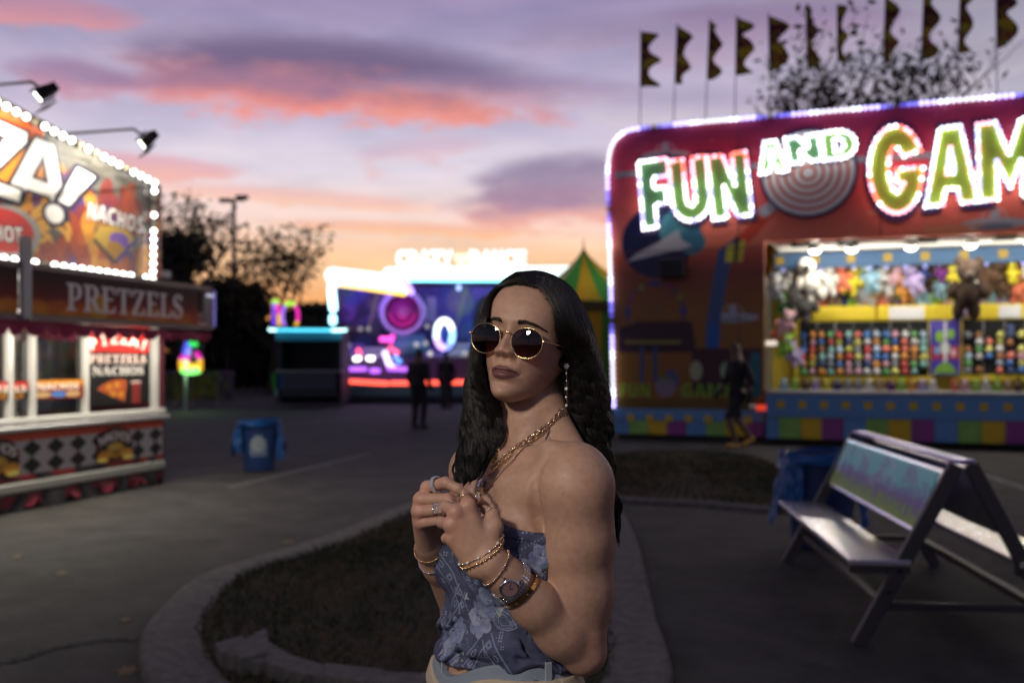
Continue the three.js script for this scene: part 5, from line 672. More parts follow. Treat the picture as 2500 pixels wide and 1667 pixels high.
// distance to a cone with round ends
function cone(a, b, r1, r2) {
  const bx = b.x - a.x, by = b.y - a.y, bz = b.z - a.z, l2 = bx * bx + by * by + bz * bz, rr = r1 - r2, a2 = l2 - rr * rr, il2 = 1 / l2;
  return (x, y, z) => {
    const px = x - a.x, py = y - a.y, pz = z - a.z, yy = px * bx + py * by + pz * bz, zz = yy - l2, qx = px * l2 - bx * yy, qy = py * l2 - by * yy, qz = pz * l2 - bz * yy;
    const x2 = qx * qx + qy * qy + qz * qz, y2 = yy * yy * l2, z2 = zz * zz * l2, k = Math.sign(rr) * rr * rr * x2;
    if (Math.sign(zz) * a2 * z2 > k) return Math.sqrt(x2 + z2) * il2 - r2;
    if (Math.sign(yy) * a2 * y2 < k) return Math.sqrt(x2 + y2) * il2 - r1;
    return (Math.sqrt(x2 * a2 * il2) + yy * rr) * il2 - r1;
  };
}
const ellip = (c, rx, ry, rz, m) => (x, y, z) => {            // m: 3x3 axes (rows) or none
  let dx = x - c.x, dy = y - c.y, dz = z - c.z;
  if (m) { const a = m[0].x * dx + m[0].y * dy + m[0].z * dz, b = m[1].x * dx + m[1].y * dy + m[1].z * dz, e = m[2].x * dx + m[2].y * dy + m[2].z * dz; dx = a; dy = b; dz = e; }
  const k0 = Math.hypot(dx / rx, dy / ry, dz / rz), k1 = Math.hypot(dx / rx / rx, dy / ry / ry, dz / rz / rz); return k1 < 1e-9 ? -Math.min(rx, ry, rz) : k0 * (k0 - 1) / k1;
};
const blend = (list, k) => (x, y, z) => { let d = 1e9; for (const [f, kk] of list) { const e = f(x, y, z); d = d > 9e8 ? e : smin(d, e, kk ?? k); } return d; };
// points on a smooth table: rows [t, ...values]
const table = (rows) => (t) => { let i = 0; if (t <= rows[0][0]) return rows[0].slice(1); if (t >= rows.at(-1)[0]) return rows.at(-1).slice(1); while (rows[i + 1][0] < t) i++; const p0 = rows[Math.max(0, i - 1)], p1 = rows[i], p2 = rows[i + 1], p3 = rows[Math.min(rows.length - 1, i + 2)], h = p2[0] - p1[0], u = (t - p1[0]) / h; return p1.slice(1).map((v, k) => { const j = k + 1, m1 = p2[0] === p0[0] ? 0 : (p2[j] - p0[j]) / (p2[0] - p0[0]) * h, m2 = p3[0] === p1[0] ? 0 : (p3[j] - p1[j]) / (p3[0] - p1[0]) * h, a = u * u, b = a * u; return (2 * b - 3 * a + 1) * p1[j] + (b - 2 * a + u) * m1 + (-2 * b + 3 * a) * p2[j] + (b - a) * m2; }); };
// naive surface nets over a box; skips blocks far from the surface
function surfaceNets(sdf, lo, hi, h) {
  const nx = Math.ceil((hi.x - lo.x) / h) + 1, ny = Math.ceil((hi.y - lo.y) / h) + 1, nz = Math.ceil((hi.z - lo.z) / h) + 1, F = new Float32Array(nx * ny * nz).fill(1), B = 8, reach = B * h * 0.87 * 1.6 + h;
  for (let bz = 0; bz < nz; bz += B) for (let by = 0; by < ny; by += B) for (let bx = 0; bx < nx; bx += B) {
    const d = sdf(lo.x + (bx + B / 2) * h, lo.y + (by + B / 2) * h, lo.z + (bz + B / 2) * h), far = Math.abs(d) > reach;
    for (let z = bz; z < Math.min(bz + B, nz); z++) for (let y = by; y < Math.min(by + B, ny); y++) for (let x = bx, o = (z * ny + y) * nx + bx; x < Math.min(bx + B, nx); x++, o++) F[o] = far ? d : sdf(lo.x + x * h, lo.y + y * h, lo.z + z * h);
  }
  const id = new Map(), pos = [], idx = [], sy = nx, sz = nx * ny, corner = [0, 1, sy, sy + 1, sz, sz + 1, sz + sy, sz + sy + 1];
  const edges = [[0, 1], [2, 3], [4, 5], [6, 7], [0, 2], [1, 3], [4, 6], [5, 7], [0, 4], [1, 5], [2, 6], [3, 7]];
  for (let z = 0; z < nz - 1; z++) for (let y = 0; y < ny - 1; y++) for (let x = 0, o = (z * ny + y) * nx; x < nx - 1; x++, o++) {
    let m = 0; for (let c = 0; c < 8; c++) if (F[o + corner[c]] < 0) m |= 1 << c; if (m === 0 || m === 255) continue;
    let sx = 0, sY = 0, sZ = 0, n = 0;
    for (const [a, b] of edges) { const fa = F[o + corner[a]], fb = F[o + corner[b]]; if ((fa < 0) === (fb < 0)) continue; const t = fa / (fa - fb); sx += (a & 1) + t * ((b & 1) - (a & 1)); sY += ((a >> 1) & 1) + t * (((b >> 1) & 1) - ((a >> 1) & 1)); sZ += (a >> 2) + t * ((b >> 2) - (a >> 2)); n++; }
    id.set(o, pos.length / 3); pos.push(lo.x + (x + sx / n) * h, lo.y + (y + sY / n) * h, lo.z + (z + sZ / n) * h);
  }
  for (let z = 1; z < nz - 1; z++) for (let y = 1; y < ny - 1; y++) for (let x = 1, o = (z * ny + y) * nx + 1; x < nx - 1; x++, o++) {
    const f0 = F[o] < 0;
    for (const [d, u, v] of [[1, sy, sz], [sy, sz, 1], [sz, 1, sy]]) { if (f0 === (F[o + d] < 0)) continue; const a = id.get(o), b = id.get(o - u), c = id.get(o - u - v), e = id.get(o - v); if (a === undefined || b === undefined || c === undefined || e === undefined) continue; if (f0) idx.push(a, b, c, a, c, e); else idx.push(a, c, b, a, e, c); }
  }
  const g = new THREE.BufferGeometry(), nor = new Float32Array(pos.length), e = h * 0.45;
  for (let i = 0; i < pos.length; i += 3) { const [x, y, z] = [pos[i], pos[i + 1], pos[i + 2]], a = sdf(x + e, y, z) - sdf(x - e, y, z), b = sdf(x, y + e, z) - sdf(x, y - e, z), c = sdf(x, y, z + e) - sdf(x, y, z - e), l = Math.hypot(a, b, c) || 1; nor[i] = a / l; nor[i + 1] = b / l; nor[i + 2] = c / l; }
  g.setAttribute('position', new THREE.Float32BufferAttribute(pos, 3)); g.setAttribute('normal', new THREE.BufferAttribute(nor, 3)); g.setIndex(idx); return g;
}

// ---- head, in its own axes: x to her left, y up from the eye line, z towards the face
const headM = new THREE.Matrix4().makeRotationFromEuler(new THREE.Euler(-0.07, -0.40, -0.135, 'ZYX')).setPosition(0.0295, 1.4875, -1.689), headI = headM.clone().invert(), he = headI.elements;
const hp = (x, y, z) => V(x, y, z).applyMatrix4(headM);
const slice = table([                                          // height: half width, front, back, squareness
  [-0.13, 0.012, 0.062, 0.01, 2.1], [-0.112, 0.0225, 0.082, 0.03, 2.1], [-0.102, 0.0315, 0.0895, 0.04, 2.05], [-0.092, 0.0395, 0.092, 0.045, 2.0], [-0.078, 0.0478, 0.0905, 0.05, 2.0], [-0.062, 0.0552, 0.0925, 0.06, 2.0], [-0.045, 0.062, 0.0925, 0.07, 2.05], [-0.02, 0.0675, 0.0915, 0.082, 2.2],
  [0.0, 0.0695, 0.0915, 0.09, 2.3], [0.02, 0.0705, 0.0955, 0.095, 2.4], [0.042, 0.07, 0.0925, 0.096, 2.4], [0.06, 0.066, 0.084, 0.092, 2.3], [0.078, 0.057, 0.069, 0.082, 2.2], [0.091, 0.045, 0.052, 0.066, 2.1], [0.102, 0.028, 0.031, 0.044, 2], [0.108, 0.008, 0.01, 0.012, 2], [0.14, 0.004, 0.005, 0.006, 2]]);
const gs = (x, y, cx, cy, sx, sy) => Math.exp(-(((x - cx) / sx) ** 2 + ((y - cy) / sy) ** 2) / 2);
const noseRidge = table([[0.03, 0, 0.008], [0.014, 0.0005, 0.0075], [0.004, 0.005, 0.0062], [-0.01, 0.0125, 0.0062], [-0.02, 0.0182, 0.0072], [-0.0285, 0.0226, 0.009], [-0.034, 0.0208, 0.009], [-0.0385, 0.0122, 0.0088], [-0.0425, 0.003, 0.009], [-0.048, 0, 0.009]].reverse());
function faceRelief(x, y) {
  const ax = Math.abs(x); let h = 0;
  if (y < 0.03 && y > -0.048) { const [n, w] = noseRidge(y); h += n * Math.exp(-((x / w) ** 2) / 2 - (Math.abs(x) / w / 2.4) ** 4); }
  h += 0.0095 * gs(ax, y, 0.0132, -0.0335, 0.0042, 0.0052) - 0.0035 * gs(ax, y, 0.0065, -0.0405, 0.003, 0.0022) - 0.002 * gs(ax, y, 0.0195, -0.038, 0.003, 0.008);
  h -= 0.0095 * gs(ax, y, 0.031, 0.002, 0.0135, 0.0095); h += 0.0065 * gs(ax, y, 0.031, 0.0005, 0.0105, 0.0058) - 0.004 * gs(ax, y, 0.014, 0.006, 0.005, 0.008);
  h += 0.003 * gs(ax, y, 0.03, 0.0185, 0.016, 0.006) + 0.0015 * gs(x, y, 0, 0.02, 0.012, 0.01);
  h += 0.0045 * gs(ax, y, 0.05, -0.016, 0.014, 0.013) + 0.003 * gs(ax, y, 0.034, -0.032, 0.014, 0.012) - 0.0025 * gs(ax, y, 0.047, -0.062, 0.012, 0.016) - 0.002 * gs(ax, y, 0.03, -0.058, 0.004, 0.01);
  const wide = Math.exp(-((ax / 0.0195) ** 4)), up = 0.0062 * Math.exp(-(((y + 0.0585) / 0.0042) ** 2) / 2) * wide * (1 - 0.22 * gs(x, y, 0, -0.054, 0.004, 0.004)), low = 0.0082 * Math.exp(-(((y + 0.0705) / 0.0054) ** 2) / 2) * Math.exp(-((ax / 0.0175) ** 4));
  h += up + low - 0.0042 * Math.exp(-(((y + 0.0642 - 0.001 * (1 - (ax / 0.022) ** 2)) / 0.0016) ** 2) / 2) * Math.exp(-((ax / 0.024) ** 6)) - 0.0022 * gs(ax, y, 0.0245, -0.0645, 0.003, 0.0035);
  h -= 0.0012 * gs(x, y, 0, -0.05, 0.0035, 0.006); h -= 0.003 * gs(x, y, 0, -0.082, 0.018, 0.005); h += 0.0045 * gs(x, y, 0, -0.1, 0.017, 0.011);
  return h;
}
function headSDF(wx, wy, wz) {
  const x = he[0] * wx + he[4] * wy + he[8] * wz + he[12], y = he[1] * wx + he[5] * wy + he[9] * wz + he[13]; let z = he[2] * wx + he[6] * wy + he[10] * wz + he[14];
  if (y > 0.17 || y < -0.19 || Math.abs(x) > 0.13 || z > 0.17 || z < -0.15) return Math.max(y - 0.125, -0.145 - y, Math.abs(x) - 0.085, z - 0.13, -0.105 - z, 0.02);
  const [w, f, b, n] = slice(y);
  if (z > 0.02) z -= faceRelief(x, y) * sstep(0.02, 0.06, z);
  const F = z > 0 ? f : b, k = (Math.abs(x / w) ** n + Math.abs(z / F) ** n) ** (1 / n), r = Math.min(w, F);
  let d = (k - 1) * r * 0.78;
  if (y > 0.09) d = Math.max(d, (y - 0.108) * 0.9);
  const jaw = -0.1125 + 0.66 * Math.max(0, 0.062 - z) * sstep(0.075, 0.0, z) + 0.9 * x * x; d = smax(d, (jaw - y) * 0.72, 0.011);
  return d;
}
const ear = (s) => { const c = hp(s * 0.0735, -0.012, -0.004), a = hp(s * 0.071, -0.034, 0.001), m = [V(he[0], he[4], he[8]), V(he[1], he[5], he[9]), V(he[2], he[6], he[10])]; return [[ellip(c, 0.006, 0.03, 0.017, m), 0.006], [ellip(a, 0.005, 0.011, 0.009, m), 0.008]]; };

// ---- trunk: stacked ovals in torso axes
const PHI = 0.96, TL = V(Math.cos(PHI), 0, Math.sin(PHI)), TF = V(-Math.sin(PHI), 0, Math.cos(PHI));
const trunkAxis = table([[0.6, -0.012, -1.668], [0.9, -0.012, -1.668], [0.986, -0.010, -1.668], [1.06, 0.0, -1.668], [1.144, 0.012, -1.668], [1.22, 0.022, -1.67], [1.3, 0.026, -1.674], [1.4, 0.03, -1.68]]);
const oval = table([[0.62, 0.15, 0.09, 0.1], [0.72, 0.176, 0.1, 0.125], [0.80, 0.178, 0.104, 0.13], [0.86, 0.165, 0.1, 0.115], [0.91, 0.146, 0.096, 0.098], [0.95, 0.128, 0.09, 0.084], [0.99, 0.12, 0.088, 0.078], [1.04, 0.124, 0.092, 0.08], [1.09, 0.134, 0.1, 0.087], [1.14, 0.141, 0.106, 0.092], [1.185, 0.146, 0.098, 0.094], [1.225, 0.143, 0.08, 0.09], [1.255, 0.132, 0.064, 0.08], [1.28, 0.104, 0.052, 0.066], [1.3, 0.07, 0.044, 0.054], [1.33, 0.04, 0.03, 0.04], [1.36, 0.02, 0.02, 0.02]]);
function torsoLF(x, y, z) { const [cx, cz] = trunkAxis(y), dx = x - cx, dz = z - cz; return [dx * TL.x + dz * TL.z, dx * TF.x + dz * TF.z]; }
const tp = (l, y, f) => { const [cx, cz] = trunkAxis(y); return V(cx + TL.x * l + TF.x * f, y, cz + TL.z * l + TF.z * f); };
const tAxes = [TL, V(0, 1, 0), TF];
const breasts = [-1, 1].map((s) => ellip(tp(s * 0.066, 1.148, 0.066), 0.062, 0.066, 0.062, tAxes));
function trunkSDF(x, y, z) {
  const yy = clamp(y, 0.64, 1.36), [w, f, b] = oval(yy), [l, t] = torsoLF(x, yy, z), F = t > 0 ? f : b, k = Math.hypot(l / w, t / F);
  let d = (k - 1) * Math.min(w, F) * 0.85; if (y < 0.64) d = Math.max(d, 0.64 - y); if (y > 1.36) d = Math.max(d, y - 1.36);
  d = smin(d, breasts[0](x, y, z), 0.035); d = smin(d, breasts[1](x, y, z), 0.035);
  return d;
}
// ---- limbs
const S = at(1407, 1192, 1.535), E = at(1424, 1590, 1.56), Wr = at(1203, 1376, 1.475);
const mix3 = (a, b, t) => a.clone().lerp(b, t);
const upperArm = blend([[cone(S, mix3(S, E, 0.3), 0.05, 0.05)], [cone(mix3(S, E, 0.3), mix3(S, E, 0.62).add(V(-0.002, 0, 0)), 0.0485, 0.0445)], [cone(mix3(S, E, 0.62), E, 0.0445, 0.036)], [cone(mix3(S, E, 0.42).add(V(-0.014, 0, 0.004)), mix3(S, E, 0.72).add(V(-0.012, 0, 0.003)), 0.036, 0.029), 0.022], [cone(mix3(S, E, 0.2).add(V(0.011, 0, -0.012)), mix3(S, E, 0.7).add(V(0.012, 0, -0.008)), 0.039, 0.034), 0.022]], 0.025);
const foreArm = blend([[cone(E, mix3(E, Wr, 0.24).add(V(-0.002, 0.002, 0)), 0.036, 0.039)], [cone(mix3(E, Wr, 0.24).add(V(-0.002, 0.002, 0)), mix3(E, Wr, 0.55), 0.039, 0.0335)], [cone(mix3(E, Wr, 0.55), mix3(E, Wr, 0.86), 0.0335, 0.0258)], [cone(mix3(E, Wr, 0.86), Wr, 0.0258, 0.025)]], 0.02);
const nearArm = (x, y, z) => smin(upperArm(x, y, z), foreArm(x, y, z), 0.007);
const S2 = tp(-0.155, 1.255, 0), E2 = at(1165, 1560, 1.86), W2 = at(1052, 1342, 1.655);
const farArm = blend([[cone(S2, mix3(S2, E2, 0.5), 0.05, 0.043)], [cone(mix3(S2, E2, 0.5), E2, 0.043, 0.035)], [cone(E2, mix3(E2, W2, 0.3), 0.035, 0.038)], [cone(mix3(E2, W2, 0.3), mix3(E2, W2, 0.85), 0.038, 0.025)], [cone(mix3(E2, W2, 0.85), W2, 0.025, 0.0245)]], 0.02);
// fingers: chains of joints with radii
const chain = (pts, k = 0.004) => { const l = []; pts = pts.map(([p, r]) => [p, r * 0.93]); for (let i = 0; i < pts.length - 1; i++) l.push([cone(pts[i][0], pts[i + 1][0], pts[i][1], pts[i + 1][1]), k]); return blend(l, k); };
const a3 = (px, py, d) => at(px, py, d);
// her left hand, back to the camera, fingers folded away over the edge of the top
const LK = { i: a3(1143, 1234, 1.478), m: a3(1112, 1250, 1.472), r: a3(1100, 1281, 1.471), p: a3(1103, 1314, 1.475) };
const leftFingers = [
  chain([[LK.i, 0.0108], [a3(1138, 1214, 1.506), 0.0095], [a3(1166, 1222, 1.533), 0.0082], [a3(1186, 1236, 1.538), 0.007]]),
  chain([[LK.m, 0.0108], [a3(1090, 1238, 1.508), 0.0096], [a3(1112, 1240, 1.536), 0.0083], [a3(1138, 1252, 1.542), 0.007]]),
  chain([[LK.r, 0.0103], [a3(1080, 1276, 1.507), 0.0092], [a3(1100, 1275, 1.533), 0.008], [a3(1126, 1280, 1.537), 0.0068]]),
  chain([[LK.p, 0.0096], [a3(1090, 1314, 1.503), 0.0082], [a3(1102, 1310, 1.526), 0.0072], [a3(1124, 1311, 1.528), 0.0062]])];
const leftThumb = chain([[a3(1196, 1345, 1.478), 0.0135], [a3(1209, 1287, 1.482), 0.0115], [a3(1203, 1258, 1.494), 0.0098], [a3(1183, 1243, 1.512), 0.0072]], 0.008);
const palmL = blend([[cone(a3(1190, 1366, 1.476), LK.i, 0.0165, 0.0108)], [cone(a3(1180, 1374, 1.476), LK.m, 0.0155, 0.0112)], [cone(a3(1168, 1380, 1.477), LK.r, 0.0155, 0.0105)], [cone(a3(1160, 1386, 1.479), LK.p, 0.014, 0.0095)], [cone(a3(1190, 1352, 1.485), a3(1196, 1290, 1.487), 0.017, 0.012), 0.014], [cone(a3(1150, 1330, 1.486), a3(1128, 1270, 1.486), 0.016, 0.012), 0.014]], 0.011);
const leftHand = (x, y, z) => { let d = smin(palmL(x, y, z), leftThumb(x, y, z), 0.012), e = 1e9; for (const f of leftFingers) e = Math.min(e, f(x, y, z)); return smin(d, e, 0.008); };
// her right hand, fingers laid across towards the left one
const RK = { i: a3(1043, 1190, 1.588), m: a3(1025, 1219, 1.58), r: a3(1020, 1249, 1.578), p: a3(1026, 1277, 1.582) };
const rightFingers = [
  chain([[RK.i, 0.0106], [a3(1088, 1178, 1.566), 0.0095], [a3(1118, 1193, 1.558), 0.0082], [a3(1136, 1205, 1.556), 0.0066]]),
  chain([[RK.m, 0.0106], [a3(1093, 1218, 1.558), 0.0097], [a3(1120, 1226, 1.566), 0.0083], [a3(1132, 1232, 1.58), 0.007]]),
  chain([[RK.r, 0.0102], [a3(1086, 1244, 1.556), 0.0094], [a3(1108, 1254, 1.568), 0.008], [a3(1116, 1260, 1.584), 0.0068]]),
  chain([[RK.p, 0.0094], [a3(1078, 1270, 1.562), 0.0083], [a3(1096, 1275, 1.572), 0.0072], [a3(1104, 1278, 1.585), 0.0062]])];
const rightThumb = chain([[a3(1066, 1318, 1.64), 0.0135], [a3(1078, 1268, 1.615), 0.0112], [a3(1104, 1232, 1.598), 0.0095], [a3(1126, 1216, 1.585), 0.0072]], 0.008);
const palmR = blend([[cone(a3(1048, 1330, 1.646), RK.i, 0.0165, 0.0108)], [cone(a3(1044, 1330, 1.64), RK.m, 0.0155, 0.0112)], [cone(a3(1042, 1330, 1.636), RK.r, 0.0155, 0.0106)], [cone(a3(1044, 1332, 1.634), RK.p, 0.0145, 0.0098)], [cone(a3(1058, 1320, 1.645), a3(1062, 1240, 1.612), 0.016, 0.012), 0.014]], 0.011);
const rightHand = (x, y, z) => { let d = smin(palmR(x, y, z), rightThumb(x, y, z), 0.01), e = 1e9; for (const f of rightFingers) e = Math.min(e, f(x, y, z)); return smin(d, e, 0.0045); };
// neck, shoulders, collar bones
const notch = at(1232, 1113, 1.63);
const neckBits = [
  [cone(at(1288, 1105, 1.686), at(1298, 985, 1.704), 0.0525, 0.047), 0.02], [cone(at(1298, 985, 1.704), hp(0, -0.05, -0.03), 0.047, 0.046), 0.02],
  [cone(at(1338, 1020, 1.70), at(1418, 1134, 1.59), 0.034, 0.022), 0.035], [cone(at(1262, 1050, 1.72), S2, 0.036, 0.03), 0.035],
  [cone(notch, at(1340, 1094, 1.552), 0.0085, 0.009), 0.014], [cone(at(1340, 1094, 1.553), at(1408, 1116, 1.545), 0.009, 0.011), 0.018],
  [cone(at(1360, 945, 1.715), at(1300, 1045, 1.652), 0.011, 0.008), 0.02], [cone(at(1300, 1045, 1.652), notch, 0.008, 0.005), 0.018],
  [cone(at(1260, 1190, 1.596), at(1322, 1186, 1.562), 0.036, 0.034), 0.035], [cone(at(1290, 1240, 1.58), at(1322, 1212, 1.565), 0.034, 0.032), 0.03]];
const sph = (c, r) => (x, y, z) => Math.hypot(x - c.x, y - c.y, z - c.z) - r;
const deltoid = blend([[ellip(at(1405, 1178, 1.537), 0.0515, 0.056, 0.051)], [cone(at(1424, 1142, 1.56), S, 0.028, 0.045)]], 0.03);
const boxDist = (lo, hi) => (x, y, z) => Math.hypot(Math.max(lo.x - x, 0, x - hi.x), Math.max(lo.y - y, 0, y - hi.y), Math.max(lo.z - z, 0, z - hi.z));
const guard = (f, pts, pad) => { const bx = new THREE.Box3().setFromPoints(pts).expandByScalar(pad), g = boxDist(bx.min, bx.max); return (x, y, z) => { const q = g(x, y, z); return q > 0.03 ? q : f(x, y, z); }; };
const gNear = guard(nearArm, [S, E, Wr], 0.06), gFar = guard(farArm, [S2, E2, W2], 0.06), gLH = guard(leftHand, [LK.i, LK.p, Wr, a3(1212, 1240, 1.53), a3(1075, 1215, 1.54)], 0.03), gRH = guard(rightHand, [RK.i, RK.p, W2, a3(1140, 1190, 1.56)], 0.03), gDel = guard(deltoid, [at(1408, 1165, 1.535)], 0.1);
const gNeck = guard(blend(neckBits.map(([f, k]) => [f, k]), 0.02), [at(1220, 960, 1.7), at(1440, 1250, 1.54), S2, notch], 0.05);
const earL = ear(1), earR = ear(-1), gHead = (x, y, z) => { let d = headSDF(x, y, z); for (const e of earL) d = smin(d, e[0](x, y, z), e[1]); for (const e of earR) d = smin(d, e[0](x, y, z), e[1]); return d; };
const wrinkle = [[a3(1088, 1178, 1.566), RK.i], [a3(1118, 1193, 1.558), a3(1088, 1178, 1.566)], [a3(1093, 1218, 1.558), RK.m], [a3(1086, 1244, 1.556), RK.r], [a3(1078, 1270, 1.562), RK.p], [a3(1203, 1258, 1.494), a3(1209, 1287, 1.482)]].map(([c, f]) => [c, c.clone().sub(f).normalize()]);
const crease = [];
function bodySDF(x, y, z) {
  let d = trunkSDF(x, y, z);
  d = smin(d, gNeck(x, y, z), 0.022);
  d = smin(d, gHead(x, y, z), 0.012);
  let a = smin(gNear(x, y, z), gDel(x, y, z), 0.03);
  d = smin(d, a, 0.026 * sstep(1.235, 1.32, y) + 0.003);
  d = Math.min(d, smin(gNear(x, y, z), gLH(x, y, z), 0.014));
  let b = smin(gFar(x, y, z), gRH(x, y, z), 0.014);
  d = smin(d, b, y > 1.22 ? 0.02 : 0.003);
  if (crease.length && Math.abs(d) < 0.03 && x > 0 && y > 1.15 && y < 1.36) { let m = 1, w = 0; for (const [p, q, k0, k1] of crease) { const bx = q.x - p.x, by = q.y - p.y, bz = q.z - p.z, t = clamp(((x - p.x) * bx + (y - p.y) * by + (z - p.z) * bz) / (bx * bx + by * by + bz * bz), 0, 1), e = Math.hypot(x - p.x - bx * t, y - p.y - by * t, z - p.z - bz * t); if (e < m) { m = e; w = lerp(k0, k1, t); } } if (m < 0.03) d += w * Math.exp(-((m / 0.0085) ** 2)); }
  if (Math.abs(d) < 0.004 && y < 1.3 && y > 1.14 && x < 0) for (const [c, u] of wrinkle) { const dx = x - c.x, dy = y - c.y, dz = z - c.z, q = dx * dx + dy * dy + dz * dz; if (q < 4e-4) d += 0.00055 * Math.cos((dx * u.x + dy * u.y + dz * u.z) * 2150) * Math.exp(-q / 5.5e-5); }
  return d;
}
// where a sight line through the picture meets the body (for laying jewellery on the skin)
function onBody(px, py, lift = 0, f = bodySDF, from = 1.2) { const a = at(px, py, from), dir = a.clone().sub(camera.position).normalize(), p = a.clone(); for (let k = 0; k < 90; k++) { const d = f(p.x, p.y, p.z) - lift; if (Math.abs(d) < 2e-4) break; p.addScaledVector(dir, d * 0.8); } return p; }
{ const pts = [[1348, 1104, 0.001], [1328, 1126, 0.003], [1312, 1155, 0.0045], [1304, 1195, 0.006], [1306, 1235, 0.0075], [1314, 1262, 0.008], [1326, 1290, 0.004]].map(([x, y, k]) => [onBody(x, y), k]); for (let i = 0; i < pts.length - 1; i++) crease.push([pts[i][0], pts[i + 1][0], pts[i][1], pts[i + 1][1]]); }
const gradAt = (p, f = bodySDF, e = 0.0015) => V(f(p.x + e, p.y, p.z) - f(p.x - e, p.y, p.z), f(p.x, p.y + e, p.z) - f(p.x, p.y - e, p.z), f(p.x, p.y, p.z + e) - f(p.x, p.y, p.z - e)).normalize();

const woman = thing('person', 'woman in sunglasses and blue paisley strapless top with long dark wavy hair', 'person', [0, 0, -1.67]);
const inWoman = (g) => g.translate(0, 0, 1.67);
{
  const g = surfaceNets(bodySDF, V(-0.2, 0.82, -1.96), V(0.21, 1.63, -1.41), 0.0019), p = g.attributes.position, col = new Float32Array(p.count * 3), v = V(0, 0, 0), base = [0.455, 0.268, 0.184];
  const warm = [[LK.i, 0.02], [LK.m, 0.02], [LK.r, 0.02], [LK.p, 0.02], [RK.i, 0.02], [RK.m, 0.02], [RK.r, 0.02], [RK.p, 0.02], [E, 0.05], [a3(1088, 1178, 1.566), 0.014], [a3(1093, 1218, 1.558), 0.014], [a3(1086, 1244, 1.556), 0.014]];
  const moles = [[1232, 921, 0.0008], [1375, 1205, 0.0009], [1392, 1230, 0.0007], [1291, 1204, 0.0007], [1480, 1380, 0.0009], [1401, 1370, 0.0007], [1375, 1170, 0.0007]].map(([a, b, r]) => [onBody(a, b), r]);
  for (let i = 0; i < p.count; i++) {
    const x = p.getX(i), y = p.getY(i), z = p.getZ(i), n = fbm3(x * 55, y * 55, z * 55, 4), m = fbm3(x * 12, y * 12, z * 12, 3); let r = base[0] * (1 + 0.12 * n + 0.09 * m), gg = base[1] * (1 + 0.17 * n + 0.07 * m), b = base[2] * (1 + 0.19 * n + 0.05 * m);
    let red = 0; for (const [c, s] of warm) { const d2 = (x - c.x) ** 2 + (y - c.y) ** 2 + (z - c.z) ** 2; if (d2 < s * s * 4) red += 0.5 * Math.exp(-d2 / (s * s)); }
    if (y > 1.32) {
      v.set(x, y, z).applyMatrix4(headI); const ax = Math.abs(v.x);
      if (v.y > 0.083 - 5 * v.x * v.x || (v.z < 0.036 && v.y > -0.012)) { r = 0.02; gg = 0.016; b = 0.014; }
      if (v.z > 0.03) {
        red += 0.55 * gs(ax, v.y, 0.046, -0.03, 0.016, 0.014) + 0.35 * gs(v.x, v.y, 0, -0.028, 0.012, 0.01);
        const t = clamp(ax / 0.0262, 0, 1), ins = 0.003, corner = -0.0645, top = lerp(-0.0535 - 0.0014 * Math.exp(-((v.x / 0.0035) ** 2)), corner, t ** 1.7), bot = lerp(-0.0772, corner, t ** 2.2);
        const lip = ax < 0.0262 ? sstep(-0.0014, 0.0014, top - v.y) * sstep(-0.0014, 0.0014, v.y - bot) : 0;
        if (lip > 0) { const k = 1 + 0.08 * n3(v.x * 900, v.y * 120, 1), c = [0.165 * k, 0.062 * k, 0.064 * k]; r = lerp(r, c[0], lip); gg = lerp(gg, c[1], lip); b = lerp(b, c[2], lip); red *= 1 - lip; }
      }
    }
    for (const [c, s] of moles) if ((x - c.x) ** 2 + (y - c.y) ** 2 + (z - c.z) ** 2 < s * s * 1.6) { r *= 0.5; gg *= 0.42; b *= 0.4; }
    col[i * 3] = r * (1 + 0.06 * red); col[i * 3 + 1] = gg * (1 - 0.16 * red); col[i * 3 + 2] = b * (1 - 0.12 * red);
  }
  g.setAttribute('color', new THREE.BufferAttribute(col, 3));
  { const nn = g.attributes.normal; for (let i = 0; i < p.count; i++) { const x = p.getX(i), y = p.getY(i), z = p.getZ(i), k = 0.06; v.set(nn.getX(i) + k * n3(x * 420, y * 420, z * 420) + k * 0.7 * n3(x * 160, y * 160, z * 160), nn.getY(i) + k * n3(x * 420 + 50, y * 420, z * 420), nn.getZ(i) + k * n3(x * 420, y * 420 + 50, z * 420)).normalize(); nn.setXYZ(i, v.x, v.y, v.z); } }
  part('body', inWoman(g), mat([1, 1, 1], { vertexColors: true, roughness: 0.54, sheen: 0.1 }), woman);
}
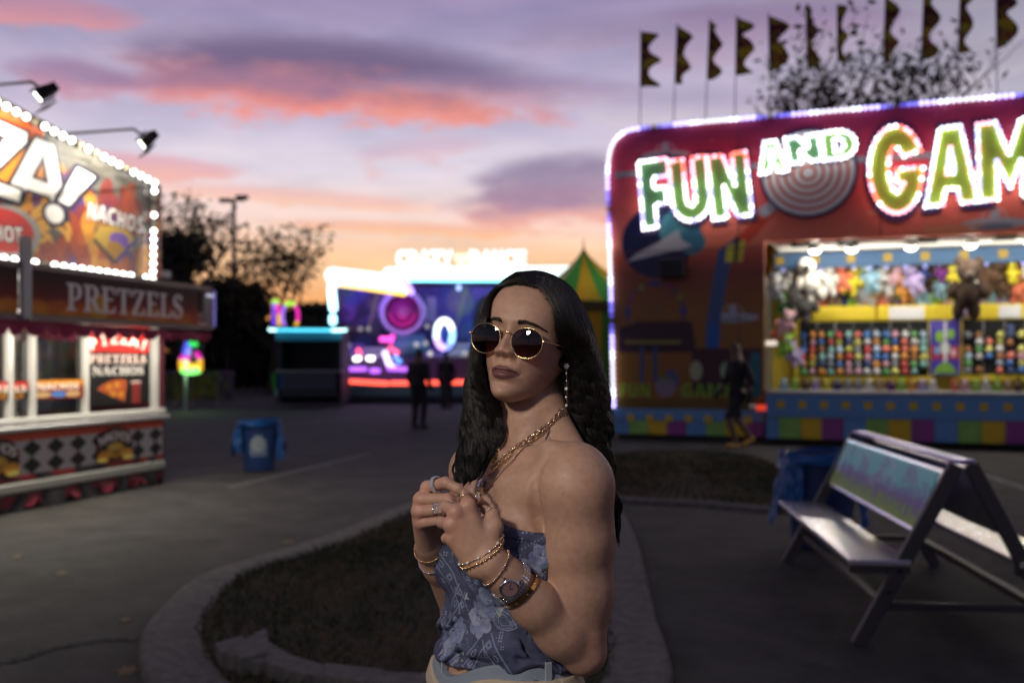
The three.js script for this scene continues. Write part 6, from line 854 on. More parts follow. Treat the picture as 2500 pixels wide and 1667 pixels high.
// ---- hair: sheets of strands that leave the parting and fall in waves
const hairM = mat([0.009, 0.0072, 0.0064], { roughness: 0.42, specularIntensity: 0.55, clearcoat: 0 });
{
  const R = rng(101), P3 = (a) => at(a[0], a[1], a[2]);
  const sides = {
    right: { I: [[1291, 696, 1.607], [1320, 705, 1.608], [1346, 744, 1.616], [1357, 810, 1.628], [1371, 868, 1.648], [1381, 930, 1.66], [1384, 1000, 1.668], [1402, 1062, 1.668], [1444, 1150, 1.66], [1474, 1250, 1.65], [1490, 1340, 1.64]], O: [[1262, 664, 1.75], [1322, 662, 1.76], [1388, 696, 1.765], [1438, 782, 1.76], [1462, 868, 1.745], [1480, 950, 1.725], [1492, 1036, 1.705], [1492, 1096, 1.69], [1504, 1180, 1.672], [1514, 1270, 1.652], [1504, 1342, 1.64]], bulge: [0, 0.012, 0.026, 0.034, 0.036, 0.034, 0.03, 0.02, 0.01, 0.004, 0.002], amp: 0.0046, n: 5400, dir: V(0.35, 0.1, 1) },
    left: { I: [[1289, 696, 1.607], [1257, 690, 1.594], [1221, 700, 1.596], [1198, 728, 1.604], [1187, 786, 1.613], [1172, 850, 1.626], [1180, 912, 1.634], [1208, 966, 1.648], [1228, 1020, 1.652], [1226, 1080, 1.64], [1190, 1142, 1.612], [1146, 1192, 1.598]], O: [[1260, 664, 1.75], [1226, 686, 1.72], [1200, 718, 1.70], [1182, 762, 1.695], [1166, 818, 1.69], [1154, 872, 1.69], [1141, 932, 1.682], [1134, 992, 1.668], [1126, 1052, 1.65], [1117, 1112, 1.632], [1107, 1160, 1.616], [1122, 1202, 1.605]], bulge: [0, 0.006, 0.009, 0.01, 0.01, 0.012, 0.014, 0.017, 0.02, 0.02, 0.014, 0.006], amp: 0.004, n: 4000, dir: V(-0.45, 0.05, 1) },
    back: { I: [[1262, 664, 1.75], [1322, 662, 1.76], [1388, 696, 1.765], [1438, 782, 1.76], [1462, 868, 1.745], [1480, 950, 1.725], [1490, 1036, 1.71], [1490, 1100, 1.70], [1496, 1180, 1.69], [1500, 1270, 1.68], [1494, 1330, 1.68]], O: [[1260, 664, 1.75], [1226, 686, 1.72], [1200, 718, 1.70], [1186, 765, 1.695], [1176, 820, 1.69], [1166, 872, 1.69], [1156, 932, 1.69], [1150, 992, 1.70], [1150, 1052, 1.72], [1160, 1130, 1.76], [1180, 1230, 1.79]], bulge: [0, 0.05, 0.085, 0.105, 0.11, 0.105, 0.1, 0.09, 0.08, 0.08, 0.08], amp: 0.006, n: 1700, dir: V(0, 0.05, -1) } };
  const all = [], under = [];
  const skin = (p, off, head) => { const f = head ? gHead : bodySDF, d = f(p.x, p.y, p.z); if (d < off) p.addScaledVector(gradAt(p, f), off - d); return p; };
  const strip = (pts, rad) => {                              // a three-sided strand that thins to its tip
    const n = pts.length, pos = new Float32Array(n * 9), nor = new Float32Array(n * 9), idx = [], t = V(0, 0, 0), a = V(0, 0, 0), b = V(0, 0, 0);
    for (let i = 0; i < n; i++) { t.copy(pts[Math.min(n - 1, i + 1)]).sub(pts[Math.max(0, i - 1)]).normalize(); a.set(0.3, 0.1, 1).cross(t).normalize(); b.copy(t).cross(a); const r = rad * (i === n - 1 ? 0.15 : i > n * 0.75 ? 1 - (i / n - 0.75) * 2.4 : 1); for (let k = 0; k < 3; k++) { const c = Math.cos(k * 2.094), s = Math.sin(k * 2.094), o = (i * 3 + k) * 3; for (const [ax, ix] of [['x', 0], ['y', 1], ['z', 2]]) { const nn = a[ax] * c + b[ax] * s; nor[o + ix] = nn; pos[o + ix] = pts[i][ax] + nn * r; } } if (i) for (let k = 0; k < 3; k++) { const p = (i - 1) * 3 + k, q = (i - 1) * 3 + (k + 1) % 3; idx.push(p, q, p + 3, q, q + 3, p + 3); } }
    return { pos, nor, idx };
  };
  for (const [name, S0] of Object.entries(sides)) {
    const onHead = (a, i) => { const p = P3(a); if (name === 'back' || i > 3) return p; const q = onBody(a[0], a[1], 0.005, gHead, 1.45); return Math.abs(gHead(q.x, q.y, q.z) - 0.005) < 0.002 ? q : p; }, I = new THREE.CatmullRomCurve3(S0.I.map(onHead), false, 'centripetal'), O = new THREE.CatmullRomCurve3(S0.O.map(P3), false, 'centripetal'), nl = S0.bulge.length - 1, bul = table(S0.bulge.map((b, i) => [i / nl, b])), dir = S0.dir.normalize();
    const sheet = (s, t, layer) => { const p = I.getPoint(t).lerp(O.getPoint(t), s), b = bul(t)[0] * Math.sin(Math.PI * clamp(s, 0, 1)) ** 0.7; return p.addScaledVector(dir, b * layer); };
    // dense underlayer
    const NS = 40, NT = 110, pos = [], idx = [];
    for (let j = 0; j <= NT; j++) for (let i = 0; i <= NS; i++) { const t = j / NT * 0.96, p = sheet(0.02 + 0.96 * i / NS, t, 0.84); const ph = i / NS * 9 + t * 26; p.x += Math.sin(ph) * 0.003 * t; skin(p, 0.0035, t < 0.55); pos.push(p.x, p.y, p.z + 1.67); }
    for (let j = 0; j < NT; j++) for (let i = 0; i < NS; i++) { const a = j * (NS + 1) + i; idx.push(a, a + 1, a + NS + 2, a, a + NS + 2, a + NS + 1); }
    const ug = new THREE.BufferGeometry(); ug.setAttribute('position', new THREE.Float32BufferAttribute(pos, 3)); ug.setIndex(idx); ug.computeVertexNormals(); under.push({ pos: ug.attributes.position.array, nor: ug.attributes.normal.array, idx });
    const clumps = Array.from({ length: 46 }, () => ({ s: R(), ph: R() * 1.8, k: 0.88 + R() * 0.24, a: 0.7 + R() * 0.6, len: 0.9 + R() * 0.1 }));
    const len = I.getLength() * 0.5 + O.getLength() * 0.5;
    for (let k = 0; k < S0.n; k++) {
      const c = clumps[Math.floor(R() * clumps.length)], s0 = clamp(c.s + (R() + R() - 1) * 0.1, 0, 1), layer = 0.9 + 0.22 * R(), tEnd = c.len * (0.93 + 0.07 * R()), t0 = R() < 0.15 ? R() * 0.25 : 0, n = 26, pts = [], jx = (R() - 0.5) * 0.6, fly = R() < 0.035 ? 0.009 * R() : 0;
      for (let i = 0; i <= n; i++) {
        const t = t0 + (tEnd - t0) * i / n, pull = sstep(0.4, 1, t) * 0.5, s = lerp(s0, c.s, pull), p = sheet(s, t, layer), wt = sstep(0.25, 0.55, t), ph = t * len * 98 * c.k + c.ph + s * 2.6 + jx * 0.2;
        p.x += S0.amp * c.a * wt * Math.sin(ph); p.z += S0.amp * 0.9 * c.a * wt * Math.cos(ph * 0.97 + 1); p.y += S0.amp * 0.25 * wt * Math.sin(ph * 0.5); p.x += (0.0011 * n3(k * 3.7, i * 0.1, 2) + fly * Math.sin(i * 0.3 + k)) * (0.3 + t); p.z += 0.001 * n3(k * 3.7, i * 0.1, 9) * (0.3 + t);
        skin(p, 0.0046 + 0.017 * (layer - 0.9) * sstep(0, 0.12, t), t < 0.5); p.z += 1.67; pts.push(p);
      }
      all.push(strip(pts, fly ? 0.0002 : 0.00034 + 0.00036 * R()));
    }
  }
  for (let k = 0; k < 46; k++) {                             // short loose hairs over the parting
    const a = hp(0.012 + (R() - 0.5) * 0.07, 0.106 - R() * 0.01, 0.05 - R() * 0.1), d = V((R() - 0.5) * 1.4, 0.5 + R() * 0.5, R() - 0.5).normalize(), l = 0.005 + R() * 0.014, pts = []; skin(a, 0.006, true);
    for (let i = 0; i <= 7; i++) pts.push(V(a.x + d.x * l * i / 7 + 0.004 * (i / 7) ** 2 * (R() - 0.5), a.y + d.y * l * i / 7 * (1 - 0.04 * i), a.z + 1.67 + d.z * l * i / 7)); all.push(strip(pts, 0.00016));
  }
  { // smooth cap that follows the skull under the strands
    const cap = (x, y, z) => { const d = headSDF(x, y, z) - 0.0042; if (d > 0.03) return d; const lx = he[0] * x + he[4] * y + he[8] * z + he[12], ly = he[1] * x + he[5] * y + he[9] * z + he[13], lz = he[2] * x + he[6] * y + he[10] * z + he[14]; return smax(d, -Math.max(ly - 0.09 + 5 * lx * lx, Math.min(0.012 - lz, (ly - 0.0) * 2), -0.03 - lz) * 0.7, 0.004); };
    const low = (x, y, z) => { const ly = he[1] * x + he[5] * y + he[9] * z + he[13]; return Math.max(cap(x, y, z), -0.05 - ly); };
    const cg = surfaceNets(low, V(-0.12, 1.4, -1.83), V(0.16, 1.64, -1.55), 0.0032); under.push({ pos: Float32Array.from(cg.attributes.position.array, (v, i) => (i % 3 === 2 ? v + 1.67 : v)), nor: cg.attributes.normal.array, idx: [...cg.index.array] });
  }
  for (const nm of ['left', 'right']) for (let k = 0; k < 170; k++) {      // fine short hairs that soften the hairline
    const S0 = sides[nm], u = R() * 3, i = Math.floor(u), f = u - i, A = S0.I[i], B = S0.I[i + 1], sgn = nm === 'left' ? 1 : -1, ins = R() * 7, px = lerp(A[0], B[0], f) + sgn * ins * (u > 1 ? 0.9 : 0.2), py = lerp(A[1], B[1], f) + ins * (u > 1.6 ? 0.2 : 0.9), p = onBody(px, py, 0.0006, gHead, 1.45), pts = []; if (Math.abs(gHead(p.x, p.y, p.z)) > 0.003) continue;
    const d = V(-sgn * (0.5 + u * 0.12), 0.55 - u * 0.28 + (R() - 0.5) * 0.5, -0.25).normalize(), l = 0.007 + R() * 0.012; for (let j = 0; j <= 6; j++) { const q = p.clone().addScaledVector(d, l * j / 6); q.y -= 0.002 * (j / 6) ** 2; skin(q, 0.0005 + 0.0035 * j / 6, true); q.z += 1.67; pts.push(q); } all.push(strip(pts, 0.00014));
  }
  const build = (all) => { let nv = 0, ni = 0; for (const q of all) { nv += q.pos.length; ni += q.idx.length; }
  const pos = new Float32Array(nv), nor = new Float32Array(nv), idx = new Uint32Array(ni); let o = 0, oi = 0;
  for (const q of all) { pos.set(q.pos, o); nor.set(q.nor, o); const b = o / 3; for (const v of q.idx) idx[oi++] = v + b; o += q.pos.length; }
  const g = new THREE.BufferGeometry(); g.setAttribute('position', new THREE.BufferAttribute(pos, 3)); g.setAttribute('normal', new THREE.BufferAttribute(nor, 3)); g.setIndex(new THREE.BufferAttribute(idx, 1));
  return g; };
  const hairPart = part('hair', build(all), hairM, woman); part('hair_underlayer', build(under), mat([0.009, 0.0072, 0.0064], { roughness: 0.75 }), hairPart);
  // eyebrows
  const faceZ = (x, y) => { let z = 0.14; for (let k = 0; k < 60; k++) { const w = hp(x, y, z), d = headSDF(w.x, w.y, w.z); if (d < 2e-4) break; z -= Math.max(d, 3e-4); } return z; };
  for (const sd of [-1, 1]) {
    const list = []; let n = 0;
    for (let k = 0; k < 340; k++) {
      const u = R(), x = 0.0135 + 0.036 * u, mid = 0.0152 + 0.0052 * Math.sin(Math.PI * clamp(u * 0.82 + 0.02, 0, 1)) - 0.0055 * u * u, th = (u < 0.7 ? 0.0027 : 0.0027 * (1 - (u - 0.7) / 0.3 * 0.8)) * (u < 0.08 ? 0.6 + u * 5 : 1), y = mid + (R() * 2 - 1) * th, ang = lerp(1.25, 0.1, Math.min(1, u * 2.2)) - (y > mid ? 0.25 : -0.1) - 0.35 * Math.max(0, u - 0.6), l = 0.0055 + 0.003 * R(), pts = [];
      for (let i = 0; i <= 4; i++) { const xx = x + Math.cos(ang) * l * i / 4, yy = y + Math.sin(ang) * l * i / 4 - 0.0012 * (i / 4) ** 2; const w = hp(sd * xx, yy, faceZ(sd * xx, yy) + 0.0004 + 0.0005 * Math.sin(i / 4 * 3)); w.z += 1.67; pts.push(w); }
      const q = strip(pts, 0.00023 + 0.0001 * R()), g2 = new THREE.BufferGeometry(); g2.setAttribute('position', new THREE.BufferAttribute(q.pos, 3)); g2.setAttribute('normal', new THREE.BufferAttribute(q.nor, 3)); g2.setIndex(q.idx); list.push(g2);
    }
    part('eyebrow', join(list), mat([0.03, 0.021, 0.016], { roughness: 0.6 }), woman);
    // eye behind the lens
    const ez = faceZ(sd * 0.031, -0.003) - 0.0095, er = 0.0112, eg = new THREE.SphereGeometry(er, 24, 16).rotateX(Math.PI / 2), c = eg.attributes.position, col = new Float32Array(c.count * 3); for (let i = 0; i < c.count; i++) { const q = Math.hypot(c.getX(i), c.getY(i)), f = c.getZ(i) > 0; const k = f && q < 0.0024 ? [0.005, 0.005, 0.005] : f && q < 0.0056 ? [0.06, 0.03, 0.012] : [0.6, 0.56, 0.53]; col.set(k, i * 3); } eg.setAttribute('color', new THREE.BufferAttribute(col, 3));
    const ew = hp(sd * 0.031, -0.003, ez); eg.applyQuaternion(new THREE.Quaternion().setFromRotationMatrix(headM)).translate(ew.x, ew.y, ew.z + 1.67); part('eye', eg, mat([1, 1, 1], { vertexColors: true, roughness: 0.08 }), woman);
    const lash = []; for (let k = 0; k < 26; k++) { const a = -0.011 + 0.022 * k / 25, pts = []; for (let i = 0; i <= 4; i++) { const w = hp(sd * (0.031 + a * (1 + 0.06 * i)), 0.001 - 22 * a * a + 0.0006 * i * i * 0.5, faceZ(sd * (0.031 + a), 0.002) + 0.0004 + 0.0017 * i); w.z += 1.67; pts.push(w); } const q = strip(pts, 0.00026), g2 = new THREE.BufferGeometry(); g2.setAttribute('position', new THREE.BufferAttribute(q.pos, 3)); g2.setAttribute('normal', new THREE.BufferAttribute(q.nor, 3)); g2.setIndex(q.idx); lash.push(g2); }
    part('eyelashes', join(lash), hairM, woman);
  }
}
// ---- clothes
const torsoOnly = (x, y, z) => { let d = trunkSDF(x, y, z); d = smin(d, neckBits[8][0](x, y, z), 0.035); return smin(d, neckBits[9][0](x, y, z), 0.03); };
function folds(l, f, y, x, z) {
  const a = Math.atan2(l, f), n = fbm3(x * 7, y * 7, z * 7, 3), low = sstep(1.06, 1.0, y), crease = (ph, w) => Math.exp(-((Math.abs(ph - Math.round(ph)) / w) ** 2));
  let d = 0.0016 * fbm3(x * 16, y * 22, z * 16, 3) + 0.002 * n;
  const p1 = (y - 0.955) * 17 - 0.55 * Math.sin(a * 1.5 + 0.6) + 0.9 * n; d += low * (0.005 * Math.sin(p1 * 6.283) - 0.006 * crease(p1, 0.06));
  const p2 = (y * 9 + a * 1.25 + 0.8 * n); d += (1 - low) * (0.0028 * Math.sin(p2 * 6.283) - 0.0045 * crease(p2 + 0.2, 0.05) * sstep(-0.3, 0.5, fbm2(a * 2, y * 9)));
  return d;
}
const topSDF = (x, y, z) => {
  if (y > 1.28 || y < 0.9) return 0.05 + Math.max(y - 1.28, 0.9 - y);
  const [l, f] = torsoLF(x, y, z), t = torsoOnly(x, y, z); if (t > 0.03) return t - 0.01;
  const al = Math.abs(l), up = Math.min(1.224, 1.2335 - 0.36 * al) - 0.034 * sstep(0.06, 0.01, l) + 0.0 * Math.exp(-((l / 0.04) ** 2)) * (f > 0 ? 1 : 0), dn = 0.957 + 0.006 * Math.sin(l * 30), hem = 0.0012 * Math.exp(-(((y - up + 0.006) / 0.0035) ** 2)) - 0.0018 * Math.exp(-(((y - up + 0.012) / 0.0013) ** 2));
  return smax(smax(t - 0.0055 - 0.006 * sstep(1.06, 1.0, y) - folds(l, f, y, x, z) - hem, (y - up) * 0.98, 0.002), dn - y, 0.002);
};
{
  const CW = 1536, CH = 1024, UW = 0.66, VH = 0.44, scale = CW / UW;
  const uvOf = (x, y, z) => { const [l, f] = torsoLF(x, y, z); return [(Math.atan2(l, f) * 0.13 + 0.2) / UW, (y - 0.88) / VH]; };
  const print = canvasTex(CW, CH, (c) => {
    const r = rng(61), ink = '#8e96b2', soft = '#727a9a', pale = '#9ea5b6', C = (u, v) => [u * CW, (1 - v) * CH];
    c.fillStyle = '#41465e'; c.fillRect(0, 0, CW, CH);
    for (let k = 0; k < 900; k++) { c.fillStyle = `rgba(${r() < 0.5 ? '40,44,72' : '104,110,146'},${0.03 + r() * 0.07})`; c.beginPath(); c.ellipse(r() * CW, r() * CH, 20 + r() * 90, 12 + r() * 50, r() * 3, 0, 7); c.fill(); }
    const dots4 = (x, y, s) => { c.fillStyle = ink; for (let k = 0; k < 4; k++) { c.beginPath(); c.arc(x + s * Math.cos(k * 1.571 + 0.78), y + s * Math.sin(k * 1.571 + 0.78), s * 0.42, 0, 7); c.fill(); } };
    const paisley = (x, y, s, rot) => { c.save(); c.translate(x, y); c.rotate(rot); for (const [k, w, col] of [[1, 3.4, ink], [0.78, 2, soft], [0.55, 3, ink], [0.32, 2, soft]]) { c.strokeStyle = col; c.lineWidth = w; c.beginPath(); c.moveTo(0, -s * 1.35 * k); c.bezierCurveTo(s * 1.1 * k, -s * 0.5 * k, s * 0.8 * k, s * k, 0, s * k); c.bezierCurveTo(-s * 0.9 * k, s * k, -s * 0.8 * k, -s * 0.3 * k, 0, -s * 1.35 * k); c.stroke(); } for (let k = 0; k < 70; k++) { const a = r() * 6.28, q = s * (0.6 + r() * 0.35); c.fillStyle = soft; c.fillRect(Math.cos(a) * q * 0.75, Math.sin(a) * q, 3, 3); } for (let k = 0; k < 14; k++) { const a = k / 14 * 6.28; c.strokeStyle = ink; c.lineWidth = 1.6; c.beginPath(); c.arc(s * 0.98 * Math.cos(a) * 0.75, s * 0.98 * Math.sin(a) + 4, 6, 0, 7); c.stroke(); } c.restore(); };
    const flower = (x, y, s, rot, cols) => { c.save(); c.translate(x, y); c.rotate(rot); for (let ring = 0; ring < 3; ring++) for (let k = 0; k < 7; k++) { c.save(); c.rotate(k * 0.8976 + ring * 0.4); c.fillStyle = cols[(k + ring) % cols.length]; c.globalAlpha = 0.9; c.beginPath(); c.ellipse(0, -s * (0.62 - ring * 0.18), s * (0.36 - ring * 0.07), s * (0.44 - ring * 0.1), 0, 0, 7); c.fill(); c.strokeStyle = 'rgba(90,98,136,.65)'; c.lineWidth = 2; for (let j = -2; j <= 2; j++) { c.beginPath(); c.moveTo(j * s * 0.06, -s * 0.3); c.lineTo(j * s * 0.1, -s * 0.85 + ring * s * 0.3); c.stroke(); } c.restore(); } c.globalAlpha = 1; for (let k = 0; k < 26; k++) { c.fillStyle = k % 2 ? '#565d86' : pale; c.beginPath(); c.arc((r() - 0.5) * s * 0.4, (r() - 0.5) * s * 0.4, 3, 0, 7); c.fill(); } c.restore(); };
    const leaf = (x, y, s, rot, col) => { c.save(); c.translate(x, y); c.rotate(rot); c.fillStyle = col; c.beginPath(); c.moveTo(0, -s); c.quadraticCurveTo(s * 0.55, 0, 0, s * 0.5); c.quadraticCurveTo(-s * 0.55, 0, 0, -s); c.fill(); c.restore(); };
    const lattice = (x0, y0, x1, y1, w) => { const dx = x1 - x0, dy = y1 - y0, l = Math.hypot(dx, dy), nx = -dy / l * w, ny = dx / l * w; c.strokeStyle = ink; for (const o of [-1, -0.85, 0.85, 1]) { c.lineWidth = Math.abs(o) === 1 ? 2.4 : 1.4; c.beginPath(); c.moveTo(x0 + nx * o, y0 + ny * o); c.lineTo(x1 + nx * o, y1 + ny * o); c.stroke(); } for (let t = w * 1.4; t < l - w; t += w * 2.5) { const x = x0 + dx * t / l, y = y0 + dy * t / l; c.save(); c.translate(x, y); c.rotate(Math.atan2(dy, dx)); if (Math.round(t / w / 2.5) % 2) { c.fillStyle = soft; c.fillRect(-w * 0.55, -w * 0.5, w * 1.1, w); c.fillStyle = '#41465e'; c.fillRect(-w * 0.2, -w * 0.2, w * 0.4, w * 0.4); } else { c.strokeStyle = ink; c.lineWidth = 3; c.beginPath(); c.ellipse(0, 0, w * 0.6, w * 0.35, 0, 0, 7); c.stroke(); } c.restore(); } };
    const dotline = (x0, y0, x1, y1) => { const l = Math.hypot(x1 - x0, y1 - y0); for (let t = 0; t < l; t += 11) { c.fillStyle = soft; c.beginPath(); c.arc(x0 + (x1 - x0) * t / l + (r() - 0.5) * 4, y0 + (y1 - y0) * t / l + (r() - 0.5) * 4, 2.6, 0, 7); c.fill(); } };
    for (let k = 0; k < 15; k++) { const x = r() * CW, y = r() * CH; lattice(x, y, x + 170, y + 240 * (k % 2 ? 1 : -1), 24); lattice(x + 170, y + 240 * (k % 2 ? 1 : -1), x + 350, y, 24); }
    for (let k = 0; k < 26; k++) { const x = r() * CW, y = r() * CH, dx = 60 + r() * 120; dotline(x, y, x + dx, y - 90); dotline(x + dx, y - 90, x + dx * 2, y); for (let j = 0; j < 5; j++) dots4(x + j * dx / 2.5, y - 110 + Math.abs(j - 2) * 38, 7); }
    for (let k = 0; k < 26; k++) paisley(r() * CW, r() * CH, 44 + r() * 40, r() * 6.28);
    for (let k = 0; k < 260; k++) { const x = r() * CW, y = r() * CH; dots4(x, y, 5 + r() * 3); }
    const spray = (x, y, s) => { for (let k = 0; k < 16; k++) leaf(x + (r() - 0.5) * s * 3.2, y + (r() - 0.5) * s * 2.8, 12 + r() * 16, r() * 6.28, r() < 0.5 ? '#8f968c' : pale); for (let k = 0; k < 60; k++) { c.fillStyle = soft; c.fillRect(x + (r() - 0.5) * s * 3.4, y + (r() - 0.5) * s * 3, 4, 4); } flower(x, y, s, 0.3, ['#8a92ae', '#7d86a6', '#979eb6']); flower(x + s * 0.7, y - s * 1.05, s * 0.8, 1.2, ['#737c9e', '#868eac']); };
    const main = onBody(1172, 1508, 0, topSDF); let [u, v] = uvOf(main.x, main.y, main.z); spray(...C(u, v), 72);
    const m2 = onBody(1290, 1395, 0, topSDF); [u, v] = uvOf(m2.x, m2.y, m2.z); spray(...C(u, v), 52); spray(200, 240, 80); spray(1300, 700, 80); spray(420, 780, 70);
  });
  print.wrapS = print.wrapT = THREE.RepeatWrapping;
  const weave = noiseTex(128, 128, (u, v) => 0.5 + 0.25 * Math.sin(u * 6.283 * 32) * Math.sin(v * 6.283 * 32) + (R0() - 0.5) * 0.2); weave.repeat.set(30, 20);
  const g = surfaceNets(topSDF, V(-0.19, 0.94, -1.86), V(0.2, 1.26, -1.46), 0.0022); uvBy(g, uvOf);
  part('top', inWoman(g), mat([1, 1, 1], { map: print, bumpMap: weave, bumpScale: 0.0004, roughness: 0.78, sheen: 0.25 }), woman);
  // jeans and belt
  const hipC = tp(0, 0.8, 0), legs = [[0.088, -1], [-0.088, 1]].map(([l]) => { const a = tp(l, 0.8, 0), k = tp(l * 1.05, 0.47, 0.015), f = tp(l * 1.1, 0.085, -0.01); return blend([[cone(a, k, 0.098, 0.066)], [cone(k, f, 0.066, 0.058)]], 0.02); });
  const jeansSDF = (x, y, z) => { const [l] = torsoLF(x, y, z), t = trunkSDF(x, Math.max(y, 0.7), z) - 0.0125 - 0.002 * fbm3(x * 14, y * 14, z * 14, 3), top = 0.938 + 0.042 * sstep(-0.03, 0.1, l) + 0.022 * sstep(-0.02, -0.12, l); let d = Math.max(t, 0.74 - y); for (const f of legs) d = smin(d, f(x, y, z) - 0.004 * fbm3(x * 9, y * 9, z * 9, 3), 0.04); d = smax(d, (y - top), 0.003); return Math.max(d, 0.06 - y); };
  const gj = surfaceNets(jeansSDF, V(-0.27, 0.04, -1.92), V(0.26, 1.0, -1.42), 0.0055); uvBy(gj, (x, y, z) => { const [l, f] = torsoLF(x, y, z); return [Math.atan2(l, f) * 0.13 * 20, y * 20]; });
  const denim = noiseTex(256, 256, (u, v) => { const k = 0.72 + 0.16 * wrapNoise(u, v, 4, 4) + 0.12 * Math.sin((u + v) * 6.283 * 42) + (R0() - 0.5) * 0.2; return [k * 0.92, k * 0.97, k]; });
  part('jeans', inWoman(gj), mat([0.32, 0.36, 0.43], { map: denim, roughness: 0.85 }), woman);
  const beltSDF = (x, y, z) => { const [l] = torsoLF(x, y, z), c = 0.905 + 0.038 * sstep(-0.03, 0.1, l) + 0.02 * sstep(-0.02, -0.12, l); return smax(trunkSDF(x, y, z) - 0.0165, Math.abs(y - c) - 0.016, 0.003); };
  const gb = surfaceNets(beltSDF, V(-0.2, 0.89, -1.88), V(0.2, 1.0, -1.46), 0.003); uvBy(gb, (x, y, z) => { const [l, f] = torsoLF(x, y, z); return [Math.atan2(l, f) * 3, y * 60]; });
  part('belt', inWoman(gb), mat([0.5, 0.42, 0.3], { bumpMap: weave, bumpScale: 0.0006, roughness: 0.8 }), woman);
  for (const [px, py] of [[1338, 1640], [1084, 1636]]) { const p = onBody(px, py, 0.001, (x, y, z) => Math.min(jeansSDF(x, y, z), beltSDF(x, y, z))), n = gradAt(p, jeansSDF), b = box(0.012, 0.055, 0.004, 0, -0.012, 0, 0.0015).applyQuaternion(new THREE.Quaternion().setFromUnitVectors(V(0, 0, 1), V(n.x, 0, n.z).normalize())).translate(p.x + n.x * 0.002, p.y, p.z + n.z * 0.002); part('belt_loop', inWoman(uvXY(b, 0, 0, 1, 1)), mat([0.3, 0.34, 0.4], { roughness: 0.85 }), woman); }
  for (const s of [-1, 1]) { const p = tp(s * 0.097, 0.03, 0.05), shoe = new RoundedBoxGeometry(0.085, 0.075, 0.25, 4, 0.036).applyQuaternion(new THREE.Quaternion().setFromUnitVectors(V(0, 0, 1), TF)).translate(p.x, 0.0385, p.z); part('shoe', inWoman(shoe), mat([0.6, 0.58, 0.55]), woman); }
}
// ---------------------------------------------------------------- sunglasses, necklaces, earring, rings, bracelets and watch
const gold = mat([0.83, 0.6, 0.31], { metalness: 1, roughness: 0.22 }), paleGold = mat([0.86, 0.7, 0.5], { metalness: 1, roughness: 0.2 }), silver = mat([0.82, 0.82, 0.84], { metalness: 1, roughness: 0.18 }), stone = mat([0.86, 0.86, 0.92], { metalness: 0.75, roughness: 0.05, flatShading: true }), pearl = mat([0.75, 0.72, 0.7], { roughness: 0.15, clearcoat: 1 });
{
  const g = new THREE.Group(); g.name = numbered('sunglasses'); headM.decompose(g.position, g.quaternion, g.scale); scene.add(g); tag(g, 'gold-rimmed round sunglasses with dark rose gradient lenses on the woman', 'sunglasses');
  const tint = canvasTex(16, 256, (x, w, h) => { const q = x.createLinearGradient(0, 0, 0, h); q.addColorStop(0, 'rgb(62,44,50)'); q.addColorStop(0.45, 'rgb(92,58,62)'); q.addColorStop(0.75, 'rgb(122,82,82)'); q.addColorStop(1, 'rgb(164,110,106)'); x.fillStyle = q; x.fillRect(0, 0, w, h); });
  const lensM = mat([1, 1, 1], { map: tint, transmission: 1, thickness: 0, roughness: 0.02, ior: 1.6 });
  const rimPt = (t, k = 1) => { const c = Math.cos(t), s = Math.sin(t); return [0.0262 * k * Math.sign(c) * Math.abs(c) ** 0.94, 0.0252 * k * (s > 0 ? 0.9 * Math.abs(s) ** 0.9 : -Math.abs(s) * 1.0)]; };
  for (const sd of [-1, 1]) {
    const lens = new THREE.Group(), pos = [], uv = [], idx = [], NR = 8, NA = 48, zz = (x, y) => -(x * x + y * y) / 0.2;
    for (let r = 0; r <= NR; r++) for (let a = 0; a <= NA; a++) { const [x, y] = rimPt(a / NA * 2 * Math.PI, r / NR); pos.push(x, y, zz(x, y)); uv.push(0.5, (y + 0.0252) / 0.048); }
    for (let r = 0; r < NR; r++) for (let a = 0; a < NA; a++) { const o = r * (NA + 1) + a; idx.push(o, o + NA + 1, o + NA + 2, o, o + NA + 2, o + 1); }
    const lg = new THREE.BufferGeometry(); lg.setAttribute('position', new THREE.Float32BufferAttribute(pos, 3)); lg.setAttribute('uv', new THREE.Float32BufferAttribute(uv, 2)); lg.setIndex(idx); lg.computeVertexNormals();
    const m = new THREE.Matrix4().makeRotationFromEuler(new THREE.Euler(0.09, sd * 0.07, 0)).setPosition(sd * 0.0365, -0.0135, 0.1015);
    const rim = part('rim', tube(Array.from({ length: 40 }, (_, a) => { const [x, y] = rimPt(a / 40 * 2 * Math.PI, 1.01); return V(x, y, zz(x, y)); }), 0.00085, 120, 8, true).applyMatrix4(m), gold, g);
    part('lens', lg.applyMatrix4(m), lensM, rim);
    part('nose_pad', ball(0.0035, 0, 0, 0, 12, 8).scale(0.5, 1.3, 0.9).translate(sd * 0.0095, -0.0155, 0.0975), mat([0.8, 0.75, 0.7], { transmission: 0.6, roughness: 0.2 }), rim);
    part('hinge', box(0.004, 0.0035, 0.005, sd * 0.0645, -0.0085, 0.0985, 0.001), gold, g);
    part('temple', tube([V(sd * 0.0645, -0.0085, 0.098), V(sd * 0.0715, -0.0075, 0.06), V(sd * 0.0765, -0.007, 0.02), V(sd * 0.077, -0.012, -0.01)], 0.0011, 24, 8), gold, g);
  }
  part('bridge', tube([V(-0.0118, -0.0035, 0.1015), V(-0.006, -0.0012, 0.1035), V(0, -0.0005, 0.1042), V(0.006, -0.0012, 0.1035), V(0.0118, -0.0035, 0.1015)], 0.0009, 24, 8), gold, g);
}
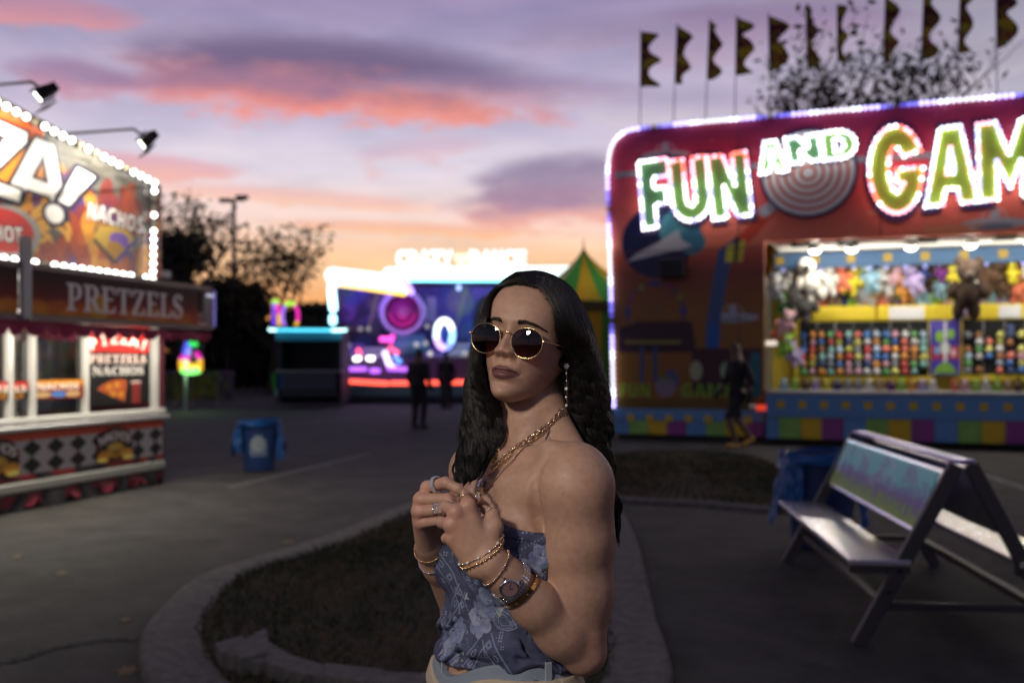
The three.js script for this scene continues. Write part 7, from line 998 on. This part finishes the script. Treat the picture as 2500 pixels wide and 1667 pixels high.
// chains laid on the skin: links as parts
const linkA = new THREE.TorusGeometry(0.0033, 0.00075, 6, 14).scale(1.35, 1, 1), linkB = new THREE.TorusGeometry(0.0036, 0.0008, 6, 18).scale(2.5, 1, 1), linkC = new THREE.TorusGeometry(0.0014, 0.0005, 5, 8).scale(1.5, 1, 1);
function chainOn(root, pts, lift, pick, m) {
  const curve = new THREE.CatmullRomCurve3(pts.map(([x, y]) => onBody(x, y, lift)), false, 'centripetal'), len = curve.getLength(); let s = 0, k = 0;
  while (s < len) { const [geo, step] = pick(k), u = clamp((s + step / 2) / len, 0, 1), p = curve.getPointAt(u), t = curve.getTangentAt(u), n = gradAt(p), d = bodySDF(p.x, p.y, p.z); if (d < lift * 0.7) p.addScaledVector(n, lift * 0.8 - d); const b = n.clone().cross(t).normalize(), o = part('link', geo, m, root), q = new THREE.Matrix4().makeBasis(t, b, t.clone().cross(b)); o.quaternion.setFromRotationMatrix(q).multiply(new THREE.Quaternion().setFromAxisAngle(V(1, 0, 0), k % 2 ? 1.15 : 0.35)); o.position.copy(p).sub(root.position); s += step; k++; }
}
{
  const p0 = [0.0, 1.3, -1.6];
  const A = thing('necklace', 'gold chain necklace of round and long links close round the neck', 'necklace', p0);
  chainOn(A, [[1372, 1000], [1348, 1026], [1318, 1050], [1285, 1073], [1262, 1089], [1240, 1104], [1218, 1121], [1202, 1133], [1200, 1124], [1207, 1106], [1218, 1086], [1233, 1066]], 0.0035, (k) => (k % 9 === 6 ? [linkB, 0.0165] : [linkA, 0.0062]), paleGold);
  const B = thing('necklace', 'gold link necklace hanging lower with two clear drop stones', 'necklace', p0);
  chainOn(B, [[1374, 1006], [1330, 1048], [1290, 1080], [1242, 1112], [1212, 1140], [1190, 1160]], 0.0035, () => [linkA, 0.0066], gold); chainOn(B, [[1190, 1160], [1198, 1138], [1212, 1104], [1230, 1074]], 0.0035, () => [linkA, 0.0066], gold);
  for (const [px, py, s] of [[1174, 1181, 1.25], [1166, 1214, 1.0]]) { const p = onBody(px, py, 0.004), n = gradAt(p), q = new THREE.Quaternion().setFromUnitVectors(V(0, 0, 1), n), st = part('drop_stone', new THREE.IcosahedronGeometry(0.0062 * s, 1).scale(0.8, 1.25, 0.6).applyQuaternion(q), stone, B); st.position.copy(p).sub(B.position); part('setting', new THREE.TorusGeometry(0.0066 * s, 0.0009, 6, 20).scale(0.85, 1.25, 1).applyQuaternion(q), gold, st); for (let k = 0; k < 5; k++) part('claw', ball(0.0011, 0.0062 * s * 0.9 * Math.cos(k * 1.26), 0.0078 * s * Math.sin(k * 1.26), 0.0015, 8, 6).applyQuaternion(q), gold, st); }
  chainOn(B, [[1180, 1194], [1172, 1206]], 0.003, () => [linkA, 0.0055], gold);
  const C = thing('necklace', 'thin rope chain necklace running below the heavier gold chains', 'necklace', p0);
  chainOn(C, [[1340, 1050], [1278, 1092], [1258, 1112], [1236, 1138], [1212, 1166], [1194, 1187], [1186, 1194]], 0.002, () => [linkC, 0.0022], paleGold);
  // drop earring
  const lobe = hp(0.079, -0.036, 0.016), Er = thing('earring', 'long drop earring of pearls on a fine gold chain', 'earring', lobe);
  part('stud', join([ball(0.003), ...Array.from({ length: 6 }, (_, k) => ball(0.0013, 0.0037 * Math.cos(k * 1.047), 0.0037 * Math.sin(k * 1.047), 0.001, 8, 6))]), pearl, Er); part('chain', rod(V(0, -0.004, 0), V(0.001, -0.064, 0), 0.0005, 6), gold, Er);
  [[-0.012, 0.0016], [-0.024, 0.0018], [-0.0375, 0.003], [-0.052, 0.0028], [-0.065, 0.0024]].forEach(([y, r], k) => part('bead', ball(r, 0, y, 0), k % 2 ? silver : pearl, Er));
}
// rings: circles round a finger bone
function ringAt(a, b, t, r, tubeR) { const c = a.clone().lerp(b, t), d = b.clone().sub(a).normalize(), q = new THREE.Quaternion().setFromUnitVectors(V(0, 0, 1), d); return { c, q, r, geo: new THREE.TorusGeometry(r, tubeR, 10, 40).applyQuaternion(q) }; }
{
  const r1 = ringAt(RK.i, a3(1088, 1178, 1.566), 0.52, 0.0118, 0.0015), g1 = thing('ring', 'wide sparkling gold ring on the extended index finger', 'ring', r1.c), P1 = new THREE.IcosahedronGeometry(0.0018, 0);
  part('band', r1.geo, gold, g1); for (let row = -1; row <= 1; row++) for (let k = 0; k < 26; k++) { const a = (k + row * 0.5) / 26 * 6.283, o = part('gem', P1, stone, g1); o.position.copy(V(0.0128 * Math.cos(a), 0.0128 * Math.sin(a), row * 0.0024).applyQuaternion(r1.q)); }
  const r2 = ringAt(RK.r, a3(1086, 1244, 1.556), 0.7, 0.0112, 0.001), g2 = thing('ring', 'square openwork stone-set ring on the ring finger', 'ring', r2.c); part('band', r2.geo, silver, g2);
  const face = at(1071, 1238, 1.545).sub(r2.c).normalize(), xdir = a3(1086, 1244, 1.556).sub(RK.r).normalize(), ydir = face.clone().cross(xdir).normalize(), pts = []; for (let k = 0; k <= 8; k++) { pts.push([-1 + k / 4, 1], [-1, 1 - k / 4], [1, 1 - k / 4]); if (k < 5) pts.push([0, 0.6 - k / 4]); } pts.push([-0.5, -1], [0.5, -1]);
  for (const [u, v] of pts) { const o = part('gem', P1, stone, g2); o.scale.setScalar(0.85); o.position.copy(face.clone().multiplyScalar(0.0125 - 0.0016 * v * v)).addScaledVector(xdir, u * 0.0062).addScaledVector(ydir, v * 0.0068); }
  const r3 = ringAt(LK.i, a3(1138, 1214, 1.506), 0.6, 0.0112, 0.0011), g3 = thing('ring', 'plain thin gold band on the nearer hand', 'ring', r3.c); part('band', r3.geo, gold, g3); part('set_stone', new THREE.IcosahedronGeometry(0.0016, 0).translate(-0.008, 0.008, 0.002), stone, g3);
}
// bracelets: loops that hug the arm
const armSkin = (x, y, z) => smin(nearArm(x, y, z), leftHand(x, y, z), 0.014), farSkin = (x, y, z) => smin(farArm(x, y, z), rightHand(x, y, z), 0.014);
function loop(c, axis, lift, f, n = 48) { const e1 = V(0, 1, 0).cross(axis).normalize(), e2 = axis.clone().cross(e1), out = []; for (let k = 0; k < n; k++) { const a = k / n * 2 * Math.PI, u = e1.clone().multiplyScalar(Math.cos(a)).addScaledVector(e2, Math.sin(a)); let r = 0.012; for (let i = 0; i < 40; i++) { const p = c.clone().addScaledVector(u, r), d = f(p.x, p.y, p.z); if (d > -2e-4) break; r += Math.max(-d * 0.8, 2e-4); } out.push(c.clone().addScaledVector(u, r + lift)); } return out; }
function beaded(label, c, axis, f, spec, matOf) {
  const g = thing('bracelet', label, 'bracelet', c), ring = new THREE.CatmullRomCurve3(loop(c, axis, 0.0022, f), true), len = ring.getLength(); let s = 0, k = 0; const geo = {};
  part('cord', tube(ring.getPoints(60).map((p) => p.sub(c)), 0.0004, 90, 5, true), gold, g);
  while (s < len - 0.001) { const r = spec(k), p = ring.getPointAt(s / len), o = part('bead', geo[r] ??= new THREE.SphereGeometry(r, 12, 8), matOf(k), g); o.position.copy(p).sub(c); s += r + spec(k + 1) + 0.0002; k++; }
  return g;
}
{
  const ax = E.clone().sub(Wr).normalize(), along = (t) => Wr.clone().lerp(E, t), tilt = (x, y, z) => ax.clone().add(V(x, y, z)).normalize();
  beaded('fine gold bracelet with spaced pearls nearest the hand', at(1177, 1340, 1.479), V(0.5, -0.84, -0.2).normalize(), armSkin, (k) => (k % 7 === 0 ? 0.0023 : 0.0011), (k) => (k % 7 === 0 ? pearl : paleGold));
  beaded('gold ball bead bracelet next to the fine pearl one', at(1182, 1349, 1.479), V(0.52, -0.83, -0.2).normalize(), armSkin, (k) => (k % 2 ? 0.0009 : 0.0026), () => gold);
  beaded('thin bracelet of small gold beads just above the watch', at(1211, 1385, 1.482), V(0.8, -0.6, -0.2).normalize(), armSkin, (k) => (k % 11 === 3 || k % 11 === 6 ? 0.0024 : 0.0015), () => paleGold);
  // watch
  const wc = along(0.19), wl = loop(wc, tilt(0.05, 0.05, 0), 0.0022, armSkin, 40), wg = thing('wristwatch', 'silver wristwatch with round pink dial on the near wrist', 'watch', wc), hit = onBody(1243, 1433, 0.002, armSkin), n = gradAt(hit, armSkin), q = new THREE.Quaternion().setFromUnitVectors(V(0, 1, 0), n), band = V(0, 0, 0);
  const caseP = hit.clone().addScaledVector(n, 0.003).sub(wc), put = (g) => g.applyQuaternion(q).translate(caseP.x, caseP.y, caseP.z);
  wl.forEach((p, k) => { const p2 = wl[(k + 1) % 40], t = p2.clone().sub(p), l = t.length(), out = p.clone().sub(wc); out.addScaledVector(ax, -out.dot(ax)).normalize(); if (p.distanceTo(hit) < 0.0135) return; const bq = new THREE.Matrix4().makeBasis(t.clone().normalize(), out, t.clone().normalize().cross(out)); for (const w of [-1, 0, 1]) { const o = part('band_link', box(l * 0.92, 0.0026, 0.0052, 0, 0, w * 0.0055, 0.0008), w ? silver : mat([0.9, 0.9, 0.92], { metalness: 1, roughness: 0.08 }), wg); o.quaternion.setFromRotationMatrix(bq); o.position.copy(p.clone().lerp(p2, 0.5).sub(wc)); } });
  const cs = part('watch_case', put(new THREE.LatheGeometry([[0.001, -0.004], [0.0142, -0.004], [0.0156, -0.001], [0.0154, 0.0025], [0.0142, 0.0042], [0.0122, 0.0048], [0.0118, 0.0036], [0.001, 0.0036]].map((p) => new THREE.Vector2(...p)), 48)), silver, wg);
  part('dial', put(cyl(0.0117, 0.0117, 0.0004, 48, 0, 0.0039, 0)), mat([0.75, 0.46, 0.46], { metalness: 0.6, roughness: 0.32 }), cs);
  part('crystal', put(cyl(0.0118, 0.0118, 0.0005, 40, 0, 0.0052, 0)), mat([1, 1, 1], { transmission: 1, thickness: 0, roughness: 0.02 }), cs);
  const up = V(0, 0, 1); for (const [a, l] of [[0.15, 0.009], [-1.15, 0.0065]]) part('hand', put(box(0.0009, 0.0004, l, 0, 0.0043, 0).translate(0, 0, -l * 0.42).rotateY(a)), blackPlastic, cs);
  for (let k = 0; k < 12; k++) part('hour_mark', put(box(0.0008, 0.0004, 0.0022, 0, 0.0042, 0.0098).rotateY(k * 0.5236)), silver, cs);
  part('crown', put(cyl(0.0022, 0.0022, 0.003, 14).rotateZ(Math.PI / 2).translate(0.0168, 0, 0).rotateY(2.2)), silver, cs);
  // bangle
  const bc = along(0.29), bl = new THREE.CatmullRomCurve3(loop(bc, V(0.64, -0.75, -0.2).normalize(), 0.0028, armSkin, 40), true), bg = thing('bangle', 'flat gold bangle with screw heads beside the watch', 'bangle', bc), NB = 90, pos = [], prof = [[-0.0035, -0.0008], [-0.0035, 0.0008], [0.0035, 0.0008], [0.0035, -0.0008]];
  const fr = (k) => { const p = bl.getPointAt((k % NB) / NB), o = p.clone().sub(bc); o.addScaledVector(ax, -o.dot(ax)).normalize(); return prof.map(([a, b]) => p.clone().addScaledVector(ax, a).addScaledVector(o, b).sub(bc)); };
  for (let k = 0; k < NB; k++) { const a = fr(k), b = fr(k + 1); for (let j = 0; j < 4; j++) { const i = (j + 1) % 4; for (const v of [a[j], b[j], b[i], a[j], b[i], a[i]]) pos.push(v.x, v.y, v.z); } }
  const bgGeo = new THREE.BufferGeometry(); bgGeo.setAttribute('position', new THREE.Float32BufferAttribute(pos, 3)); bgGeo.computeVertexNormals(); const bm = part('band', toCreasedNormals(bgGeo, 0.6), mat([0.75, 0.5, 0.16], { metalness: 1, roughness: 0.14, side: THREE.DoubleSide }), bg);
  for (let k = 0; k < 10; k++) { const p = bl.getPointAt(k / 10), o = p.clone().sub(bc); o.addScaledVector(ax, -o.dot(ax)).normalize(); part('screw_head', ball(0.0016, 0, 0, 0, 10, 6), k === 2 || k === 7 ? stone : gold, bm).position.copy(p.addScaledVector(o, 0.001).sub(bc)); }
  const ax2 = E2.clone().sub(W2).normalize(), al2 = (t) => W2.clone().lerp(E2, t);
  beaded('twisted gold bead bracelet on the far wrist, upper of two', al2(-0.03), ax2.clone().add(V(0, 0.25, 0.1)).normalize(), farSkin, (k) => (k % 9 === 0 ? 0.0022 : 0.0014), () => gold); beaded('silver bead bracelet on the far wrist, lower of two', al2(0.06), ax2.clone().add(V(0.1, 0.35, 0.15)).normalize(), farSkin, () => 0.0015, () => silver);
}

for (const [px, py, sx, sy] of [[1130, 1202, 0.0034, 0.0046], [1192, 1243, 0.0046, 0.0052]]) { const p = onBody(px, py, 0.0003), n = gradAt(p), o = part('fingernail', ball(1, 0, 0, 0, 14, 10).scale(sx, sy, 0.0011), mat([0.5, 0.33, 0.28], { roughness: 0.25 }), woman); o.quaternion.setFromUnitVectors(V(0, 0, 1), n); o.position.copy(p).sub(woman.position); }

// ---------------------------------------------------------------- bins, bench, passers-by
function bin(label, base, s, turn, sticker) {
  const g = thing('litter_bin', label, 'litter bin', base, turn, 'blue litter bins'), blue = mat([0.012, 0.045, 0.16], { roughness: 0.5 }), bag = mat([0.01, 0.1, 0.34], { roughness: 0.4 });
  part('drum', new THREE.LatheGeometry([[0.001, 0.0], [0.2, 0.0], [0.21, 0.02], [0.222, 0.18], [0.226, 0.2], [0.232, 0.36], [0.24, 0.38], [0.25, 0.6], [0.27, 0.64], [0.275, 0.68], [0.255, 0.685], [0.24, 0.64], [0.2, 0.04], [0.001, 0.03]].map((p) => new THREE.Vector2(...p)), 36), blue, g);
  part('rim', new THREE.TorusGeometry(0.266, 0.016, 8, 40).rotateX(Math.PI / 2).translate(0, 0.682, 0), blue, g);
  const flap = (a0, a1, drop, seed) => { const N = 26, M = 12, pos = [], idx = []; for (let j = 0; j <= M; j++) for (let i = 0; i <= N; i++) { const u = i / N, v = j / M, a = lerp(a0, a1, u), dr = drop * (0.8 + 0.3 * n2(u * 3 + seed, 1)) * v, r = 0.285 + (drop > 0.3 ? 0.085 : 0.04) * v * Math.sin(u * 3.14) + 0.022 * Math.sin(u * 20 + seed) * v + 0.02 * n2(u * 5, v * 4 + seed); pos.push(r * Math.cos(a), 0.7 - dr + 0.02 * Math.sin(u * 9), r * Math.sin(a)); } for (let j = 0; j < M; j++) for (let i = 0; i < N; i++) { const o = j * (N + 1) + i; idx.push(o, o + N + 1, o + 1, o + 1, o + N + 1, o + N + 2); } const q = new THREE.BufferGeometry(); q.setAttribute('position', new THREE.Float32BufferAttribute(pos, 3)); q.setIndex(idx); q.computeVertexNormals(); return q; };
  const liner = part('bin_liner', flap(0, 6.283, 0.1, 1), bag, g); part('liner_flap', flap(-0.75, 0.5, 0.56, 3), bag, liner); part('liner_flap', flap(2.5, 3.9, 0.6, 7), bag, liner);
  if (sticker) { const t = canvasTex(128, 128, (x) => { x.clearRect(0, 0, 128, 128); x.fillStyle = '#8fa2b4'; x.fillRect(0, 0, 128, 128); x.fillStyle = '#b8c2c8'; x.beginPath(); x.arc(64, 56, 44, 0, 7); x.fill(); x.strokeStyle = '#5a6c80'; x.lineWidth = 7; x.beginPath(); x.arc(64, 52, 22, 0, 7); x.stroke(); x.fillStyle = '#5a6c80'; x.fillRect(20, 106, 88, 10); }); const N = 14, pos = [], uv = [], idx = []; for (let j = 0; j <= N; j++) for (let i = 0; i <= N; i++) { const u = i / N - 0.5, v = j / N - 0.5, y = 0.36 + v * 0.28, a = Math.PI / 2 - u * 0.95, r = 0.222 + (y - 0.18) * 0.065 + 0.008; pos.push(r * Math.cos(a), y, r * Math.sin(a)); uv.push(i / N, j / N); } for (let j = 0; j < N; j++) for (let i = 0; i < N; i++) { if (j < 0) continue; const o = j * (N + 1) + i, cu = (i + 0.5) / N - 0.5, cv = (j + 0.5) / N - 0.5; if (cv > 0 && cu * cu + cv * cv > 0.25) continue; idx.push(o, o + 1, o + N + 2, o, o + N + 2, o + N + 1); } const q = new THREE.BufferGeometry(); q.setAttribute('position', new THREE.Float32BufferAttribute(pos, 3)); q.setAttribute('uv', new THREE.Float32BufferAttribute(uv, 2)); q.setIndex(idx); q.computeVertexNormals(); part('emblem_sticker', q, mat([0.8, 0.8, 0.8], { map: t }), g); }
  g.scale.setScalar(s); return g;
}
bin('blue litter bin with pale round emblem standing by itself on the asphalt', groundAt(632, 1148).setY(0), 0.97, 0.2, true);
bin('blue litter bin standing behind the aluminium bench', groundAt(2005, 1334).setY(0), 1.06, 0.2, false);
// A-shaped aluminium bench with two seats back to back
{
  const o = thing('double_bench', 'aluminium A-shaped bench with back-to-back seats and printed backrest', 'bench', [2.4, 0, -6.1], -0.1), L = 2.1, metal = mat([0.075, 0.072, 0.075], { roughness: 0.5, metalness: 0.5 }), seatTex = noiseTex(256, 64, (u, v) => 0.5 + 0.22 * wrapNoise(u * 0.4, v, 22, 3) + (R0() - 0.5) * 0.14), seatM = mat([0.72, 0.71, 0.74], { roughness: 0.24, metalness: 0.95, bumpMap: seatTex, bumpScale: 0.0012 });
  const ad = canvasTex(1024, 192, (x, w, h) => { const g = x.createLinearGradient(0, 0, 0, h); g.addColorStop(0, '#8ef0ee'); g.addColorStop(0.42, '#5fe2e2'); g.addColorStop(0.62, '#7a72b4'); g.addColorStop(0.74, '#74a03c'); g.addColorStop(1, '#8fb83a'); x.fillStyle = g; x.fillRect(0, 0, w, h); const r = rng(9); for (let k = 0; k < 60; k++) { x.globalAlpha = 0.5; x.fillStyle = '#6a5fa8'; const a = r() * w; x.fillRect(a, 70 + r() * 50, 6 + r() * 22, 60); } for (let k = 0; k < 26; k++) { x.globalAlpha = 0.35; x.fillStyle = r() < 0.6 ? '#b8e6e6' : '#8a86b8'; x.beginPath(); x.ellipse(r() * w, 20 + r() * 90, 20 + r() * 60, 10 + r() * 30, r(), 0, 7); x.fill(); } });
  const adM = mat([1, 1, 1], { map: ad, roughness: 0.5 });
  const top = 0.93, foot = 0.52;
  for (const z of [L / 2, -L / 2]) {
    for (const s of [-1, 1]) { const leg = part('leg', bar(V(s * foot, 0.0, z), V(s * 0.035, top, z), 0.075, 0.04, 0.006), metal, o); for (const t of [0.3, 0.42]) part('bolt', cyl(0.014, 0.014, 0.01, 12).rotateX(Math.PI / 2).translate(s * lerp(foot, 0.035, t), top * t, z + (z > 0 ? 0.024 : -0.024)), blackPlastic, leg); part('seat_bracket', bar(V(s * 0.26, 0.395, z * 0.985), V(s * 0.56, 0.395, z * 0.985), 0.05, 0.035, 0.004), metal, leg); }
    part('end_brace', bar(V(-0.42, 0.2, z * 0.97), V(0.42, 0.2, z * 0.97), 0.04, 0.03, 0.004), metal, o);
  }
  for (const s of [-1, 1]) {
    part('seat', box(0.31, 0.035, L + 0.08, s * 0.42, 0.43, 0, 0.008), seatM, o);
    const back = part('backrest', box(0.028, 0.36, L - 0.02, 0, 0, 0, 0.005).rotateZ(s * 0.4).translate(s * 0.148, 0.735, 0), seatM, o);
    if (s < 0) part('printed_panel', uvBy(box(0.006, 0.315, L - 0.1, 0, 0, 0), (x, y, z) => [z / (L - 0.1) + 0.5, y / 0.315 + 0.5]).rotateZ(s * 0.4).translate(s * 0.148 - 0.016, 0.735 + 0.0065, 0), adM, back);
    part('lower_rail', bar(V(s * 0.39, 0.2, -L / 2), V(s * 0.39, 0.2, L / 2), 0.05, 0.04, 0.006), metal, o);
  }
  part('ridge_cap', box(0.1, 0.02, L + 0.06, 0, top + 0.018, 0, 0.006), mat([0.3, 0.26, 0.6], { roughness: 0.3, metalness: 0.6 }), o);
}
// passers-by: bodies from a distance field, clothes as shells
function figure(label, base, turn, J, tone, cloth) {
  const g = thing('person', label, 'person', base, turn, null), v = (k) => V(...J[k]), h = 0.011;
  const limb = (a, m, b, r1, r2, r3) => [[cone(v(a), v(m), r1, r2), 0.02], [cone(v(m), v(b), r2, r3), 0.02]];
  const hand = (e, w) => { const d = v(w).sub(v(e)).normalize(), p = v(w).addScaledVector(d, 0.07), sd = V(d.z, 0, -d.x).normalize(); return [[cone(v(w), p, 0.024, 0.03), 0.02], ...[-1.5, -0.5, 0.5, 1.5].map((k) => [cone(p.clone().addScaledVector(sd, k * 0.015), p.clone().addScaledVector(sd, k * 0.018).addScaledVector(d, 0.075 - Math.abs(k) * 0.008).add(V(0, -0.01, 0.015)), 0.0095, 0.008), 0.006]), [cone(v(w).addScaledVector(d, 0.03).addScaledVector(sd, 0.02), p.clone().addScaledVector(sd, 0.05), 0.012, 0.009), 0.01]]; };
  const head = v('head'), body = blend([[ellip(head, 0.078, 0.112, 0.098)], [ellip(head.clone().add(V(0, -0.06, 0.02)), 0.055, 0.06, 0.07), 0.02], [ellip(head.clone().add(V(0, -0.015, 0.098)), 0.014, 0.024, 0.018), 0.012], [ellip(head.clone().add(V(0.08, -0.01, 0)), 0.012, 0.032, 0.02), 0.008], [ellip(head.clone().add(V(-0.08, -0.01, 0)), 0.012, 0.032, 0.02), 0.008], [cone(head.clone().add(V(0, -0.08, -0.01)), v('neck'), 0.055, 0.06), 0.03], [cone(v('neck'), v('chest'), 0.1, 0.135), 0.06], [cone(v('chest'), v('hip'), 0.138, 0.132), 0.06], [cone(v('sl'), v('sr'), 0.062, 0.062), 0.05],
    ...limb('sl', 'el', 'wl', 0.058, 0.042, 0.028), ...limb('sr', 'er', 'wr', 0.058, 0.042, 0.028), ...hand('el', 'wl'), ...hand('er', 'wr'), ...limb('hl', 'kl', 'al', 0.095, 0.062, 0.042), ...limb('hr', 'kr', 'ar', 0.095, 0.062, 0.042)], 0.03);
  const pts = Object.keys(J).filter((k) => Array.isArray(J[k])).map(v), bx = new THREE.Box3().setFromPoints(pts).expandByScalar(0.2);
  part('body', surfaceNets(body, bx.min, bx.max, h), mat(tone, { roughness: 0.6 }), g);
  const shell = (nm, f, m) => part(nm, surfaceNets(f, bx.min, bx.max, h), m, g), up = (y0, y1) => (x, y, z) => Math.max(body(x, y, z) - 0.014 - 0.006 * n3(x * 9, y * 9, z * 9), y0 - y, y - y1);
  const slv = (e) => (x, y, z) => { const a = v(e); return 0; }; const hipY = J.hip[1], neckY = J.neck[1] - 0.02;
  const nearHand = (x, y, z) => Math.min(Math.hypot(x - J.wl[0], y - J.wl[1], z - J.wl[2]), Math.hypot(x - J.wr[0], y - J.wr[1], z - J.wr[2])) - (cloth.long ? 0.05 : 0.16);
  shell('shirt', (x, y, z) => Math.max(up(hipY - 0.08, neckY)(x, y, z), -nearHand(x, y, z)), mat(cloth.shirt, { roughness: 0.85 })); shell('trousers', up(cloth.shorts ? Math.min(J.kl[1], J.kr[1]) + 0.02 : 0.09, hipY + 0.02), mat(cloth.legs, { roughness: 0.85 }));
  for (const k of ['l', 'r']) { const a = v('a' + k); part('shoe', join([new RoundedBoxGeometry(0.095, 0.09, 0.27, 3, 0.04).rotateX(J.tilt?.[k] ?? 0).translate(a.x, a.y - 0.045, a.z + 0.06)]), mat(cloth.shoes, { roughness: 0.6 }), g); }
  part('hair', surfaceNets((x, y, z) => Math.max(body(x, y, z) - 0.008, head.y + 0.02 + Math.max(0, z - head.z) * 0.55 - y), bx.min, bx.max, h), mat(cloth.hair, { roughness: 0.7 }), g); return g;
}
{
  const stand0 = { head: [0, 1.63, 0.02], neck: [0, 1.46, 0], chest: [0, 1.28, 0], hip: [0, 0.95, 0], sl: [0.19, 1.41, 0], el: [0.25, 1.12, -0.02], wl: [0.24, 0.9, 0.1], sr: [-0.19, 1.41, 0], er: [-0.25, 1.12, -0.02], wr: [-0.2, 0.95, 0.16], hl: [0.09, 0.92, 0], kl: [0.1, 0.5, 0.03], al: [0.11, 0.09, -0.01], hr: [-0.09, 0.92, 0], kr: [-0.1, 0.5, 0.03], ar: [-0.11, 0.09, -0.01] };
  figure('man in black shirt and dark shorts walking past the game booth', groundAt(1802, 1094).setY(0), -1.15, { ...stand0, head: [0, 1.66, 0.05], neck: [0, 1.5, 0.02], el: [0.25, 1.14, -0.1], wl: [0.25, 0.92, -0.06], er: [-0.24, 1.14, 0.06], wr: [-0.22, 0.96, 0.22], kl: [0.1, 0.53, 0.26], al: [0.11, 0.1, 0.12], kr: [-0.1, 0.5, -0.06], ar: [-0.11, 0.14, -0.36], tilt: { l: 0, r: 0.5 } }, [0.16, 0.09, 0.06], { shirt: [0.012, 0.012, 0.015], legs: [0.014, 0.014, 0.018], shoes: [0.45, 0.26, 0.04], hair: [0.015, 0.012, 0.01], shorts: true });
  figure('person in dark jacket and trousers standing before the dance ride', groundAt(1022, 1046).setY(0), 2.7, { ...stand0, kr: [-0.11, 0.5, 0.05] }, [0.15, 0.09, 0.06], { shirt: [0.03, 0.024, 0.024], legs: [0.02, 0.02, 0.024], shoes: [0.02, 0.02, 0.02], hair: [0.012, 0.01, 0.01], long: true });
  figure('dark silhouette of a person below the neon zero', groundAt(1086, 992).setY(0).add(V(0.1, 0, 0.8)), 3.0, { ...stand0 }, [0.12, 0.08, 0.06], { shirt: [0.012, 0.012, 0.02], legs: [0.012, 0.012, 0.03], shoes: [0.02, 0.02, 0.02], hair: [0.01, 0.01, 0.01], long: true });
}

// ---------------------------------------------------------------- shadows on, draw
scene.traverse((o) => { if (o.isMesh) { o.castShadow = true; o.receiveShadow = true; } if (o.isLight && o.shadow) o.castShadow = true; });
renderer.render(scene, camera);
